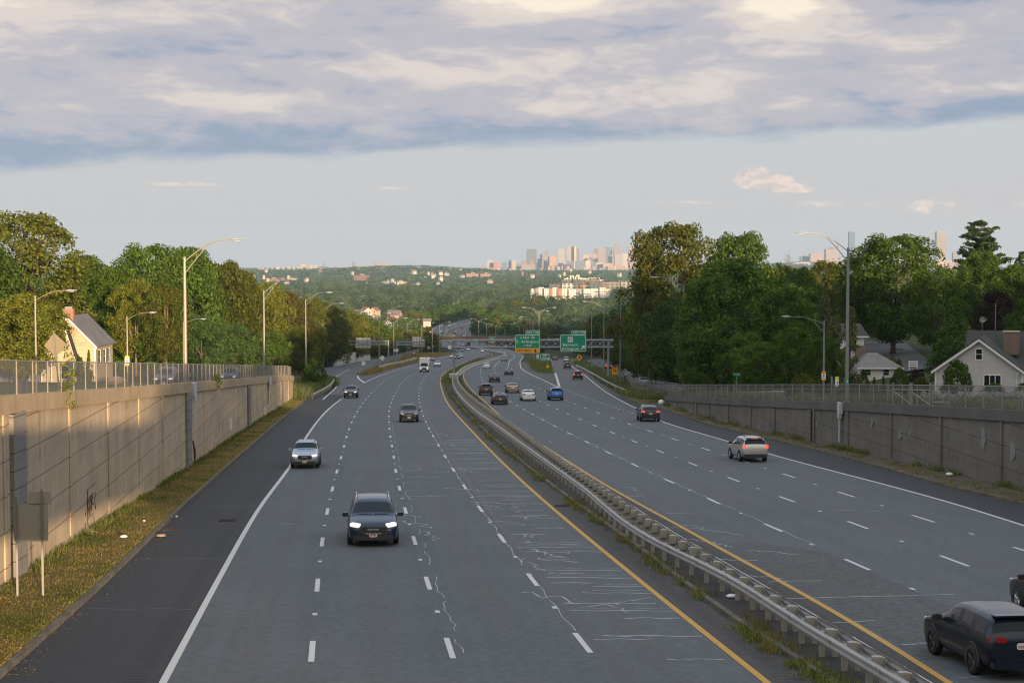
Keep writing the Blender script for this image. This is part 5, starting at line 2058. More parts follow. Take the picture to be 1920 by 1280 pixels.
def quads_mesh(name, V, mats, smooth=False):
    """V: (n,4,3) -> mesh of n quads"""
    n = len(V)
    me = bpy.data.meshes.new(name)
    me.vertices.add(n * 4)
    me.vertices.foreach_set('co', V.reshape(-1).astype(np.float32))
    me.loops.add(n * 4)
    me.loops.foreach_set('vertex_index', np.arange(n * 4, dtype=np.int32))
    me.polygons.add(n)
    me.polygons.foreach_set('loop_start', np.arange(0, n * 4, 4, dtype=np.int32))
    me.materials.append(mats)
    me.update(calc_edges=True)
    return me


def leafquads(P, N, size, rng, asp=0.62):
    """leaf-clump quads at points P facing about N"""
    n = len(P)
    N = N / (np.linalg.norm(N, axis=1, keepdims=True) + 1e-9)
    A = rng.normal(size=(n, 3))
    U = np.cross(N, A)
    U /= np.linalg.norm(U, axis=1, keepdims=True) + 1e-9
    W_ = np.cross(N, U)
    s = (size * rng.uniform(0.55, 1.3, size=(n, 1)))
    a, b_ = U * s * 0.5, W_ * s * 0.5 * asp
    bend = N * s * rng.uniform(-0.22, 0.22, size=(n, 1))
    k1, k2 = rng.uniform(-0.35, 0.35, size=(n, 1)), rng.uniform(-0.35, 0.35, size=(n, 1))
    return np.stack([P - a + bend, P - b_ + a * k1, P + a + bend, P + b_ + a * k2], axis=1)


def clump_leaves(C, Rr, per, size, rng, up=0.35, flat=0.8, out_c=None):
    """C (m,3) clump centres with radii Rr; leaves on the shell of each, biased to the upper/outer side"""
    m = len(C)
    n = (per * (Rr / Rr.mean()) ** 2).astype(int).clip(6)
    idx = np.repeat(np.arange(m), n)
    D = rng.normal(size=(len(idx), 3))
    D /= np.linalg.norm(D, axis=1, keepdims=True)
    bias = np.zeros((len(idx), 3))
    bias[:, 2] = up
    if out_c is not None:
        o = C[idx] - out_c
        o /= np.linalg.norm(o, axis=1, keepdims=True) + 1e-6
        bias += o * 0.55
    D = D + bias
    D /= np.linalg.norm(D, axis=1, keepdims=True)
    r = Rr[idx][:, None] * rng.uniform(0.55, 1.08, size=(len(idx), 1))
    off = D * r
    off[:, 2] *= flat
    N = D + rng.normal(size=D.shape) * 0.55
    return leafquads(C[idx] + off, N, size, rng)


def envelope(kind, t):
    if kind == 'broad': return np.sqrt(np.clip(1 - ((t - 0.42) / 0.60) ** 2, 0, 1))
    if kind == 'oak': return np.clip(np.sqrt(np.clip(1 - ((t - 0.5) / 0.55) ** 2, 0, 1)), 0, 1) ** 0.8
    if kind == 'round': return np.sqrt(np.clip(1 - ((t - 0.5) / 0.52) ** 2, 0, 1))
    if kind == 'column': return np.clip(np.minimum(t * 6 + 0.3, (1.02 - t) * 1.6), 0, 1) ** 0.7
    if kind == 'cone': return np.clip((1.03 - t) * 1.02, 0.02, 1) ** 0.85
    if kind == 'bush': return np.sqrt(np.clip(1 - (t * 0.97) ** 2.2, 0, 1))
    return np.ones_like(t)


def make_tree(name, kind, H, Rad, z0, m, per, leaf, rng, trunk=True, clr=(1.0, 1.9), limbs=7, bark=None, low=1.0):
    """H height, Rad crown radius, z0 crown base, m clumps, per leaves per clump -> (root children meshes)"""
    t = (np.arange(m) + rng.uniform(0, 1, m)) / m
    e = envelope(kind, t)
    ph = rng.uniform(0, 2 * pi, m)
    wob = 1 + 0.16 * np.sin(3 * ph + rng.uniform(0, 6)) + 0.10 * np.sin(5 * ph + 9 * t + rng.uniform(0, 6))
    rr = Rad * e * wob * np.sqrt(rng.uniform(0.30, 1.0, m))
    cr = rng.uniform(*clr, m)
    rr = np.maximum(rr - cr * 0.5, 0)
    zz = z0 + cr * 0.5 + (H - z0 - cr * 1.25) * t
    C_ = np.stack([rr * np.cos(ph), rr * np.sin(ph), zz], 1)
    V = clump_leaves(C_, cr, per, leaf, rng, out_c=np.array([0, 0, z0 + (H - z0) * 0.4]))
    crown = quads_mesh('crown', V, LEAF['mid green'])
    tm = None
    if trunk:
        b = MB()
        r0 = max(0.12, H * 0.018)
        lean = rng.uniform(-0.4, 0.4, 2)
        top = z0 + (H - z0) * 0.55
        pts = [(0, 0, -0.6), (lean[0] * 0.2, lean[1] * 0.2, z0 * 0.6), (lean[0], lean[1], z0 + (H - z0) * 0.25), (lean[0] * 1.3, lean[1] * 1.3, top)]
        b.tube(pts, [r0 * 1.35, r0, r0 * 0.75, r0 * 0.3], 8)
        order = np.argsort(-cr)[:limbs * 3:3] if m >= limbs * 3 else np.arange(min(m, limbs))
        for i in order:
            c = C_[i]
            s_ = Vector(pts[2]) * 0.5 + Vector(pts[1]) * 0.5
            s_.z = min(s_.z + rng.uniform(0, (H - z0) * 0.25), c[2] - 0.3)
            mid = (s_ + Vector(c)) / 2 + Vector((0, 0, -0.4))
            b.tube([s_, mid, c], [r0 * 0.5, r0 * 0.33, r0 * 0.1], 5)
        tm = b.mesh('trunk', bark or BARK, True)
    return crown, tm, H, Rad


def make_pine(H, Rad, rng):
    P, N = [], []
    b = MB()
    b.tube([(0, 0, -0.5), (0.1, 0, H * 0.5), (0, 0.1, H * 0.97)], [0.42, 0.26, 0.05], 8)
    Vs = []
    for k_ in range(19):
        z = H * (0.22 + 0.76 * k_ / 18.5)
        L_ = Rad * (1.12 - 0.88 * (k_ / 18.5) ** 1.4) * rng.uniform(0.75, 1.15)
        for j in range(8 if k_ < 16 else 5):
            a = rng.uniform(0, 2 * pi)
            l = L_ * rng.uniform(0.55, 1.1)
            rise = l * rng.uniform(0.05, 0.28)
            tip = np.array([l * cos(a), l * sin(a), z + rise])
            b.tube([(0, 0, z), tip * np.array([.5, .5, 0]) + np.array([0, 0, z + rise * 0.3]), tip], [0.07, 0.05, 0.02], 4)
            s = np.linspace(0.25, 1.0, 7)
            C_ = np.stack([tip[0] * s, tip[1] * s, z + rise * s ** 1.6], 1) + rng.normal(size=(7, 3)) * 0.12
            Vs.append(clump_leaves(C_, rng.uniform(0.4, 0.8, 7) * (0.7 + 0.6 * l / Rad), 32, 0.42, rng, up=0.6, flat=0.42))
    return quads_mesh('crown', np.concatenate(Vs), PINE), b.mesh('trunk', BARK, True), H, Rad


def make_dead(H, rng, spread=2.6):
    b = MB()
    b.tube([(0, 0, 0), (0.1, 0, H * .5), (0.2, 0.1, H * 0.95)], [0.16, 0.1, 0.03], 6)
    for k_ in range(26):
        z = H * rng.uniform(0.2, 0.92)
        a = rng.uniform(0, 2 * pi)
        l = spread * rng.uniform(0.4, 1.0) * (1.15 - z / H * 0.7)
        p0, p1 = np.array([0.1, 0, z]), np.array([l * cos(a), l * sin(a), z + l * 0.45])
        b.tube([p0, (p0 + p1) / 2 + rng.normal(size=3) * 0.1, p1], [0.05, 0.035, 0.015], 4)
        for q in range(5):
            s = rng.uniform(0.3, 1)
            c = p0 + (p1 - p0) * s
            d = rng.normal(size=3) * 0.5 + np.array([0, 0, 0.35])
            b.tube([c, c + d * 0.6 + rng.normal(size=3) * 0.06, c + d * 1.2], [0.022, 0.016, 0.008], 3)
    return b.mesh('bare_branches', DEADW)


rg = np.random.default_rng(5)
PROTO = {
    'oak_a': make_tree('oak', 'oak', 20, 8.2, 2.0, 150, 165, 0.46, rg, clr=(1.4, 2.5), limbs=9),
    'oak_b': make_tree('oak', 'broad', 18, 8.0, 1.6, 140, 165, 0.46, rg, clr=(1.3, 2.4), limbs=9),
    'maple': make_tree('maple', 'round', 16, 6.6, 1.6, 125, 150, 0.42, rg, clr=(1.1, 2.0)),
    'ash': make_tree('ash', 'oak', 17, 6.0, 3.0, 80, 170, 0.40, rg, clr=(1.0, 1.9), bark=BARKT, limbs=10),
    'column': make_tree('column', 'column', 12, 1.9, 0.4, 60, 120, 0.30, rg, clr=(0.5, 0.9)),
    'cone': make_tree('cone', 'cone', 11, 4.4, 0.5, 80, 150, 0.34, rg, clr=(0.7, 1.3)),
    'bush': make_tree('bush', 'bush', 3.0, 2.4, 0.1, 34, 110, 0.24, rg, clr=(0.45, 0.8), trunk=True, limbs=4),
    'clipped': make_tree('clipped', 'bush', 2.0, 1.7, 0.05, 70, 90, 0.13, rg, clr=(0.3, 0.42), trunk=False),
    'mid_a': make_tree('mid', 'oak', 16, 6.4, 1.2, 56, 105, 0.62, rg, clr=(1.2, 2.2), limbs=4),
    'mid_b': make_tree('mid', 'broad', 15, 6.2, 1.0, 54, 105, 0.62, rg, clr=(1.2, 2.2), limbs=4),
    'mid_c': make_tree('mid', 'round', 14, 5.4, 0.8, 46, 105, 0.62, rg, clr=(1.1, 2.0), limbs=4),
    'far_a': make_tree('far', 'round', 15, 6.2, 0.5, 32, 80, 0.95, rg, clr=(1.5, 2.4), limbs=3),
    'far_b': make_tree('far', 'broad', 15, 6.8, 0.5, 32, 80, 0.95, rg, clr=(1.5, 2.6), limbs=3),
}
PROTO['pine'] = make_pine(20, 7.2, rg)
TCOUNT = 0


def tree(label, proto, p, hgt_, wid=None, tone=None, group=None, name='tree', cat='tree', rot=None):
    global TCOUNT
    TCOUNT += 1
    cm, tm, H, Rad = PROTO[proto]
    sz_ = hgt_ / H
    sx_ = (wid / 2 / Rad) if wid else sz_
    r = thing(name, label, cat, tuple(p), random.uniform(0, 6.28) if rot is None else rot, group)
    r.scale = (sx_, sx_, sz_)
    c = link('crown', cm, r)
    if tone and proto != 'pine':
        c.material_slots[0].link = 'OBJECT'
        c.material_slots[0].material = LEAF[tone]
    if tm: link('trunk', tm, r)
    return r


def ptree(label, proto, px, top, Y, wpx, tone=None, lift=0.0, **kw):
    """tree whose crown tops out at photo row `top`, wpx photo pixels wide, Y metres ahead"""
    q = Vector(at(px, 640, Y))
    q.z = T(q.x, q.y) - 0.15 + lift
    s_ = FPX / Y
    return tree(label, proto, q, at(px, top, Y).z - q.z, wpx / s_, tone, **kw)


GL_, GR_ = 'trees of the wood behind the tall wall', 'trees behind the lower grey wall'
for a in (
    ('huge olive tree rising highest at the wood edge beyond the beige house roof', 'oak_a', 30, 396, 235, 260, 'olive green'),
    ('dark tree filling in behind the huge tree at the wood edge', 'oak_b', -60, 430, 215, 240, 'dark green'),
    ('sunlit olive tree standing before the beige house, the slim lamp against it', 'maple', 42, 548, 185, 165, 'yellow-green'),
    ('low leafy tree crowding the dark blue side of the beige house', 'maple', 92, 560, 228, 105, 'olive green'),
    ('broad olive tree behind the brick chimney', 'oak_b', 160, 478, 262, 180, 'mid green'),
    ('bushy mid green tree behind the slim lamp with the bus stop sign', 'maple', 215, 500, 250, 120, 'mid green'),
    ('tall oak whose top makes the knob beside the tall tan street light', 'oak_a', 280, 456, 290, 175, 'mid green'),
    ('dark oak just behind the top of the tall tan street light', 'oak_b', 355, 462, 300, 165, 'dark green'),
    ('yellowish ash with bare tan limbs before the oak knob', 'ash', 255, 520, 232, 90, 'yellow-green'),
    ('brown-tinged ash with forked tan trunk before the tall tan street light', 'ash', 310, 528, 226, 95, 'olive green'),
    ('dense green tree just beyond the tall tan street light', 'oak_a', 412, 488, 305, 150, 'olive green'),
    ('dark low tree under the oaks near the tall tan street light', 'maple', 375, 590, 238, 110, 'blue-green'),
    ('dark undergrowth tree right of the beige house wall', 'maple', 232, 590, 238, 90, 'dark green'),
    ('low dark tree between the slim lamp and the tall tan light', 'maple', 300, 600, 232, 95, 'dark green'),
    ('olive tree sloping down behind the second wall light', 'oak_b', 450, 505, 330, 130, 'olive green'),
    ('yellow-green tree behind the second wall light', 'oak_a', 492, 527, 350, 115, 'yellow-green'),
    ('low dark tree at the far end of the tall wall', 'maple', 438, 605, 268, 100, 'blue-green'),
    ('dark leafy tree over the last stretch of the tall wall', 'maple', 505, 618, 300, 95, 'dark green'),
    ('olive-brown tree beyond the end of the tall wall', 'oak_b', 535, 545, 385, 110, 'brown-tinged'),
    ('green tree behind the first ramp street light', 'oak_a', 575, 556, 400, 100, 'olive green'),
    ('low yellow-green tree behind the leafy mound', 'maple', 560, 610, 375, 80, 'yellow-green'),
    ('rust-tinged low tree over the curved pale wall', 'maple', 612, 618, 500, 70, 'brown-tinged'),
    ('yellow-green tree above the curved pale wall', 'oak_a', 650, 580, 560, 95, 'yellow-green'),
    ('olive tree behind the twin ramp street lights', 'oak_b', 612, 566, 480, 100, 'olive green'),
):
    ptree(*a, group=GL_)
for a in (
    ('great oak with ragged lit top, tallest of the wood across the road', 'oak_a', 1258, 416, 262, 185, 'olive green'),
    ('tall oak adjoining the great oak, sky gap between their tops', 'oak_a', 1385, 434, 275, 160, 'mid green'),
    ('bulging oak flank below the great oak, next to the distant city', 'oak_b', 1222, 510, 290, 110, 'mid green'),
    ('big round dark maple standing before the great oak', 'oak_b', 1372, 484, 208, 235, 'dark green'),
    ('dark lower maple right of the big round maple', 'maple', 1470, 540, 200, 150, 'dark green'),
    ('leaning dark maple left of the big round maple', 'maple', 1268, 560, 235, 140, 'blue-green'),
    ('low dark tree under the big round maple by the stub street lamp', 'maple', 1330, 610, 206, 140, 'dark green'),
    ('low dark tree behind the street-name sign', 'maple', 1405, 620, 198, 130, 'dark green'),
    ('olive tree on the skyline behind the curved lamp arm', 'maple', 1545, 488, 330, 100, 'olive green'),
    ('green tree low on the skyline left of the curved lamp arm', 'oak_b', 1500, 500, 310, 100, 'mid green'),
    ('huge oak with a thick dark trunk behind the white house', 'oak_a', 1674, 438, 275, 205, 'mid green'),
    ('dark oak behind the tall grey street light', 'oak_b', 1612, 505, 300, 90, 'dark green'),
    ('light green maple with visible limbs before the huge oak', 'ash', 1752, 505, 255, 125, 'mid green'),
    ('dark pyramid-shaped tree above the grey house gable', 'cone', 1788, 556, 205, 118, 'dark green'),
    ('rounded dark tree in front of the pine', 'maple', 1838, 470, 290, 110, 'dark green'),
    ('dark tree right of the pine at the picture edge', 'oak_b', 1905, 495, 270, 130, 'dark green'),
    ('dark purple beech behind the grey house roof', 'maple', 1868, 545, 240, 90, 'dark purple'),
    ('green tree behind the aerial pole of the grey house', 'maple', 1925, 560, 225, 90, 'mid green'),
    ('slim columnar tree beside the white house', 'column', 1594, 574, 185, 44, 'grey-green'),
    ('pale columnar tree left of the tall grey street light', 'column', 1546, 553, 205, 50, 'grey-green'),
    ('second pale columnar tree leaning against the dark maple', 'column', 1566, 590, 195, 46, 'grey-green'),
    ('feathery yellow-flecked sumac behind the fence by the bus stop lamp', 'maple', 1490, 612, 176, 105, 'mid green'),
    ('dark sumac thicket behind the street-name sign post', 'maple', 1425, 640, 180, 110, 'dark green'),
    ('leafy sumac left of the lime topped sign', 'maple', 1545, 630, 172, 80, 'dark green'),
    ('small feathery tree growing through the fence at the wall end', 'bush', 1302, 688, 195, 52, 'mid green'),
    ('rounded bush with yellow tints before the sumac', 'bush', 1505, 700, 166, 60, 'olive green'),
    ('dark bushy tree at the foot of the great oak by the frontage road', 'maple', 1230, 600, 300, 110, 'dark green'),
    ('brown-tinged tree beside the tall gantry post', 'oak_b', 1170, 590, 400, 85, 'brown-tinged'),
    ('dark tree arching over the frontage road bend', 'maple', 1195, 630, 350, 90, 'dark green'),
):
    ptree(*a, group=GR_)
ptree('white pine with layered dark boughs above all its neighbours', 'pine', 1836, 413, 330, 155, group=GR_)
ptree('thin spruce at the picture edge beyond the pine', 'pine', 1912, 470, 330, 50, group=GR_)
for lb, px, top, Y, wpx in (('bare grey dead tree tangled in the dark wood beside the great oak', 1216, 556, 262, 62), ('bare-topped dead spruce on the skyline between the oaks', 1477, 465, 330, 34)):
    q = Vector(at(px, 640, Y))
    zt = at(px, top, Y).z
    q.z = T(q.x, q.y)
    rt = thing('dead_tree', lb, 'dead tree', tuple(q), 0, None)
    hh_ = zt - q.z
    o = link('branches', make_dead(hh_, rg, wpx / 2 / (FPX / Y)), rt)
# shrubs in the gardens
for a in (
    ('green leafy mound at the end of the tall wall', 'bush', 588, 672, 268, 52, 'mid green'),
    ('small conical evergreen against the beige house', 'cone', 166, 655, 190, 18, 'mid green'),
    ('rambling rose bush beside the beige house door', 'bush', 148, 668, 188, 30, 'mid green'),
    ('loose leafy shrub before the grey house wall', 'bush', 1795, 675, 158, 66, 'mid green'),
    ('round clipped dark shrub under the grey house triple window', 'clipped', 1865, 718, 150, 56, 'dark green'),
    ('second clipped dark shrub at the grey house corner', 'clipped', 1925, 716, 150, 44, 'dark green'),
    ('tall clipped dome yew before the white house', 'clipped', 1687, 688, 205, 34, 'dark green'),
    ('dark clipped dome left of the white house windows', 'clipped', 1620, 692, 205, 22, 'dark green'),
    ('bright green shrub beside the side street', 'bush', 1672, 666, 240, 22, 'yellow-green'),
    ('second bright green shrub beside the side street', 'bush', 1686, 672, 236, 18, 'yellow-green'),
    ('reddish barberry by the garden barrier', 'bush', 1718, 692, 215, 34, 'dark purple'),
    ('low arborvitae hedge bush before the white house', 'cone', 1640, 706, 190, 16, 'mid green'),
    ('second low arborvitae before the white house', 'cone', 1657, 704, 190, 16, 'mid green'),
    ('third low arborvitae before the white house', 'cone', 1700, 704, 185, 17, 'mid green'),
    ('yellow-green hedge bush between the two houses', 'bush', 1728, 706, 180, 40, 'olive green'),
    ('brushy bush at the wall fence near the gate frame', 'bush', 1610, 712, 160, 36, 'olive green'),
):
    ptree(*a, group='garden shrubs', name='shrub', cat='shrub')
# woods on either side of the descending road: every crown its own tree
tones_l = ['olive green', 'yellow-green', 'mid green', 'yellow-green', 'olive green', 'mid green', 'yellow-green', 'brown-tinged']
tones_r = ['dark green', 'mid green', 'blue-green', 'brown-tinged', 'olive green', 'dark green']
cnt = {}


def wood(side, fn, sgn, y0, y1, rows_, tones, where, hmul=1.0):
    y = y0
    while y < y1:
        for rw, (d0, d1) in enumerate(rows_):
            x = float(fn(y)) + sgn * random.uniform(d0, d1)
            yy_ = y + random.uniform(-3, 3)
            p = (x, yy_, T(x, yy_) - 0.3)
            px, py = proj(p)
            if not (-60 < px < 1980): continue
            k_ = random.choice(('mid_a', 'mid_b', 'mid_c')) if y < 900 else random.choice(('far_a', 'far_b'))
            tn = random.choice(tones)
            key = (where, tn)
            cnt[key] = cnt.get(key, 0) + 1
            h_ = random.uniform(12, 17.5) * hmul * (1.0 + 0.06 * rw)
            tree(f'{tn} tree of the {where}, {nth(cnt[key])} of that tone', k_, p, h_, random.uniform(12, 16.5), tn, group=f'trees of the {where}')
        y += 8.6 + y * 0.0125


wood('l', BLC, -1, 415, 870, ((3, 7), (13, 20)), tones_l, 'roadside wood along the ramp')
wood('l', BLC, -1, 872, 1000, ((1, 3), (9, 13)), tones_l, 'grove left of the overpass', 0.95)
wood('l', BLC, -1, 1050, 1600, ((2, 7),), tones_r, 'far wood outside the bend', 1.0)
wood('r', lambda y: max(float(FR(y)) if y < 640 else 0, float(BRC(y))) + 1.5, 1, 300, 860, ((3, 8), (14, 22)), tones_r, 'wood along the exit ramp', 1.05)
wood('r', BRC, 1, 1048, 1620, ((1, 4), (13, 19)), tones_r, 'dark wood inside the bend', 1.15)
# bank of trees between exit ramp end and overpass
for i in range(16):
    y = random.uniform(830, 1010)
    x = random.uniform(10, 95)
    p = (x, y, T(x, y) - 0.3)
    tn = random.choice(tones_r)
    tree(f'{tn} tree on the knoll right of the overpass, number {nth(i + 1)} of sixteen', random.choice(('mid_a', 'mid_b', 'mid_c')), p, random.uniform(11, 15), random.uniform(12, 15), tn, group='trees on the knoll by the overpass')
# three unseen trees added behind the bridge to block sun from the far wall
for i, (x, y, h_) in enumerate(((49.5, -100, 10.5), (59, -103, 12.0), (69, -106, 13.5))):
    tree(f'tree on the hill behind the bridge, {nth(i + 1)} from the road', 'oak_b', (x, y, T(x, y) - 0.3), h_, 13, 'mid green', group='trees behind the bridge')

# the far woods of the valley floor: one mass
def far_wood():
    rng = np.random.default_rng(21)
    Q = []
    T0 = []
    for y0, y1, sp, nq, lf, lim in ((150, 430, 13.0, 150, 1.2, 2.2), (430, 1000, 11.0, 330, 0.9, 0.34), (1000, 1500, 13.0, 250, 1.15, 0.34), (1500, 2300, 15.0, 190, 1.5, 0.36), (2300, 3400, 22.0, 110, 2.1, 0.34), (3400, 5200, 32.0, 60, 3.0, 0.33), (5200, 8300, 50.0, 24, 6.0, 0.33)):
        y = y0
        while y < y1:
            xs = np.arange(-lim * y - 40, lim * y + 40, sp) if y > 440 else np.arange(-420, 420, sp)
            for x in xs:
                xx = x + rng.uniform(-.5, .5) * sp
                yy_ = y + rng.uniform(-.5, .5) * sp * 1.6
                if yy_ < 440 and (-95 - 0.1 * yy_ < xx < 108 + 0.1 * yy_ or abs(xx) > 420): continue
                if yy_ < 870 and float(BLC(yy_)) - 24 < xx < max(float(FR(yy_)) if yy_ < 640 else 0, float(BRC(yy_))) + 27: continue
                if yy_ < 1640 and float(BLC(yy_)) - 9 < xx < float(BRC(yy_)) + 12: continue
                if yy_ < 1720 and abs(xx - float((LY(yy_) + RY(yy_)) / 2)) < 26: continue
                if any(abs(xx / yy_ - t0_) < hw_ and ya_ < yy_ < yb_ for t0_, hw_, ya_, yb_ in CLEAR): continue
                T0.append((xx, yy_, nq, lf))
            y += sp * 1.6
    for xx, yy_, nq, lf in T0:
        zz = valley(xx, yy_) if yy_ > 2100 else T(xx, yy_)
        h_ = rng.uniform(11, 19) * (1.0 if yy_ < 2000 else max(0.55, 1 - (yy_ - 2000) / 4000))
        r_ = rng.uniform(5.5, 8.5) * (1.0 if yy_ < 2300 else 1.25 if yy_ < 3400 else 1.8 if yy_ < 5200 else 2.6)
        D = rng.normal(size=(nq, 3))
        D[:, 2] = np.abs(D[:, 2]) * 1.1 - 0.25
        D[:, 1] -= 0.25
        D /= np.linalg.norm(D, axis=1, keepdims=True)
        lump = 1 + 0.22 * np.sin(D[:, :1] * 5 + xx) * np.cos(D[:, 2:] * 6 + yy_)
        P = np.array([xx, yy_, zz + h_ * 0.45]) + D * np.array([r_, r_, h_ * 0.55]) * lump * rng.uniform(0.85, 1.05, size=(nq, 1))
        Q.append(leafquads(P, D + rng.normal(size=D.shape) * 0.45, lf, rng, 0.75))
    return np.concatenate(Q)


CLEAR = []    # gaps in the woods before the big buildings: x/y, half width, from, to
m, t = material('far_foliage')
geo = t.n('ShaderNodeNewGeometry')
rnd, pos = geo.outputs['Random Per Island'], geo.outputs['Position']
n = t.noise(t.mapv(pos, (0.022, 0.012, 0.02)), 1.0, 4, 0.6)
n2 = t.noise(pos, 0.06, 3)
col = t.mix(t.sm(n, 0.38, 0.60), (0.032, 0.058, 0.034), (0.080, 0.112, 0.050))
col = t.mix(t.sm(n2, 0.55, 0.75, 0, 0.6), col, (0.05, 0.075, 0.035))
tn_ = t.noise(t.mapv(pos, (0.07, 0.045, 0.0)), 1.0, 1)
f = t.m('MULTIPLY', t.m('MULTIPLY_ADD', rnd, 0.5, 0.75), t.sm(tn_, 0.35, 0.65, 0.55, 1.45))
out(t, principled(t, t.mix(1.0, col, t.vec(f, f, f), 'MULTIPLY'), 0.9, spec=0.05))
FARW = m
# ------------------------------------------------------------------ vehicles
TYRE = simple('tyre_rubber', (0.018, 0.018, 0.019), 0.8)
RIM = simple('alloy_rim', (0.42, 0.43, 0.44), 0.35, 0.8)
RIMD = simple('dark_rim', (0.05, 0.05, 0.052), 0.4, 0.6)
BLACKP = simple('black_plastic', (0.022, 0.022, 0.023), 0.6)
CHROME = simple('chrome_trim', (0.72, 0.73, 0.75), 0.15, 1.0)
CGLASS = simple('car_glass', (0.008, 0.016, 0.024), 0.05, 0.0, 0.22)
HLON = emissive('headlamp_lit', (1.0, 0.97, 0.92), 0.42)
HLOFF = simple('headlamp_clear', (0.55, 0.57, 0.6), 0.1, 0.2)
TLON = emissive('tail_lamp_lit', (1.0, 0.10, 0.04), 0.8, (0.5, 0.02, 0.02))
TLOFF = simple('tail_lamp_red', (0.30, 0.012, 0.014), 0.15)
PLATE = simple('number_plate', (0.70, 0.68, 0.64), 0.5)
PLRED = simple('plate_red', (0.45, 0.06, 0.06), 0.5)
PAINTC = {}


def carpaint(name, c, metal=0.35, rough=0.28):
    if name not in PAINTC:
        m, t = material('paint_' + name)
        out(t, principled(t, c, rough, metal, 0.5, Coat_Weight=0.45, Coat_Roughness=0.05))
        PAINTC[name] = m
    return PAINTC[name]


# side profiles: (y, z underside, z belt, z top, half width low, half width belt, half width top, roof?)
# y runs forward; stations go from nose to tail
SUV = dict(L=4.62, W=1.84, H=1.68, st=[
    (2.31, .42, .62, .66, .62, .66, .50, 0), (2.26, .26, .74, .80, .80, .82, .66, 0), (2.08, .22, .86, .94, .90, .88, .74, 0), (1.62, .22, .96, 1.04, .92, .90, .78, 0),
    (1.10, .22, 1.02, 1.11, .92, .90, .80, 0), (0.98, .22, 1.04, 1.15, .92, .90, .80, 1), (0.28, .22, 1.08, 1.62, .92, .89, .64, 1), (0.10, .22, 1.09, 1.66, .92, .89, .65, 2),
    (-0.30, .22, 1.10, 1.68, .92, .89, .66, 2), (-0.38, .22, 1.10, 1.68, .92, .89, .66, 3), (-1.20, .22, 1.12, 1.66, .92, .89, .65, 2), (-1.30, .22, 1.13, 1.655, .92, .89, .64, 3),
    (-1.86, .24, 1.15, 1.60, .91, .87, .62, 2), (-2.00, .28, 1.13, 1.55, .90, .86, .61, 4), (-2.24, .40, 1.06, 1.14, .88, .84, .72, 5), (-2.29, .46, .98, 1.02, .84, .80, .70, 0), (-2.31, .50, .72, .74, .78, .76, .6, 0)])
SEDAN = dict(L=4.80, W=1.84, H=1.45, st=[
    (2.40, .40, .56, .60, .60, .64, .50, 0), (2.34, .22, .66, .72, .82, .82, .66, 0), (2.14, .18, .76, .83, .90, .87, .74, 0), (1.60, .18, .84, .92, .92, .89, .78, 0),
    (1.02, .18, .90, .98, .92, .90, .80, 0), (0.90, .18, .92, 1.01, .92, .90, .80, 1), (0.10, .18, .95, 1.41, .92, .88, .60, 1), (-0.06, .18, .96, 1.44, .92, .88, .61, 2),
    (-0.40, .18, .97, 1.45, .92, .88, .62, 2), (-0.48, .18, .97, 1.45, .92, .88, .62, 3), (-1.00, .18, .98, 1.42, .92, .88, .61, 2), (-1.10, .18, .99, 1.40, .92, .88, .60, 4),
    (-1.78, .20, 1.00, 1.10, .91, .86, .68, 5), (-1.90, .22, 1.00, 1.06, .91, .86, .72, 0), (-2.28, .30, .97, 1.03, .88, .83, .72, 0), (-2.36, .40, .86, .90, .86, .82, .70, 0), (-2.40, .44, .62, .64, .80, .78, .6, 0)])
VAN = dict(L=5.18, W=2.02, H=1.78, st=[
    (2.59, .40, .62, .66, .66, .70, .55, 0), (2.52, .22, .76, .83, .88, .90, .72, 0), (2.34, .18, .88, .96, .98, .96, .82, 0), (1.90, .18, .97, 1.07, 1.01, .98, .86, 0),
    (1.62, .18, 1.02, 1.13, 1.01, .99, .88, 0), (1.50, .18, 1.04, 1.17, 1.01, .99, .88, 1), (0.58, .18, 1.08, 1.70, 1.01, .98, .72, 1), (0.36, .18, 1.09, 1.75, 1.01, .98, .73, 2),
    (-0.20, .18, 1.10, 1.78, 1.01, .98, .74, 2), (-0.28, .18, 1.10, 1.78, 1.01, .98, .74, 3), (-1.30, .18, 1.11, 1.77, 1.01, .98, .74, 2), (-1.40, .18, 1.11, 1.77, 1.01, .98, .74, 3),
    (-2.14, .22, 1.12, 1.72, 1.00, .96, .72, 2), (-2.30, .26, 1.10, 1.67, .99, .95, .70, 4), (-2.50, .36, 1.06, 1.14, .97, .93, .80, 5), (-2.56, .44, .96, 1.0, .94, .90, .78, 0), (-2.59, .48, .70, .72, .88, .86, .7, 0)])


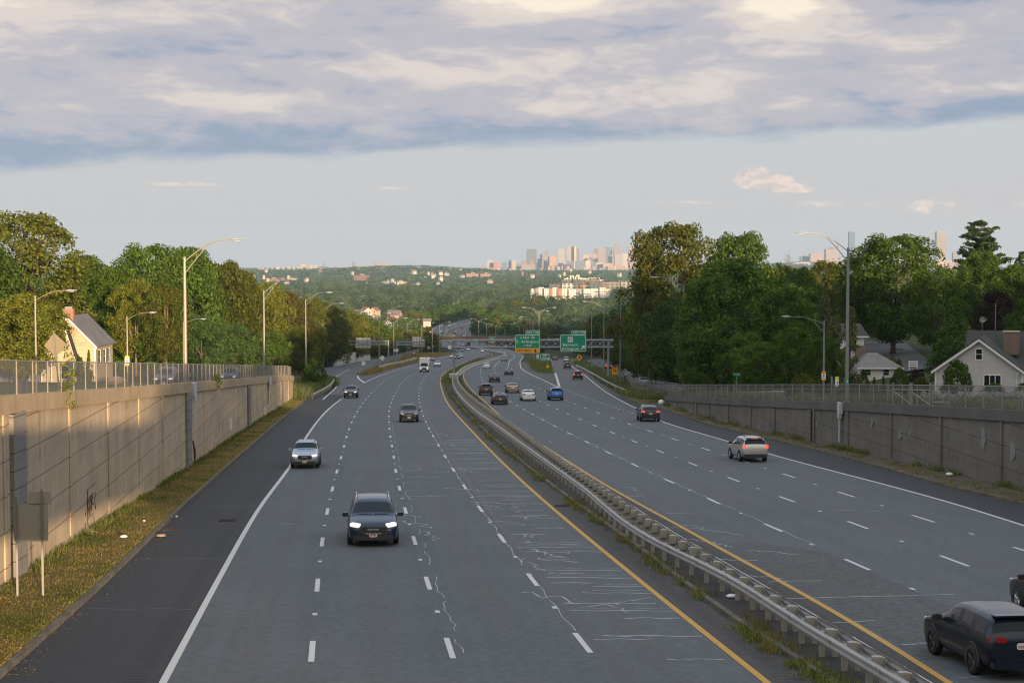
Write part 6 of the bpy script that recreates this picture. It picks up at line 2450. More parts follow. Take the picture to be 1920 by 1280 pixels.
def car_shell(D):
    """lofted body, smoothed, split by use: paint, windscreen, side glass, rear glass"""
    st = D['st']
    rows = []
    for (y, zl, zb, zt, wl, wb, wt, k_) in st:
        zm = zl + (zb - zl) * 0.52
        half = [(0, zl), (wl * 0.80, zl), (wl * 0.97, zl + 0.10), (wl, zm), (wb, zb), ((wb + wt) / 2 if k_ == 0 else wb - (wb - wt) * 0.84, (zb + zt) / 2 + 0.02 if k_ == 0 else zb + (zt - zb) * 0.86), (wt * (0.9 if k_ else 0.8), zt - 0.004), (0, zt + (0.018 if k_ else 0.012))]
        rows.append([(x, y, z) for x, z in half] + [(-x, y, z) for x, z in half[-2:0:-1]])
    b = MB()
    n = len(rows[0])
    idx = [[b.vert(p) for p in r] for r in rows]
    for i in range(len(rows) - 1):
        ka, kb = st[i][7], st[i + 1][7]
        for j in range(n):
            jj = j if j < 7 else n - 1 - j
            mi = 0
            if ka == 1 and kb == 1:
                mi = 1 if jj in (5, 6) else (0)
            elif (ka, kb) == (4, 5):
                mi = 3 if jj in (5, 6) else 0
            elif jj == 4 and ka in (1, 2, 3) and kb in (2, 3, 4) and not ((ka == 2 and kb == 3)):
                mi = 2
            elif jj == 4 and ka == 2 and kb == 3:
                mi = 4
            elif jj in (0,):
                mi = 4
            b.cur = mi
            j2 = (j + 1) % n
            b.face((idx[i][j], idx[i + 1][j], idx[i + 1][j2], idx[i][j2]))
    b.cur = 0
    b.face(idx[0])
    b.face(idx[-1][::-1])
    me = b.mesh('shell', [PLATE] * 5, True)
    o = bpy.data.objects.new('shell', me)
    COL.objects.link(o)
    md = o.modifiers.new('s', 'SUBSURF')
    md.levels = md.render_levels = 2
    dg = bpy.context.evaluated_depsgraph_get()
    me2 = bpy.data.meshes.new_from_object(o.evaluated_get(dg))
    bpy.data.objects.remove(o)
    parts = {}
    bm = bmesh.new()
    bm.from_mesh(me2)
    bmesh.ops.recalc_face_normals(bm, faces=bm.faces)
    for key, ids in (('body', (0, 4)), ('windscreen', (1,)), ('side_window', (2,)), ('rear_window', (3,))):
        c = bm.copy()
        bmesh.ops.delete(c, geom=[f for f in c.faces if f.material_index not in ids], context='FACES')
        for f in c.faces:
            f.material_index = 1 if f.material_index == 4 else 0
            f.smooth = True
        m_ = bpy.data.meshes.new(key)
        c.to_mesh(m_)
        c.free()
        parts[key] = m_
    bm.free()
    parts['body'].materials.append(PLATE)
    parts['body'].materials.append(BLACKP)
    for k_ in ('windscreen', 'side_window', 'rear_window'):
        parts[k_].materials.clear()
        parts[k_].materials.append(CGLASS)
    parts['body'].materials[0] = carpaint('black', (0.012, 0.012, 0.014))
    return parts


def wheel_meshes(r, w_):
    b = MB()
    pr = [(r * 0.66, -w_ / 2), (r * 0.93, -w_ / 2), (r, -w_ * 0.33), (r, w_ * 0.33), (r * 0.93, w_ / 2), (r * 0.66, w_ / 2)]
    b.sheet([[(x, q[0] * cos(a), q[0] * sin(a)) for q in pr for x in [q[1]]] for a in np.linspace(0, 2 * pi, 25)])
    ty = b.mesh('tyre', TYRE, True)
    b = MB()
    n = 10
    for sx_ in (-1, 1):
        c = b.vert((sx_ * w_ * 0.30, 0, 0))
        ring = [b.vert((sx_ * w_ * 0.42, r * 0.67 * cos(2 * pi * i / 20), r * 0.67 * sin(2 * pi * i / 20))) for i in range(20)]
        ring2 = [b.vert((sx_ * w_ * (0.40 if i % 4 < 2 else 0.20), r * 0.34 * cos(2 * pi * i / 20), r * 0.34 * sin(2 * pi * i / 20))) for i in range(20)]
        for i in range(20):
            j = (i + 1) % 20
            b.face((ring[i], ring[j], ring2[j], ring2[i])[::sx_])
            b.face((ring2[i], ring2[j], c)[::sx_])
    rm = b.mesh('rim', RIM)
    return ty, rm


def rbox(mb, c, d, rot=None):
    """box with chamfered long edges"""
    w_, t_, h_ = d[0] / 2, d[1] / 2, d[2] / 2
    e = min(w_, h_) * 0.45
    P = [(w_ - e, h_), (-w_ + e, h_), (-w_, h_ - e), (-w_, -h_ + e), (-w_ + e, -h_), (w_ - e, -h_), (w_, -h_ + e), (w_, h_ - e)]
    q0 = len(mb.v)
    mb.prism(P, -t_, t_)
    for i in range(q0, len(mb.v)):
        v = Vector(mb.v[i])
        if rot is not None: v = rot @ v
        mb.v[i] = tuple(v + Vector(c))


CARS = {}


def make_car(kind, D, style):
    """prototype: dict of part name -> list of (mesh, colourable, children)"""
    L_, W_, H_ = D['L'], D['W'], D['H']
    sh = car_shell(D)
    hz_, tz_ = style.get('hz', 0.78), style.get('tz', 0.95)
    parts = [('body', sh['body'], [])]
    parts += [(k_, sh[k_], []) for k_ in ('windscreen', 'side_window', 'rear_window')]
    r = style.get('r', 0.35)
    ty, rm = wheel_meshes(r, 0.22)
    wb = style.get('wb', L_ * 0.285)
    for sx_ in (-1, 1):
        for yy_ in (wb + 0.05, -wb):
            parts.append(('wheel', (ty, (sx_ * (W_ / 2 - 0.085), yy_, r)), [('rim', rm)]))
    b = MB()
    for sx_ in (-1, 1):
        for yy_ in (wb + 0.05, -wb):
            n = 18
            x0, x1 = sx_ * (W_ / 2 - 0.25), sx_ * (W_ / 2 + 0.004)
            R0, R1 = r + 0.085, r + 0.0
            rows = []
            for i in range(n + 1):
                a = -0.25 + (pi + 0.5) * i / n
                rows.append([(x1 - sx_ * 0.03, yy_ + R0 * cos(a), r + R0 * sin(a)), (x1 + sx_ * 0.008, yy_ + R0 * 0.97 * cos(a), r + R0 * 0.97 * sin(a)), (x1 + sx_ * 0.004, yy_ + r * 0.86 * cos(a), r + r * 0.86 * sin(a))])
            b.sheet(rows)
    parts.append(('wheel_arch', b.mesh('wheel_arch', BLACKP), []))
    b = MB()
    rbox(b, (0, L_ / 2 - 0.16, 0.36), (W_ * 0.80, 0.36, 0.20))
    gr = style.get('grille', (0.95, 0.22, 0.62))
    rbox(b, (0, L_ / 2 - 0.075, gr[2]), (gr[0], 0.16, gr[1]))
    fr_ = b.mesh('grille', BLACKP)
    b = MB()
    if style.get('bar', 1):
        rbox(b, (0, L_ / 2 + 0.012, gr[2] + gr[1] * 0.12), (gr[0] * 0.42, 0.02, 0.05))
        pts = [(gr[0] / 2 * cos(a) * 1.03, L_ / 2 + 0.035 - 0.12 * abs(cos(a)), gr[2] + gr[1] * 0.55 * sin(a)) for a in np.linspace(pi * 1.02, 2 * pi - 0.06, 15)]
        b.tube(pts, 0.042, 5)
        ct = b.mesh('chrome_trim', CHROME)
        parts.append(('grille', fr_, [('chrome_trim', ct)]))
    else:
        parts.append(('grille', fr_, []))
    b = MB()
    rbox(b, (0, -L_ / 2 + 0.10, 0.40), (W_ * 0.84, 0.26, 0.24))
    parts.append(('rear_bumper', b.mesh('rear_bumper', BLACKP), []))
    hw, hh = style.get('hl', (0.34, 0.12))
    for sx_ in (-1, 1):
        b = MB()
        rbox(b, (sx_ * (W_ * 0.5 - 0.30), L_ / 2 - 0.15, hz_), (hw, 0.22, hh), Matrix.Rotation(-sx_ * 0.42, 3, 'Z') @ Matrix.Rotation(-sx_ * 0.14, 3, 'Y'))
        parts.append(('headlight', b.mesh('headlight', HLOFF), []))
    tw, th = style.get('tl', (0.30, 0.26))
    for sx_ in (-1, 1):
        b = MB()
        rbox(b, (sx_ * (W_ * 0.5 - tw * 0.5 - 0.06 - style.get('tx', 0)), -L_ / 2 + style.get('ty', 0.10), tz_), (tw, 0.16, th), Matrix.Rotation(sx_ * 0.32, 3, 'Z'))
        if style.get('tbar'): rbox(b, (sx_ * W_ * 0.2, -L_ / 2 + style.get('ty', .1) - 0.07, tz_), (W_ * 0.40, 0.03, 0.05))
        parts.append(('tail_light', b.mesh('tail_light', TLOFF), []))
    b = MB()
    rbox(b, (0, style.get('bly', -L_ / 2 + 0.5), style.get('blz', H_ - 0.08)), (0.42, 0.05, 0.035))
    parts.append(('brake_light', b.mesh('brake_light', TLOFF), []))
    for yy_, zz_ in ((L_ / 2 + 0.03, style.get('pz', 0.44)), (-L_ / 2 + style.get('py', -0.012), style.get('rpz', 0.80))):
        b = MB()
        rbox(b, (0, yy_, zz_), (0.31, 0.02, 0.16))
        p2 = MB()
        for q in (-0.10, -0.05, 0.0, 0.06, 0.11): p2.box((q, yy_ + (0.012 if yy_ > 0 else -0.012), zz_ - 0.012), (0.028, 0.004, 0.07))
        parts.append(('number_plate', b.mesh('number_plate', PLATE), [('plate_number', p2.mesh('plate_number', PLRED))]))
    my, mz = style.get('mir', (0.72, 1.08))
    for sx_ in (-1, 1):
        b = MB()
        rbox(b, (sx_ * (W_ / 2 + 0.11), my, mz), (0.24, 0.13, 0.16))
        b.beam((sx_ * (W_ / 2 - 0.06), my, mz - 0.05), (sx_ * (W_ / 2 + 0.05), my, mz - 0.03), 0.05)
        parts.append(('wing_mirror', b.mesh('wing_mirror', BLACKP), []))
    if style.get('rails'):
        for sx_ in (-1, 1):
            b = MB()
            zr2, xr2 = H_ + 0.02, sx_ * (D['st'][8][6] * 0.9)
            b.tube([(xr2, 0.25, zr2 - 0.06), (xr2, 0.12, zr2 + 0.03), (xr2, -1.5, zr2 + 0.03), (xr2, -1.7, zr2 - 0.08)], 0.022, 6)
            parts.append(('roof_rail', b.mesh('roof_rail', CHROME if style['rails'] == 2 else BLACKP), []))
    if style.get('spoiler'):
        b = MB()
        rbox(b, (0, -L_ / 2 + style['spoiler'][0], style['spoiler'][1]), (W_ * 0.66, 0.30, 0.04))
        parts.append(('spoiler', b.mesh('spoiler', carpaint('black', (0.012, 0.012, 0.014))), []))
    b = MB()
    for sx_ in (-1, 1): b.tube([(sx_ * W_ * 0.02, D['st'][4][0] - 0.08, D['st'][5][3] + 0.015), (sx_ * W_ * 0.02 + W_ * 0.3 * (1 if sx_ > 0 else -1) * 0.9, D['st'][4][0] - 0.14, D['st'][5][3] + 0.03)], 0.012, 4)
    parts.append(('wiper', b.mesh('wiper', BLACKP), []))
    CARS[kind] = parts
    return parts


make_car('suv', SUV, dict(hz=0.83, tz=1.02, tl=(0.24, 0.28), grille=(0.92, 0.24, 0.70), rails=1, mir=(0.72, 1.14), spoiler=(0.34, 1.60), bly=-1.96, blz=1.585, rpz=0.88, r=0.36, py=0.012))
make_car('sedan', SEDAN, dict(hz=0.68, tz=0.86, tl=(0.42, 0.18), grille=(0.85, 0.20, 0.52), mir=(0.62, 0.98), bly=-1.15, blz=1.375, rpz=0.72, r=0.33, bar=1, py=-0.01, pz=.42))
make_car('minivan', VAN, dict(hz=0.86, tz=1.06, tl=(0.28, 0.36), grille=(1.10, 0.26, 0.66), rails=2, mir=(1.20, 1.16), hl=(0.40, 0.15), tx=0.10, bly=-2.28, blz=1.70, rpz=0.9, r=0.36, wb=1.5, pz=0.47))
make_car('compact', dict(SUV, st=[(q[0], q[1], q[2] * 0.98, (q[3] * 0.965 if q[3] > 1.2 else q[3]), *q[4:]) for q in SUV['st']]), dict(hz=0.80, tz=1.00, tl=(0.46, 0.13), grille=(0.92, 0.24, 0.66), mir=(0.72, 1.10), spoiler=(0.34, 1.545), bly=-1.96, blz=1.535, rpz=0.84, r=0.37, py=0.012, bar=0))
# a fastback saloon and a crossover on the same shells
FAST = dict(SEDAN, st=[(*s[:3], s[3], *s[4:]) for s in SEDAN['st']])
FAST['st'] = [s for s in SEDAN['st']]
FAST['st'][10] = (-0.9, .18, .98, 1.43, .92, .88, .61, 2)
FAST['st'][11] = (-1.02, .18, .99, 1.42, .92, .88, .60, 4)
FAST['st'][12] = (-2.06, .20, 1.00, 1.12, .91, .86, .66, 5)
FAST['st'][13] = (-2.14, .22, 1.00, 1.09, .91, .86, .70, 0)
make_car('fastback', FAST, dict(hz=0.68, tz=0.90, tl=(0.44, 0.12), tbar=1, grille=(0.85, 0.18, 0.50), mir=(0.62, 0.98), bly=-1.1, blz=1.41, rpz=0.70, r=0.34, bar=0, spoiler=(0.22, 1.11)))
CROSS = dict(L=4.75, W=1.92, H=1.62, st=[(s[0] * 1.0, *s[1:]) for s in SUV['st']])
CROSS['st'] = [list(s) for s in SUV['st']]
for s in CROSS['st']:
    s[0] *= 1.027
    for q in (4, 5, 6): s[q] *= 1.03
    if s[3] > 1.2: s[3] *= 0.965
for i, zt in ((11, 1.56), (12, 1.46), (13, 1.38)): CROSS['st'][i][3] = zt
CROSS['st'][13][0] = -1.9
make_car('crossover', CROSS, dict(hz=0.80, tz=0.98, tl=(0.34, 0.15), grille=(0.9, 0.2, 0.62), mir=(0.74, 1.1), bly=-1.35, blz=1.545, rpz=0.78, r=0.37, bar=0, spoiler=(0.30, 1.17), py=-0.0))


def heading(c, y): return -math.atan(c.slope(y)) if isinstance(c, Curve) else -math.atan(float(c(y + .5) - c(y - .5)))


def car(label, kind, paint_, p, rz, head=0, tail=0, brake=0, group=None, cat='car', name='car', rims=None, scale=None, mirror_paint=False, bumper=None):
    rt = thing(name, label, cat, tuple(p), rz, group)
    if scale: rt.scale = scale
    pm = carpaint(*paint_)
    for nm, me, ch in CARS[kind]:
        loc = None
        if isinstance(me, tuple): me, loc = me
        if nm == 'wheel': o = link('wheel', None, rt, loc)
        else: o = link(nm, me, rt, loc)
        mt = None
        if nm == 'wheel':
            link('tyre', me, o)
        if nm == 'body' or (nm == 'spoiler') or (nm == 'wing_mirror' and mirror_paint): mt = pm
        if nm == 'headlight' and head: mt = HLON
        if nm == 'tail_light' and tail: mt = TLON
        if nm == 'brake_light' and brake: mt = TLON
        if nm == 'rear_bumper' and bumper: mt = pm
        if mt is not None:
            o.material_slots[0].link = 'OBJECT'
            o.material_slots[0].material = mt
        for n2, m2 in ch:
            q = link(n2, m2, o)
            if n2 == 'rim' and rims:
                q.material_slots[0].link = 'OBJECT'
                q.material_slots[0].material = rims
    return rt


BLK, NAVY, SILV, GREY_, WHT = ('black', (0.010, 0.010, 0.012)), ('navy', (0.018, 0.034, 0.075), 0.5), ('silver', (0.34, 0.40, 0.48), 0.7, 0.3), ('grey', (0.07, 0.075, 0.085), 0.6), ('white', (0.66, 0.67, 0.68), 0.0)
BLUE, RED, GOLD, CHAR, DBLUE = ('blue', (0.02, 0.16, 0.52), 0.45), ('red', (0.20, 0.015, 0.02), 0.3), ('gold', (0.30, 0.25, 0.18), 0.7), ('charcoal', (0.035, 0.035, 0.042), 0.5), ('steel_blue', (0.04, 0.055, 0.085), 0.5)
DRED, BRNZ = ('dark_red', (0.10, 0.03, 0.03), 0.4), ('bronze', (0.05, 0.042, 0.042), 0.5)


def onroad(px, row, off=0.0): return Vector(G(px, row)) + Vector((0, 0, 0.012 + off))


def put(label, kind, paint_, px, row, lane, oncoming, **kw):
    """px,row: middle of the wheels' line nearest to us"""
    g = onroad(px, row)
    half = {'suv': 2.31, 'sedan': 2.4, 'fastback': 2.4, 'minivan': 2.59, 'crossover': 2.37}[kind] * (kw.get('scale') or (1, 1, 1))[1]
    y = g.y + half * 0.72
    x = g.x + lane.slope(g.y) * half * 0.72
    rz = heading(lane, y) + (pi if oncoming else 0)
    z = float(R(y)) + 0.012
    o = car(label, kind, paint_, (x, y, z), rz, **kw)
    sl = math.atan(SL) if y < 900 else 0
    o.rotation_euler = ((Matrix.Rotation(-sl, 3, 'X')) @ Matrix.Rotation(rz, 3, 'Z')).to_euler()
    return o


GO, GD, GE = 'cars coming up the oncoming lanes', 'cars going down the departing lanes', 'cars on the exit ramp'
put('dark navy minivan with lit headlights, nearest of the oncoming cars', 'minivan', NAVY, 699.5, 1021, L2, 1, head=1, group=GO, mirror_paint=True)
put('silver oncoming estate car straddling the white edge line', 'suv', SILV, 572, 877, L1, 1, head=1, group=GO, scale=(0.97, 0.99, 0.99), mirror_paint=True)
put('black oncoming SUV with pale headlights in the third lane', 'suv', BLK, 767, 791, L3, 1, group=GO)
put('dark grey oncoming SUV joining from the ramp', 'suv', GREY_, 657.5, 746, L1, 1, head=1, group=GO)
put('white oncoming saloon just behind the box truck', 'sedan', WHT, 820, 687, L3, 1, group=GO)
put('dark red oncoming car with bright headlights beyond the box truck', 'sedan', RED, 809.5, 676.5, L2, 1, head=1, group=GO)
put('white oncoming car half hidden by the gantry post', 'sedan', WHT, 848, 671.5, L3, 1, group=GO)
put('dark oncoming SUV just right of the gantry post', 'suv', BLK, 857, 673.5, L3, 1, head=1, group=GO)
put('silver-blue oncoming car at the back of the trio by the gantry post', 'sedan', SILV, 864.5, 670.5, L3, 1, group=GO)
put('white-fronted oncoming car under the gantry', 'suv', GREY_, 866, 658.6, LY, 1, head=1, group=GO)
put('white oncoming car short of the overpass', 'sedan', WHT, 878, 656.5, LY, 1, head=1, group=GO)
put('dark oncoming car leaving the shade of the overpass', 'suv', CHAR, 859.5, 654.8, LY, 1, group=GO)
put('dark oncoming car behind the white one at the overpass', 'suv', NAVY, 869.5, 655.8, LY, 1, head=1, group=GO)
put('lone white oncoming car at the sharp bend of the median', 'sedan', WHT, 904.5, 660, LY, 1, head=1, group=GO)
put('dark oncoming pickup passing under the overpass', 'suv', NAVY, 829, 649, LE, 1, head=1, group=GO)

put('silver crossover with dark bumper and lit tail lights beside the outer lane', 'suv', ('pale_silver', (0.50, 0.51, 0.52), 0.6, 0.3), 1413, 865, RE, 0, tail=1, brake=1, group=GD)
put('charcoal hatchback with glowing tail lights in the exit lane', 'crossover', CHAR, 1219, 790, RE, 0, tail=1, brake=1, group=GD, bumper=1)
put('bright blue crossover at the tip of the gore', 'suv', BLUE, 1043, 750.5, R3, 0, group=GD)
put('white saloon between the dark fastback and the blue crossover', 'sedan', WHT, 991, 751.5, R3, 0, group=GD, bumper=1)
put('dark grey fastback saloon nearest the median', 'fastback', CHAR, 937.5, 758.5, R1, 0, group=GD, bumper=1)
put('dark bronze SUV ahead of the grey fastback', 'suv', BRNZ, 911.5, 741, R1, 0, group=GD)
put('pale gold saloon in the second lane', 'sedan', GOLD, 961.5, 736.5, R2, 0, group=GD, bumper=1)
put('black saloon with dull red tail lights ahead of the bronze SUV', 'sedan', BLK, 927.5, 716.3, R1, 0, group=GD, bumper=1)
put('steel blue saloon beside the gore curve', 'sedan', DBLUE, 954.5, 703.5, R3, 0, group=GD, bumper=1)
put('white saloon farther down the second lane', 'sedan', WHT, 912.5, 691, R1, 0, group=GD, bumper=1)
put('small pale grey hatchback, farthest of the departing cars before the bend', 'suv', ('ash', (0.36, 0.36, 0.37), 0.4), 945, 677.5, R2, 0, group=GD)
put('black SUV braking on the exit ramp', 'suv', BLK, 1083.5, 711.8, RE, 0, tail=1, brake=1, group=GE)
put('dark grey SUV following on the exit ramp', 'suv', GREY_, 1064, 691.4, RE, 0, group=GE)
put('black and white SUV on the exit ramp', 'suv', WHT, 1062, 678.5, RE, 0, group=GE)
put('dark saloon leading up the exit ramp', 'sedan', DRED, 1040.8, 675.8, RI, 0, group=GE)
# the blurred pair at the lower right, standing still here
ra, fa = onroad(1833, 1264.5), onroad(1754, 1225)
hd = -atan2(fa.x - ra.x, fa.y - ra.y)
mid = (ra + fa) / 2 + Vector((cos(hd), sin(hd), 0)) * 0.80
o = car('black crossover leaving at the lower corner, nearest of all the cars', 'compact', ('blue_black', (0.010, 0.018, 0.034), 0.5), (mid.x, mid.y, float(R(mid.y)) + 0.012), hd, rims=RIMD, group=GD, bumper=1)
o.rotation_euler[0] = -math.atan(SL)
o = car('dark car cut off by the picture edge just ahead of the black crossover', 'suv', CHAR, (16.55, 50.6, float(R(50.6)) + 0.012), heading(R1, 50), group=GD)
o.rotation_euler[0] = -math.atan(SL)
# frontage roads
FRG = 'cars on the frontage roads'
def front(label, kind, paint_, px, row, zf, dist, rz, **kw):
    q = Vector(at(px, row, dist))
    return car(label, kind, paint_, (q.x, q.y, float(zf(q.y)) + kw.pop('lift', 0.09)), rz, group=FRG, **kw)


front('grey SUV parked behind the tall wall fence, lamps lit', 'suv', GREY_, 312, 712, PLG, 150, heading(LW, 150) + pi, head=1)
front('dark car behind the far tall wall fence showing two bright headlights', 'suv', CHAR, 432, 706, PLG, 185, heading(LW, 185) + pi, head=1)
front('dark two-tone saloon on the frontage road across the highway', 'sedan', BLK, 1180, 712, FRZ, 325, heading(FR, 325), lift=0.02, bumper=1)
front('silver saloon behind the chain-link fence on the frontage road across the highway', 'sedan', SILV, 1206, 724, FRZ, 282, heading(FR, 282), lift=0.02, bumper=1)
front('dark car with one visible tail light farther along the frontage road', 'sedan', BLK, 1141, 695, FRZ, 420, heading(FR, 420), lift=0.02, tail=1)
q = at(40, 728, 84)
b = MB()
b.box((0, 0, 0.5), (0.55, 0.6, 1.0), None, 1.15)
rt = thing('wheeled_bin', 'dark blue wheeled bin behind the tall wall fence near the picture edge', 'bin', (q.x, q.y, float(PLG(84)) + 0.1), 0.3)
b.build('bin_body', simple('bin_blue', (0.03, 0.04, 0.09), 0.6), rt)
b = MB()
b.box((0, 0, 1.04), (0.68, 0.74, 0.07))
b.build('lid', simple('bin_lid', (0.02, 0.025, 0.05), 0.6), rt)
for sx_ in (-1, 1):
    b = MB()
    b.tube([(sx_ * 0.24, -0.32, 0.1), (sx_ * 0.3, -0.32, 0.1)], 0.1, 10)
    b.build('wheel', BLACKP, rt)
q = G(774, 665)
car('pinkish car on the ramp beyond the board fence', 'sedan', ('rose', (0.30, 0.12, 0.13), 0.3), (q[0], q[1], q[2] + 0.012), heading(RL, q[1]) + pi, head=1, group=FRG)
# beyond the overpass
FARG = 'tiny cars beyond the overpass'
for i, (px, row, pt, on, lb) in enumerate(((827, 623.5, WHT, 1, 'white car nearest the trees'), (843.5, 612, WHT, 1, 'white car highest on the curve'), (840, 614, DRED, 1, 'reddish car beside the white one on the curve'), (850.5, 624, BLK, 0, 'black car by the barrier'), (853.2, 627, DRED, 0, 'reddish car behind the black one'), (856, 629.5, BLK, 0, 'black car close to the overpass'), (864.5, 629, GREY_, 0, 'grey car in the middle lanes'), (866, 616, BLK, 0, 'lone black car at the wood edge'), (851, 631.3, WHT, 0, 'white roofed car just over the parapet'), (869.5, 631.8, WHT, 0, 'second white roofed car over the parapet'))):
    g = onroad(px, row)
    car(f'tiny {lb}, beyond the overpass', 'sedan' if i % 2 else 'suv', pt, (g.x, g.y, float(R(g.y)) + 0.012), heading(LY if on else RY, g.y) + (pi if on else 0), head=on, tail=1 - on, group=FARG)
for px, pt, lb, rz in ((824, WHT, 'white van crossing the overpass at its wooded end', pi / 2), (832, WHT, 'white car crossing the overpass behind the van', pi / 2), (933.5, CHAR, 'dark pickup crossing the overpass at the far side', pi / 2)):
    q = at(px, 632, 1031)
    car(lb, 'suv', pt, (q.x, 1031, zr + 5.46), rz, group='cars on the overpass')

# box truck
def box_truck(label, p, rz, cab_mat, box_mat, lit=1):
    rt = thing('box_truck', label, 'truck', tuple(p), rz)
    b = MB()
    b.prism([(3.3, .55), (3.35, 1.0), (3.2, 1.35), (2.35, 1.48), (1.75, 2.28), (0.95, 2.32), (0.95, .5)][::-1], -1.0, 1.0, 'x')
    b.build('cab', cab_mat, rt)
    b = MB()
    b.box((0, -1.4, 2.02), (2.35, 4.5, 2.45))
    b.build('box_body', box_mat, rt)
    b = MB()
    b.box((0, 0.0, 0.62), (1.5, 6.4, 0.22))
    b.box((0, 3.32, 0.58), (2.05, 0.2, 0.28))
    b.build('chassis', BLACKP, rt)
    b = MB()
    b.poly([(-.88, 2.37, 1.50), (.88, 2.37, 1.50), (.80, 1.80, 2.25), (-.80, 1.80, 2.25)])
    b.build('windscreen', CGLASS, rt)
    b = MB()
    rbox(b, (0, 3.36, 1.02), (1.2, 0.08, 0.36))
    b.build('grille', BLACKP, rt)
    for s in (-1, 1):
        b = MB()
        rbox(b, (s * 0.8, 3.34, 1.05), (0.32, 0.08, 0.26))
        b.build('headlight', HLON if lit else HLOFF, rt)
        b = MB()
        b.poly([(s * 1.004, 2.2, 1.5), (s * 1.004, 1.2, 1.5), (s * 1.004, 1.2, 2.15), (s * 1.004, 1.75, 2.15)])
        b.build('side_window', CGLASS, rt)
        b = MB()
        rbox(b, (s * 1.28, 2.0, 1.75), (0.2, 0.12, 0.42))
        b.beam((s * 0.98, 2.0, 1.7), (s * 1.25, 2.0, 1.7), 0.04)
        b.build('wing_mirror', BLACKP, rt)
        for yy_ in (2.35, -2.0):
            ty, rm = WH
            o = link('wheel', None, rt, (s * 0.88, yy_, 0.40))
            link('tyre', ty, o)
            link('rim', rm, o)
    b = MB()
    rbox(b, (0, 3.44, 0.62), (0.32, 0.02, 0.16))
    b.build('number_plate', PLATE, rt)
    b = MB()
    b.box((-0.4, -0.4, 3.3), (0.4, 0.3, 0.1))
    b.box((0.5, 0.6, 3.29), (0.2, 0.2, 0.08))
    b.build('marker_light', BLACKP, rt)
    return rt


WH = wheel_meshes(0.40, 0.24)
g = onroad(795, 697.5)
o = box_truck('white cab box truck with tall white body in the middle lanes', (g.x, g.y + 2, float(R(g.y + 2)) + 0.01), heading(L2, g.y) + pi, carpaint(*WHT), simple('truck_box_white', (0.68, 0.68, 0.67), 0.5))
g = onroad(876.5, 651.5)
box_truck('dark bodied truck under the far edge of the overpass', (g.x, g.y, float(R(g.y)) + 0.01), heading(RY, g.y), carpaint(*NAVY), simple('truck_box_dark', (0.02, 0.018, 0.018), 0.6), 0)
# litter
LIT = simple('white_plastic', (0.75, 0.76, 0.78), 0.5)
def blob_mesh(name, r, sq, seed, mt):
    rng = np.random.default_rng(seed)
    b = MB()
    rings = []
    for i in range(6):
        th = pi * (i + 0.5) / 6
        rings.append([(r * sin(th) * cos(a) * rng.uniform(.75, 1.15), r * sin(th) * sin(a) * rng.uniform(.75, 1.15), r * sq * (1 - cos(th)) * rng.uniform(.9, 1.1)) for a in np.linspace(0, 2 * pi, 10, endpoint=False)])
    idx = b.sheet(rings, None, True)
    b.face(idx[0][::-1])
    b.face(idx[-1])
    return b.mesh(name, mt, True)


for lb, px, row, r, sq, dz, mt in (('white rubbish bag at the start of the grey wall', 1240, 759, 0.42, 0.75, 0.12, LIT), ('crumpled white plastic bag at the foot of the grey wall', 1780, 892, 0.24, 0.45, 0.14, LIT), ('scrap of white rubbish in the verge grass', 232, 1008, 0.16, 0.4, 0.14, LIT), ('small white scrap on the verge by the kerb', 270, 977, 0.07, 0.5, 0.14, LIT), ('white scrap caught by the kerb', 331, 969, 0.07, 0.5, 0.0, LIT), ('tan clump of debris by the gutter grate', 302, 1006, 0.22, 0.3, 0.01, simple('debris_tan', (0.3, 0.2, 0.15), 0.9, var=0.4)), ('white broken panel under the median guardrail', 1372, 1120, 0.2, 0.3, 0.1, LIT)):
    g = G(px, row, dz)
    o = link('litter', blob_mesh('litter', r, sq, int(px), mt), None, tuple(g))
    tag(o, lb, 'litter')
b = MB()
for q in range(9):
    a = random.uniform(-0.4, 0.4)
    b.tube([(0, 0, 0.3 + 0.02 * q), (0.15 * cos(a * 5), 0.6 * sin(a), 0.16), (0.3 + 0.2 * cos(q), -0.4 + 0.9 * (q / 9), 0.0)], 0.015, 4)
g = G(188, 1000, 0.13)
tag(b.build('fallen_twigs', DEADW, None, (float(LW(g[1])) + 0.15, g[1], g[2])), 'bundle of dead twigs against the tall wall below the exposed rebar', 'twigs')
b = MB()
b.box((0, 0, 0), (0.75, 0.5, 0.03))
for q in range(5): b.box((0, -0.2 + q * 0.1, 0.02), (0.7, 0.035, 0.02))
for lb, px, row in (('iron drain grate by the verge kerb', 322, 993), ('small drain grate out on the dark shoulder', 426, 976), ('drain grate on the median shoulder', 1054, 949)):
    g = G(px, row)
    o = link('drain_grate', b.mesh('drain_grate', RUST), None, (g[0], g[1], g[2] + 0.02))
    tag(o, lb, 'drain grate')
# ------------------------------------------------------------------ the city and the buildings in the valley
FAC = {}


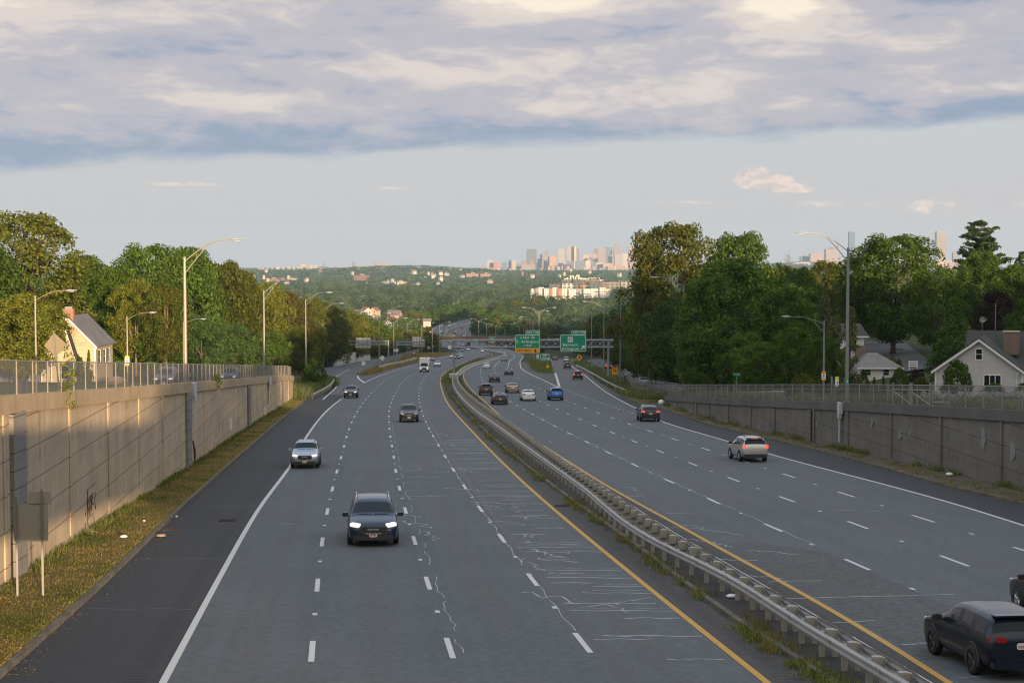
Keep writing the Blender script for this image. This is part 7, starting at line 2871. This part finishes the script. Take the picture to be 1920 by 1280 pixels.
def facade(c, g, sx=3.5, sz=3.6, frac=0.5):
    """wall with a grid of windows"""
    key = (c, g, sx, sz, frac)
    if key in FAC: return FAC[key]
    m, t = material('facade')
    ob = t.n('ShaderNodeTexCoord').outputs['Object']
    x, y, z = t.sep(ob)
    u = t.m('FRACT', t.m('DIVIDE', t.m('ADD', x, y), sx))
    v = t.m('FRACT', t.m('DIVIDE', z, sz))
    win = t.m('MULTIPLY', t.m('LESS_THAN', t.m('ABSOLUTE', t.m('SUBTRACT', u, 0.5)), frac / 2 * 1.1), t.m('LESS_THAN', t.m('ABSOLUTE', t.m('SUBTRACT', v, 0.5)), frac / 2))
    nz = t.sep(t.n('ShaderNodeNewGeometry').outputs['Normal'])[2]
    win = t.m('MULTIPLY', win, t.m('LESS_THAN', nz, 0.5))
    n = t.noise(ob, 0.05, 3)
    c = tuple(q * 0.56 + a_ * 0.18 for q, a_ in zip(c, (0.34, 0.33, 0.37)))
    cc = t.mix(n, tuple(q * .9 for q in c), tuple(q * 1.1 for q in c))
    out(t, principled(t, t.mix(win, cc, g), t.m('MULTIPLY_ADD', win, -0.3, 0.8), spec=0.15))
    FAC[key] = m
    return m


PK, PCH, CRM, WHT_, MAU, LAV, BLG, DKB, TEAL, TAN_, SAL, BRK = (0.47, 0.30, 0.26), (0.52, 0.33, 0.22), (0.55, 0.44, 0.33), (0.62, 0.56, 0.50), (0.30, 0.235, 0.25), (0.30, 0.28, 0.33), (0.16, 0.20, 0.26), (0.07, 0.09, 0.125), (0.09, 0.13, 0.16), (0.40, 0.33, 0.25), (0.52, 0.21, 0.17), (0.26, 0.12, 0.09)
GD_, GB_ = (0.06, 0.07, 0.09), (0.10, 0.14, 0.19)
GCITY = 'towers of the distant downtown'


def tower(label, x0, x1, top, base, Y, c, g=GD_, frac=0.5, rot=0.0, cap=0.5, depth=None, name='tower_block', cat='tower block', group=GCITY, sx=4.5, sz=4.0, extra=None):
    a, e = at(x0, 640, Y), at(x1, 640, Y)
    z0, z1 = at(960, base, Y).z, at(960, top, Y).z
    W = e.x - a.x
    D = depth or max(18, min(W * 0.9, 60))
    rt = thing(name, label, cat, ((a.x + e.x) / 2, Y, z0), rot, group)
    H = z1 - z0
    cs = abs(cos(rot)) + abs(sin(rot)) * D / W
    Wl = W / cs
    b = MB()
    b.box((0, D / 2, H / 2), (Wl, D, H))
    if extra: extra(b, Wl, D, H)
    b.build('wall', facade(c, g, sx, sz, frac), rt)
    if cap:
        b = MB()
        b.box((Wl * 0.05, D / 2, H + 1.8), (Wl * cap, D * 0.6, 3.6 if H > 40 else 2.4))
        b.build('roof_plant', FLATG, rt)
    return rt


FLATG = simple('roof_plant_grey', (0.25, 0.25, 0.26), 0.8)


def spire(o, z0, h_, r, m_=None, x=0, y=8, n=4):
    b = MB()
    q = [b.vert((x + r * cos(2 * pi * i / n + pi / 4), y + r * sin(2 * pi * i / n + pi / 4), z0)) for i in range(n)]
    tp = b.vert((x, y, z0 + h_))
    for i in range(n): b.face((q[i], q[(i + 1) % n], tp))
    return b.build('spire', m_ or FLATG, o)


def notch(b, W, D, H):
    for i in range(6):
        z = H * (0.22 + 0.13 * i)
        for s in (-1, 1): b.box((s * W * 0.51, D / 2, z), (W * 0.09, D * 0.9, H * 0.055))


CB = 507
for a in (
    ('cream white block at the outer end of the downtown group', 913, 925, 487.5, CB, 9800, WHT_, GB_, 0.45),
    ('low blue-grey block in front of the cream white one', 917, 925.2, 493, CB, 9500, BLG),
    ('salmon pink block with a pointed roof sign', 925.2, 938, 491.5, CB, 9450, SAL, (0.4, 0.16, 0.14), 0.4),
    ('blue-grey slab right of the salmon block', 941, 950, 492, CB, 9900, BLG, GB_),
    ('blue-grey block with a cream front', 953.5, 960, 487, CB, 10100, BLG, GB_),
    ('cream front block beside the blue-grey one', 959, 968, 488.8, CB, 10000, CRM, TAN_, 0.4),
    ('pale low block between cream front and dark notched tower', 968, 977, 494.5, CB, 10100, LAV),
    ('pinkish block leaning against the dark notched tower', 977, 988, 488.5, CB, 10200, PK),
    ('pale stepped apartment block at the foot of the dark notched tower', 978, 1003, 496, CB, 9900, MAU, WHT_, 0.3),
    ('small pink tower before the dark notched tower', 994, 1001, 489, CB, 9950, SAL),
    ('peach apartment block left of the grey crowned tower', 1006.8, 1016.7, 484.5, CB, 10300, PCH),
    ('slim grey tower behind the peach block', 1012.5, 1017.3, 477, CB, 10900, LAV),
    ('grey crowned tower with a white stripe', 1016.3, 1027, 468, CB, 10700, BLG, WHT_, 0.35),
    ('wide peach block below the grey crowned tower', 1016, 1027, 489.5, CB, 10200, PCH),
    ('slim peach slab beside the grey crowned tower', 1023.8, 1028.5, 476, CB, 10400, PCH),
    ('orange-lit broad tower with a shadowed flank', 1030, 1043, 480, CB, 10100, (0.55, 0.30, 0.18), PCH, 0.35),  # sunlit face of one tower, the light put into its orange
    ('grey flank tower touching the orange-lit one', 1027.6, 1031, 481.5, CB, 10150, BLG),  # same tower's shaded side, put in as a grey slab
    ('white gridded tower with a dark notch at its top', 1046, 1058, 467.5, CB, 10500, WHT_, (0.12, 0.10, 0.10), 0.55),
    ('orange brick cube below the white gridded tower', 1045, 1051, 503.5, 512, 9200, (0.50, 0.25, 0.14)),
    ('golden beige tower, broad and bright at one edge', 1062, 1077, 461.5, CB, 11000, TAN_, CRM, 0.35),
    ('bright cream edge slab joined to the golden tower', 1076.3, 1080.5, 461.8, CB, 10950, (0.68, 0.58, 0.36), CRM, 0.3),  # golden tower's lit edge, brightness put into the colour
    ('mauve slab behind the golden tower', 1080, 1085.5, 464, CB, 11200, MAU),
    ('low blue block at the foot of the golden tower', 1063, 1076, 490, CB, 10300, BLG, GB_),
    ('pale pink terrace of blocks below the golden tower', 1053, 1072, 497, CB, 9900, PK, CRM, 0.4),
    ('glassy teal block with pale floor bands', 1079.2, 1097.5, 489, CB, 9700, TEAL, (0.28, 0.30, 0.31), 0.45),
    ('cream arched block right of the teal one', 1091.8, 1104, 477.5, CB, 10400, CRM, TAN_, 0.45),
    ('cream stepped block before the arched one', 1097.5, 1107, 488.5, CB, 9800, WHT_, CRM, 0.4),
    ('tan block behind the stepped cream one', 1104, 1120, 476.5, CB, 10800, PK, MAU),
    ('dark blue block under the tan one', 1105.5, 1112, 483, CB, 10300, BLG),
    ('blue-grey low block left of the windowed cream block', 1107.5, 1116, 491.5, CB, 9800, BLG, GB_),
    ('windowed cream low block in the middle of downtown', 1117, 1132.5, 492, CB, 9800, WHT_, MAU, 0.5),
    ('mauve tower at the near side of the big pair', 1113.3, 1122, 466, CB, 11300, MAU),
    ('pinkish mauve tower in the middle of the big group', 1121, 1135, 465, CB, 11000, (0.38, 0.27, 0.27), MAU, 0.4),
    ('blue-grey tower behind the pinkish mauve one', 1133, 1147, 463, CB, 11500, BLG, GB_),
    ('square pink tower before the crowned mauve one', 1140, 1151, 479.5, CB, 10600, PK),
    ('lavender slab before the crowned mauve tower', 1152, 1167, 477, CB, 10400, LAV, WHT_, 0.4),
    ('pale tower between the crowned mauve one and the oak', 1165.5, 1177, 475.5, CB, 10800, WHT_, LAV, 0.45),
    ('pink flat-topped tower touching the great oak', 1178, 1194, 461.5, CB, 11200, PK, MAU, 0.4),
    ('long orange low block at the foot of downtown by the oak', 1147, 1172, 498, CB, 9600, (0.50, 0.28, 0.20), PK, 0.3),
    ('pale low terrace at the foot of downtown', 1131, 1148, 494, CB, 9700, PK, WHT_, 0.4),
    ('pinkish twin block left of the domed tower', 1518, 1543, 475.5, CB, 10500, PK, MAU, 0.4),
    ('broad pink low block below the domed tower', 1534, 1584, 488, CB, 9900, PK, MAU, 0.4),
    ('bluish block at the near end of the uptown group', 1500, 1516, 481, CB, 10600, LAV, GB_),
    ('pale low row at the foot of the uptown group', 1490, 1536, 492, CB, 10000, WHT_, PK, 0.4),
    ('grey tower block beside the pine', 1785, 1796, 473, CB, 10800, LAV, GB_),
    ('pale low blocks under the tall beige tower', 1757, 1786, 489, CB, 10000, CRM, PK, 0.4),
):
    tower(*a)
o = tower('dark steel-blue tower with notched corners', 987.5, 1005.5, 467, CB, 10300, DKB, BLG, 0.55, extra=notch)
o = tower('mauve tower with a raised crown, highest of downtown', 1150, 1165, 462, CB, 11100, MAU, LAV, 0.4, cap=0)
b = MB()
s_ = 11100 / FPX
b.box((0, 25, at(960, 459.3, 11100).z - o.location.z), (7.3 * s_, 30, 5.4 * s_))
b.build('crown', facade(MAU, LAV, 4.5, 4.0, .4), o)
o = tower('stone tower with green pyramid spire', 1093, 1097, 477, CB, 11000, CRM, cap=0)
spire(o, at(960, 477, 11000).z - o.location.z, 24, 7, simple('copper_green', (0.14, 0.22, 0.19)))
o = tower('mauve domed tower of the uptown group', 1547, 1571, 467, CB, 11000, (0.40, 0.31, 0.29), MAU, 0.45, cap=0)
spire(o, at(960, 467, 11000).z - o.location.z, 15, 26, facade(MAU, LAV), y=35, n=8)
o = tower('slim blue glass skyscraper behind the tall grey street light', 1590, 1601, 434.5, CB, 11200, (0.04, 0.075, 0.13), (0.09, 0.14, 0.20), 0.55, cap=0.6, sx=9, sz=400)
b = MB()
b.tube([(0, 10, at(960, 434.5, 11200).z - o.location.z), (0, 10, at(960, 428, 11200).z - o.location.z)], 0.9, 5)
b.build('mast', FLATG, o)
o = tower('tall beige skyscraper with flat crown and mast, left of the pine', 1754, 1772, 437, CB, 11300, (0.34, 0.26, 0.20), (0.26, 0.20, 0.18), 0.5, cap=0, sx=5)
zt_ = at(960, 437, 11300).z - o.location.z
W_ = at(1772, 640, 11300).x - at(1754, 640, 11300).x
b = MB()
b.box((0, 27, zt_ + 5), (W_ * 0.9, 46, 10))
b.box((0, 27, zt_ + 1), (W_ * 1.06, 58, 5))
b.build('crown', facade((0.36, 0.28, 0.26), (0.5, 0.36, 0.32), 60, 5, .3), o)
for f in (0.62, 0.33):
    b = MB()
    b.box((0, 27, zt_ * f), (W_ * 1.01, 55.5, 4))
    b.build('dark_band', simple('mechanical_band', (0.2, 0.17, 0.17)), o)
b = MB()
b.tube([(0, 27, zt_ + 8), (0, 27, zt_ + 46)], [1.6, 0.6], 6)
b.build('mast', FLATG, o)
PLAIN = [(808, 813, 4800), (978, 983, 4400)]
# hazy low town along the far edge of the plain
rc = random.Random(4)
n = 0
for x0, x1, r0, r1 in ((483, 560, 499.5, 503), (560, 600, 496, 502), (612, 660, 498.5, 502), (664, 740, 496.5, 502), (850, 912, 499, 504), (905, 1000, 500, 506), (1000, 1180, 497, 507), (1485, 1590, 492, 502), (1750, 1800, 492, 500)):
    x = x0
    while x < x1:
        n += 1
        w_ = rc.uniform(2.2, 7)
        c = rc.choice((PK, PCH, CRM, WHT_, CRM, WHT_, PK, SAL))
        nm = {PK: 'pink', PCH: 'peach', CRM: 'cream', WHT_: 'white', SAL: 'salmon'}[c]
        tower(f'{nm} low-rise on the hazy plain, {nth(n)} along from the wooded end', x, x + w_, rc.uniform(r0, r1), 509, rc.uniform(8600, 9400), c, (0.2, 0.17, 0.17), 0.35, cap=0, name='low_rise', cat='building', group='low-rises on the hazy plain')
        x += w_ + rc.uniform(0.6, 6)
for a in (
    ('lit cream mill building standing out on the hazy plain', 565, 575, 495.5, 506, 9300, (0.62, 0.5, 0.36), TAN_, .4),
    ('grey tower block on the hazy skyline, left of the pink stack', 661, 666, 492, 505, 9600, LAV),
    ('pink long block beside the stack on the hazy skyline', 706, 722, 494.8, 505, 9300, SAL, PK, .35),
    ('tan stepped block at the end of the hazy skyline', 722, 738, 496, 505, 9300, PCH, MAU, .4),
    ('brick slab block standing in the woods of the plain', 663.5, 692, 516, 530.5, 4300, BRK, (0.07, 0.05, 0.05), .45),
    ('red brick school among trees before the plain', 501, 524, 522.5, 530, 4200, (0.3, 0.12, 0.10), (0.2, .16, .15), .4),
    ('long grey-roofed hall beside the red brick school', 527, 551, 520.5, 525, 4400, (0.32, 0.33, 0.30)),
    ('white villa block among trees at the edge of the plain', 452, 475, 521.5, 528, 4000, WHT_, MAU, .35),
    ('grey half of the long low warehouse in the woods', 716, 740, 527.5, 535, 3800, (0.33, 0.35, 0.36), GB_, .3),
    ('cream half of the long low warehouse in the woods', 740, 762.5, 528, 535, 3750, (0.62, 0.56, 0.44), (0.3, .28, .25), .3),
    ('white low sheds right of the cream warehouse', 774, 793, 531.5, 536, 3700, WHT_, LAV, .3),
    ('slate blue hall left of the church tower', 786, 807, 520.5, 525.5, 4800, (0.17, 0.16, 0.20), MAU, .3),
    ('salmon brick terrace in the woods before downtown', 874, 897, 512.5, 521, 5000, (0.36, 0.17, 0.14), PK, .35),
    ('second salmon brick terrace in the woods before downtown', 901, 921, 513, 521, 5000, (0.34, 0.15, 0.13), WHT_, .3),
):
    PLAIN.append((a[1], a[2], a[5]))
    tower(*a, name='building', cat='building', group='buildings in the wooded plain', cap=0.3)
o = tower('square pale church tower in the wooded plain', 808.3, 812.8, 511.3, 524, 4800, (0.50, 0.40, 0.32), cap=0, depth=8, name='church_tower', cat='church tower', group='buildings in the wooded plain')
spire(o, at(960, 511.3, 4800).z - o.location.z, 2, 4, y=4)
o = tower('slender orange-brown church tower below the dark notched skyscraper', 978, 982.5, 510.5, 529, 4400, (0.36, 0.2, 0.13), cap=0, depth=7, name='church_tower', cat='church tower', group='buildings in the wooded plain')
spire(o, at(960, 510.5, 4400).z - o.location.z, 5, 4, simple('spire_slate', (0.2, .15, .12)), y=3.5)
o = tower('dark church with a needle steeple on the hazy skyline', 598, 614, 499.5, 507, 8800, (0.16, 0.17, 0.2), cap=0, name='church', cat='church', group='buildings in the wooded plain')
spire(o, at(960, 499.5, 8800).z - o.location.z, 33, 5, simple('steeple_slate', (0.12, 0.12, 0.15)), x=3)
o = tower('pink chimney stack on the hazy skyline', 701.5, 703.4, 489.5, 505, 9300, PK, cap=0, depth=5, name='chimney_stack', cat='chimney')

# pale apartment complex and the dark office campus
def complex_(label, name, cat, Y, segs, wallc, glass, base, depth, win):
    a = at(segs[0][0], 640, Y)
    rt = thing(name, label, cat, (a.x, Y, at(960, base, Y).z))
    for i, (x0, x1, top, dy, c) in enumerate(segs):
        p0, p1 = at(x0, 640, Y).x - a.x, at(x1, 640, Y).x - a.x
        H = at(960, top, Y).z - rt.location.z
        b = MB()
        b.box(((p0 + p1) / 2, dy + depth / 2, H / 2), (p1 - p0 - 0.02, depth, H))
        b.build('wing', facade(c or wallc, glass, *win), rt)
    return rt


WA, OR_, GRB = (0.92, 0.90, 0.87), (0.46, 0.24, 0.15), (0.36, 0.39, 0.42)
complex_('long white apartment complex stepping through the woods below downtown', 'apartment_block', 'apartment block', 2300, [
    (992.5, 996, 545, 0, GRB), (996, 1004, 541.5, 3, WA), (1004, 1010, 540, -2, GRB), (1010, 1020, 538.8, 4, WA), (1020, 1030, 540.5, -3, WA), (1030, 1036, 541, -5, OR_), (1036, 1045, 539.5, 2, WA), (1045, 1053, 541.5, -2, OR_),
    (1053, 1066, 540.5, 5, WA), (1066, 1080, 542, 0, WA), (1080, 1094, 541.5, 6, GRB), (1094, 1110, 541.5, 1, WA), (1110, 1124, 541, 7, WA), (1124, 1136, 539.5, 2, WA), (1136, 1146, 541.5, 6, WA)], WA, (0.17, 0.17, 0.18), 562, 22, (3.4, 3.2, 0.42))
BRN = (0.17, 0.12, 0.10)
complex_('dark brown and glass office campus behind the white apartments', 'office_block', 'office building', 2680, [
    (1030, 1054, 532.5, 0, (0.14, 0.10, 0.10)), (1054, 1075, 532, -6, WA), (1053, 1061, 524.5, 8, DKB), (1061, 1075, 524.3, 12, BRN), (1075, 1092, 524.2, 6, DKB), (1092, 1105, 524.5, 10, BRN), (1104, 1126, 524.2, 14, (0.22, 0.16, 0.13)), (1076, 1087, 532.3, -8, BRN),
    (1087, 1099, 532.2, -12, OR_), (1099, 1104, 532, -8, BRN), (1104, 1126.5, 529.2, -10, TEAL), (1126.5, 1136, 528, -8, (0.26, 0.17, 0.13)), (1136, 1163, 528.5, -4, (0.30, 0.27, 0.24)), (1163, 1182, 527.5, -8, (0.42, 0.38, 0.33))], BRN, (0.05, 0.06, 0.075), 556, 26, (7.0, 4.2, 0.5))
rt = bpy.data.objects['office_block']
b = MB()
for i in range(30):
    px = rc.uniform(1056, 1140)
    x = at(px, 640, 2690).x - rt.location.x
    z = at(960, 524.2 if px < 1126 else 528, 2690).z - rt.location.z
    h_ = rc.uniform(1.2, 3.6) * (2.2 if 1066 < px < 1085 else 1)
    b.box((x, 22, z + h_ / 2), (rc.uniform(1.5, 5), 4, h_))
b.build('roof_plant', simple('rooftop_white', (0.55, 0.5, 0.45)), rt)

# houses peeping out of the woods
HW = [simple('house_wall_' + n_, c, 0.7) for n_, c in (('white', (0.42, 0.42, 0.41)), ('cream', (0.44, 0.38, 0.30)), ('blue', (0.30, 0.34, 0.42)), ('rose', (0.42, 0.26, 0.22)))]
HR = [simple('house_roof_' + n_, c, 0.85) for n_, c in (('grey', (0.15, 0.14, 0.145)), ('brown', (0.17, 0.11, 0.085)), ('red', (0.26, 0.11, 0.08)))]


def cottage(label, px, row, Y, sc=1.0, wi=0, ri=0, rz=0.0):
    q = at(px, row, Y)
    rt = thing('house', label, 'house', tuple(q), rz, 'houses peeping out of the valley woods')
    b = MB()
    b.prism([(-4.5 * sc, -9), (4.5 * sc, -9), (4.5 * sc, 0), (0, 3.6 * sc), (-4.5 * sc, 0)], 0, 11 * sc)
    b.build('wall', HW[wi], rt)
    b = MB()
    for s in (-1, 1):
        b.prism([(0, 3.7 * sc), (s * 5 * sc, -0.35 * sc), (s * 5 * sc, 0.0), (0, 4.1 * sc)][::s], -0.4, 11 * sc + 0.4)
    b.build('roof', HR[ri], rt)
    b = MB()
    for x in (-2 * sc, 2 * sc):
        b.box((x, -0.03, -1.4 * sc), (1.1 * sc, 0.1, 1.6 * sc))
    b.build('window', GLASSD, rt)
    return rt


for i, a in enumerate((('white gabled house with a rose roof above the tan double lamp', 690, 583, 1250, 0.72, 0, 2, 0.5), ('blue-white house left of the rose-roofed one', 679, 587, 1240, .65, 2, 0, 0.9), ('orange gabled house right of the blue-white one', 699, 582, 1260, .62, 1, 1, -0.4),
                       ('long low roofed house between the ramp street lights', 751, 590, 1180, 0.8, 3, 0, 1.3), ('white house low over the ramp wood', 728, 606, 1100, .5, 0, 0, 0.3), ('white block house by the second grey lamp', 808, 602, 1060, 0.42, 0, 0, 1.57),
                       ('pale house behind the grove tops', 646, 563, 1900, 1.0, 0, 0, .5), ('pale roof in the woods left of centre', 655, 562, 1850, 1, 1, 0, 1.2), ('cream house row end in the woods', 690, 562, 1900, 1.2, 1, 0, 1.4), ('white house row middle in the woods', 698, 563, 1950, 1, 0, 1, .2), ('rose house in the woods below the far warehouse', 728, 562, 1950, 1, 3, 2, .8),
                       ('rose roofed house deep in the woods', 812, 575, 1700, 1, 3, 2, .7), ('pale house deep in the woods', 824, 573, 1750, 1, 0, 0, 1.0), ('small white gable in the wooded centre', 857, 573, 1800, .8, 0, 0, .4), ('cream gable below the wall-light arm', 551, 571, 1500, 1, 1, 2, .6), ('white roof near the second wall light', 566, 564, 1700, 1, 0, 0, 1.3))):
    cottage(*a)
for i in range(38):
    row = 503.5 + 27 * rc.random() ** 1.3
    Y = 66 * FPX / (row - 475 + 6) * rc.uniform(0.9, 1.0)
    Y = min(Y, 7600)
    px = rc.uniform(430, 1165)
    cottage(f'tiny pale house speck in the wooded plain, {nth(i + 1)} of the scatter', px, row, Y, rc.uniform(0.45, 0.9) * (1 if Y < 4500 else 1.15), rc.choice((0, 0, 0, 1, 3)), rc.choice((0, 0, 1, 2)), rc.uniform(0, 3))
CLEAR += [((1069 - 960) / FPX, 80 / FPX, 1850, 2345), ((1110 - 960) / FPX, 76 / FPX, 2500, 2720)]
for a, e, Y in PLAIN: CLEAR.append((((a + e) / 2 - 960) / FPX, (e - a + 4) / 2 / FPX, Y - 620, Y + 40))
# ------------------------------------------------------------------ grass and weeds
def blades(name, P, h, wd, m, lean=0.4, spread=1.0):
    rng = np.random.default_rng(len(P))
    n = len(P)
    a = rng.uniform(0, 2 * pi, n)
    hh_ = h * rng.uniform(0.45, 1.25, n)
    U = np.stack([np.cos(a), np.sin(a), np.zeros(n)], 1) * wd / 2
    d = rng.normal(size=(n, 3)) * lean
    d[:, 2] = 1
    d /= np.linalg.norm(d, axis=1, keepdims=True)
    T_ = P + d * hh_[:, None]
    V = np.stack([P - U, P + U, T_ + U * 0.35, T_ - U * 0.35], 1)
    return kindof(link(name, quads_mesh(name, V, m)), 'stuff')


GRASS_D = leafmat('dry_grass', (0.185, 0.155, 0.05), (0.27, 0.205, 0.08), 0.3, (0.22, 0.15, 0.06))
GRASS_G = leafmat('green_grass', (0.105, 0.135, 0.030), (0.155, 0.175, 0.045), 0.3)
GRASS_P = leafmat('pale_grass', (0.12, 0.15, 0.065), (0.17, 0.19, 0.09), 0.3)
WEED = leafmat('weeds', (0.12, 0.15, 0.045), (0.17, 0.19, 0.065), 0.3, (0.15, 0.13, 0.05))
rng = np.random.default_rng(8)


def band(ca, cb, y0, y1, n, dz, pw=2.2, zf=R):
    """random points between two curves, denser near us"""
    y = y0 + (y1 - y0) * rng.uniform(0, 1, n) ** pw
    f = rng.uniform(0, 1, n)
    x = ca(y) * (1 - f) + cb(y) * f
    return np.stack([x, y, zf(y) + dz], 1)


P = band(offs(LW, 0.1), offs(LC, -0.2), 42, 225, 60000, 0.12, 1.9)
pat = np.sin(P[:, 0] * 1.7 + 0.6 * np.sin(P[:, 1] * 0.9)) + np.sin(P[:, 1] * 1.1 + P[:, 0]) + rng.normal(size=len(P)) * 0.8
wallside = (P[:, 0] - LW(P[:, 1])) < 1.5
g = (pat + wallside * 0.6) > 0.95
blades('verge_grass_green', P[g], 0.11, 0.028, GRASS_G, 0.6)
blades('verge_grass_dry', P[~g], 0.08, 0.028, GRASS_D, 0.8)


def tufts(name, C_, per, r, h, wd, m, lean=0.5):
    n = len(C_)
    P = np.repeat(C_, per, 0) + np.concatenate([rng.normal(size=(n * per, 2)) * r, np.zeros((n * per, 1))], 1)
    return blades(name, P, h, wd, m, lean)


# weeds in the joint of the median kerb
y = 40 + 290 * rng.uniform(0, 1, 900) ** 1.6
cl = np.sin(y * 0.83) + np.sin(y * 0.31 + 1) + np.sin(y * 2.1) * 0.6 > -0.05
y = y[cl]
C_ = np.stack([MC(y) + rng.normal(size=len(y)) * 0.18 + 0.05, y, R(y) + 0.03], 1)
tufts('median_weeds', C_, 34, 0.15, 0.20, 0.030, WEED, 0.7)
y = 40 + 290 * rng.uniform(0, 1, 160) ** 1.4
C_ = np.stack([MC(y) + rng.uniform(-0.5, 0.5, len(y)), y, R(y) + 0.08], 1)
tufts('median_stragglers', C_, 24, 0.10, 0.42, 0.012, GRASS_D, 0.35)
yy_ = 300 + 340 * rng.uniform(0, 1, 600)
C_ = np.stack([lerp(MC, ML, 0.0)(yy_) + rng.uniform(-0.2, 0.9, len(yy_)), yy_, R(yy_) + 0.1], 1)
tufts('far_median_grass', C_, 16, 0.5, 0.35, 0.12, WEED)
yy_ = 150 + 420 * rng.uniform(0, 1, 700)
C_ = np.stack([RY(yy_) - rng.uniform(0.8, 1.6, len(yy_)), yy_, R(yy_) + 0.02], 1)
tufts('inner_median_grass', C_[yy_ > 215], 14, 0.3, 0.22, 0.08, WEED)
# foot of the walls, path edge
y = 50 + 170 * rng.uniform(0, 1, 260) ** 1.2
C_ = np.stack([RW(y) - rng.uniform(0.05, 0.5, len(y)), y, R(y) + 0.12], 1)
tufts('wall_foot_weeds', C_[np.sin(y * 0.37) > -0.2], 40, 0.16, 0.42, 0.03, WEED)
y = 50 + 160 * rng.uniform(0, 1, 420)
C_ = np.stack([RC(y) + rng.uniform(0.1, 1.9, len(y)), y, R(y) + 0.12], 1)
tufts('path_grass', C_, 26, 0.2, 0.12, 0.03, GRASS_D)
y = 60 + 165 * rng.uniform(0, 1, 260)
C_ = np.stack([LW(y) + rng.uniform(0.05, 0.35, len(y)), y, R(y) + 0.12], 1)
tufts('verge_wall_weeds', C_, 30, 0.13, 0.26, 0.03, WEED)
# weeds on the plateaus behind the fences
y = 60 + 150 * rng.uniform(0, 1, 900)
C_ = np.stack([RW(y) + rng.uniform(0.6, 2.6, len(y)), y, PR(y) + 0.02], 1)
tufts('fence_weeds', C_[np.sin(y * .5) + np.sin(y * .21) > -0.6], 30, 0.25, 0.62, 0.03, GRASS_P)
# tall grass at the end of the tall wall and along the exit ramp bank
yy_ = 226 + 85 * rng.uniform(0, 1, 1500)
C_ = np.stack([LC(yy_) - rng.uniform(0.3, 5.2, len(yy_)), yy_, 0 * yy_], 1)
C_[:, 2] = [T(a, e) for a, e in C_[:, :2]]
C_[:, 2] = np.maximum(C_[:, 2], R(yy_) + 0.05)
tufts('tall_bank_grass', C_, 40, 0.35, 1.15, 0.06, GRASS_P, 0.25)
yy_ = 212 + 330 * rng.uniform(0, 1, 1700)
C_ = np.stack([RE(yy_) + rng.uniform(1.9, 5.6, len(yy_)), yy_, np.maximum(R(yy_), PR(yy_) - 0.6) + 0.05], 1)
k_ = rng.uniform(0, 1, len(C_)) < 0.5
tufts('ramp_bank_grass', C_[k_], 34, 0.4, 0.7, 0.06, GRASS_P, 0.3)
tufts('ramp_bank_weeds', C_[~k_], 26, 0.4, 0.55, 0.07, WEED, 0.4)
yy_ = 395 + 220 * rng.uniform(0, 1, 700)
C_ = np.stack([RG(yy_) + 3.2 + rng.uniform(0, 1, len(yy_)) * np.maximum(1, (RI(yy_) - RG(yy_) - 4.5)), yy_, R(yy_) + 0.1], 1)
tufts('gore_grass', C_, 24, 0.6, 0.45, 0.10, WEED)
yy_ = 372 + 480 * rng.uniform(0, 1, 1100)
C_ = np.stack([LE(yy_) - 2.9 - rng.uniform(0, 1, len(yy_)) * np.maximum(0.5, (LE(yy_) - GL(yy_) - 3.2)), yy_, R(yy_) + 0.1], 1)
tufts('island_grass', C_, 20, 0.7, 0.4, 0.12, GRASS_D)
yy_ = 286 + 62 * rng.uniform(0, 1, 300)
C_ = np.stack([RL(yy_) - rng.uniform(0.2, 2.6, len(yy_)), yy_, R(yy_) + 0.03], 1)
tufts('ramp_island_grass', C_, 20, 0.4, 0.3, 0.08, WEED)
# fallen leaves and grit swept against the verge kerb
P = band(offs(LC, 0.0), offs(LC, 0.9), 42, 190, 1200, 0.012, 2.0)
P[:, 0] = LC(P[:, 1]) + np.abs(rng.normal(size=len(P))) * 0.3
N = rng.normal(size=P.shape) * 0.25
N[:, 2] = 1
V = leafquads(P, N, 0.06, rng)
kindof(link('fallen_leaves', quads_mesh('fallen_leaves', V, simple('fallen_leaf', (0.15, 0.105, 0.07), 0.9, var=0.5, vscale=2))), 'stuff')
# a vine over the coping
for px, row, nm, lb in ((106, 700, 'climbing_vine', 'yellow-green vine climbing the fence and spilling over the tan coping'), (387, 704, 'climbing_vine', 'dark bush sprouting over the coping at its step')):
    y = ypx(LW, px + 16, zf=PL)
    o_ = Vector((float(LW(y)) + 0.15, y, float(PL(y))))
    C_ = rng.normal(size=(14, 3)) * np.array([0.12, 0.5, 0.45]) + np.array([0, 0, 0.1])
    V = clump_leaves(C_, rng.uniform(0.14, 0.3, 14), 26, 0.12, rng)
    tag(link(nm, quads_mesh(nm, V, LEAF['yellow-green' if px < 200 else 'mid green']), None, tuple(o_)), lb, 'vine')
o = link('valley_woods', quads_mesh('valley_woods', far_wood(), FARW))
kindof(o, 'stuff')
# ------------------------------------------------------------------ summer haze
HAZE = 4.4e-5
b = MB()
b.box((0, 6200, 22), (14000, 13600, 340))
m, t = material('haze_air')
v = t.n('ShaderNodeVolumePrincipled')
v.inputs['Color'].default_value = (0.50, 0.74, 1.0, 1)
v.inputs['Density'].default_value = HAZE
v.inputs['Anisotropy'].default_value = 0.0
oo = t.n('ShaderNodeOutputMaterial')
t.nt.links.new(v.outputs[0], oo.inputs['Volume'])
m.cycles.homogeneous_volume = True
kindof(b.build('haze', m), 'stuff')
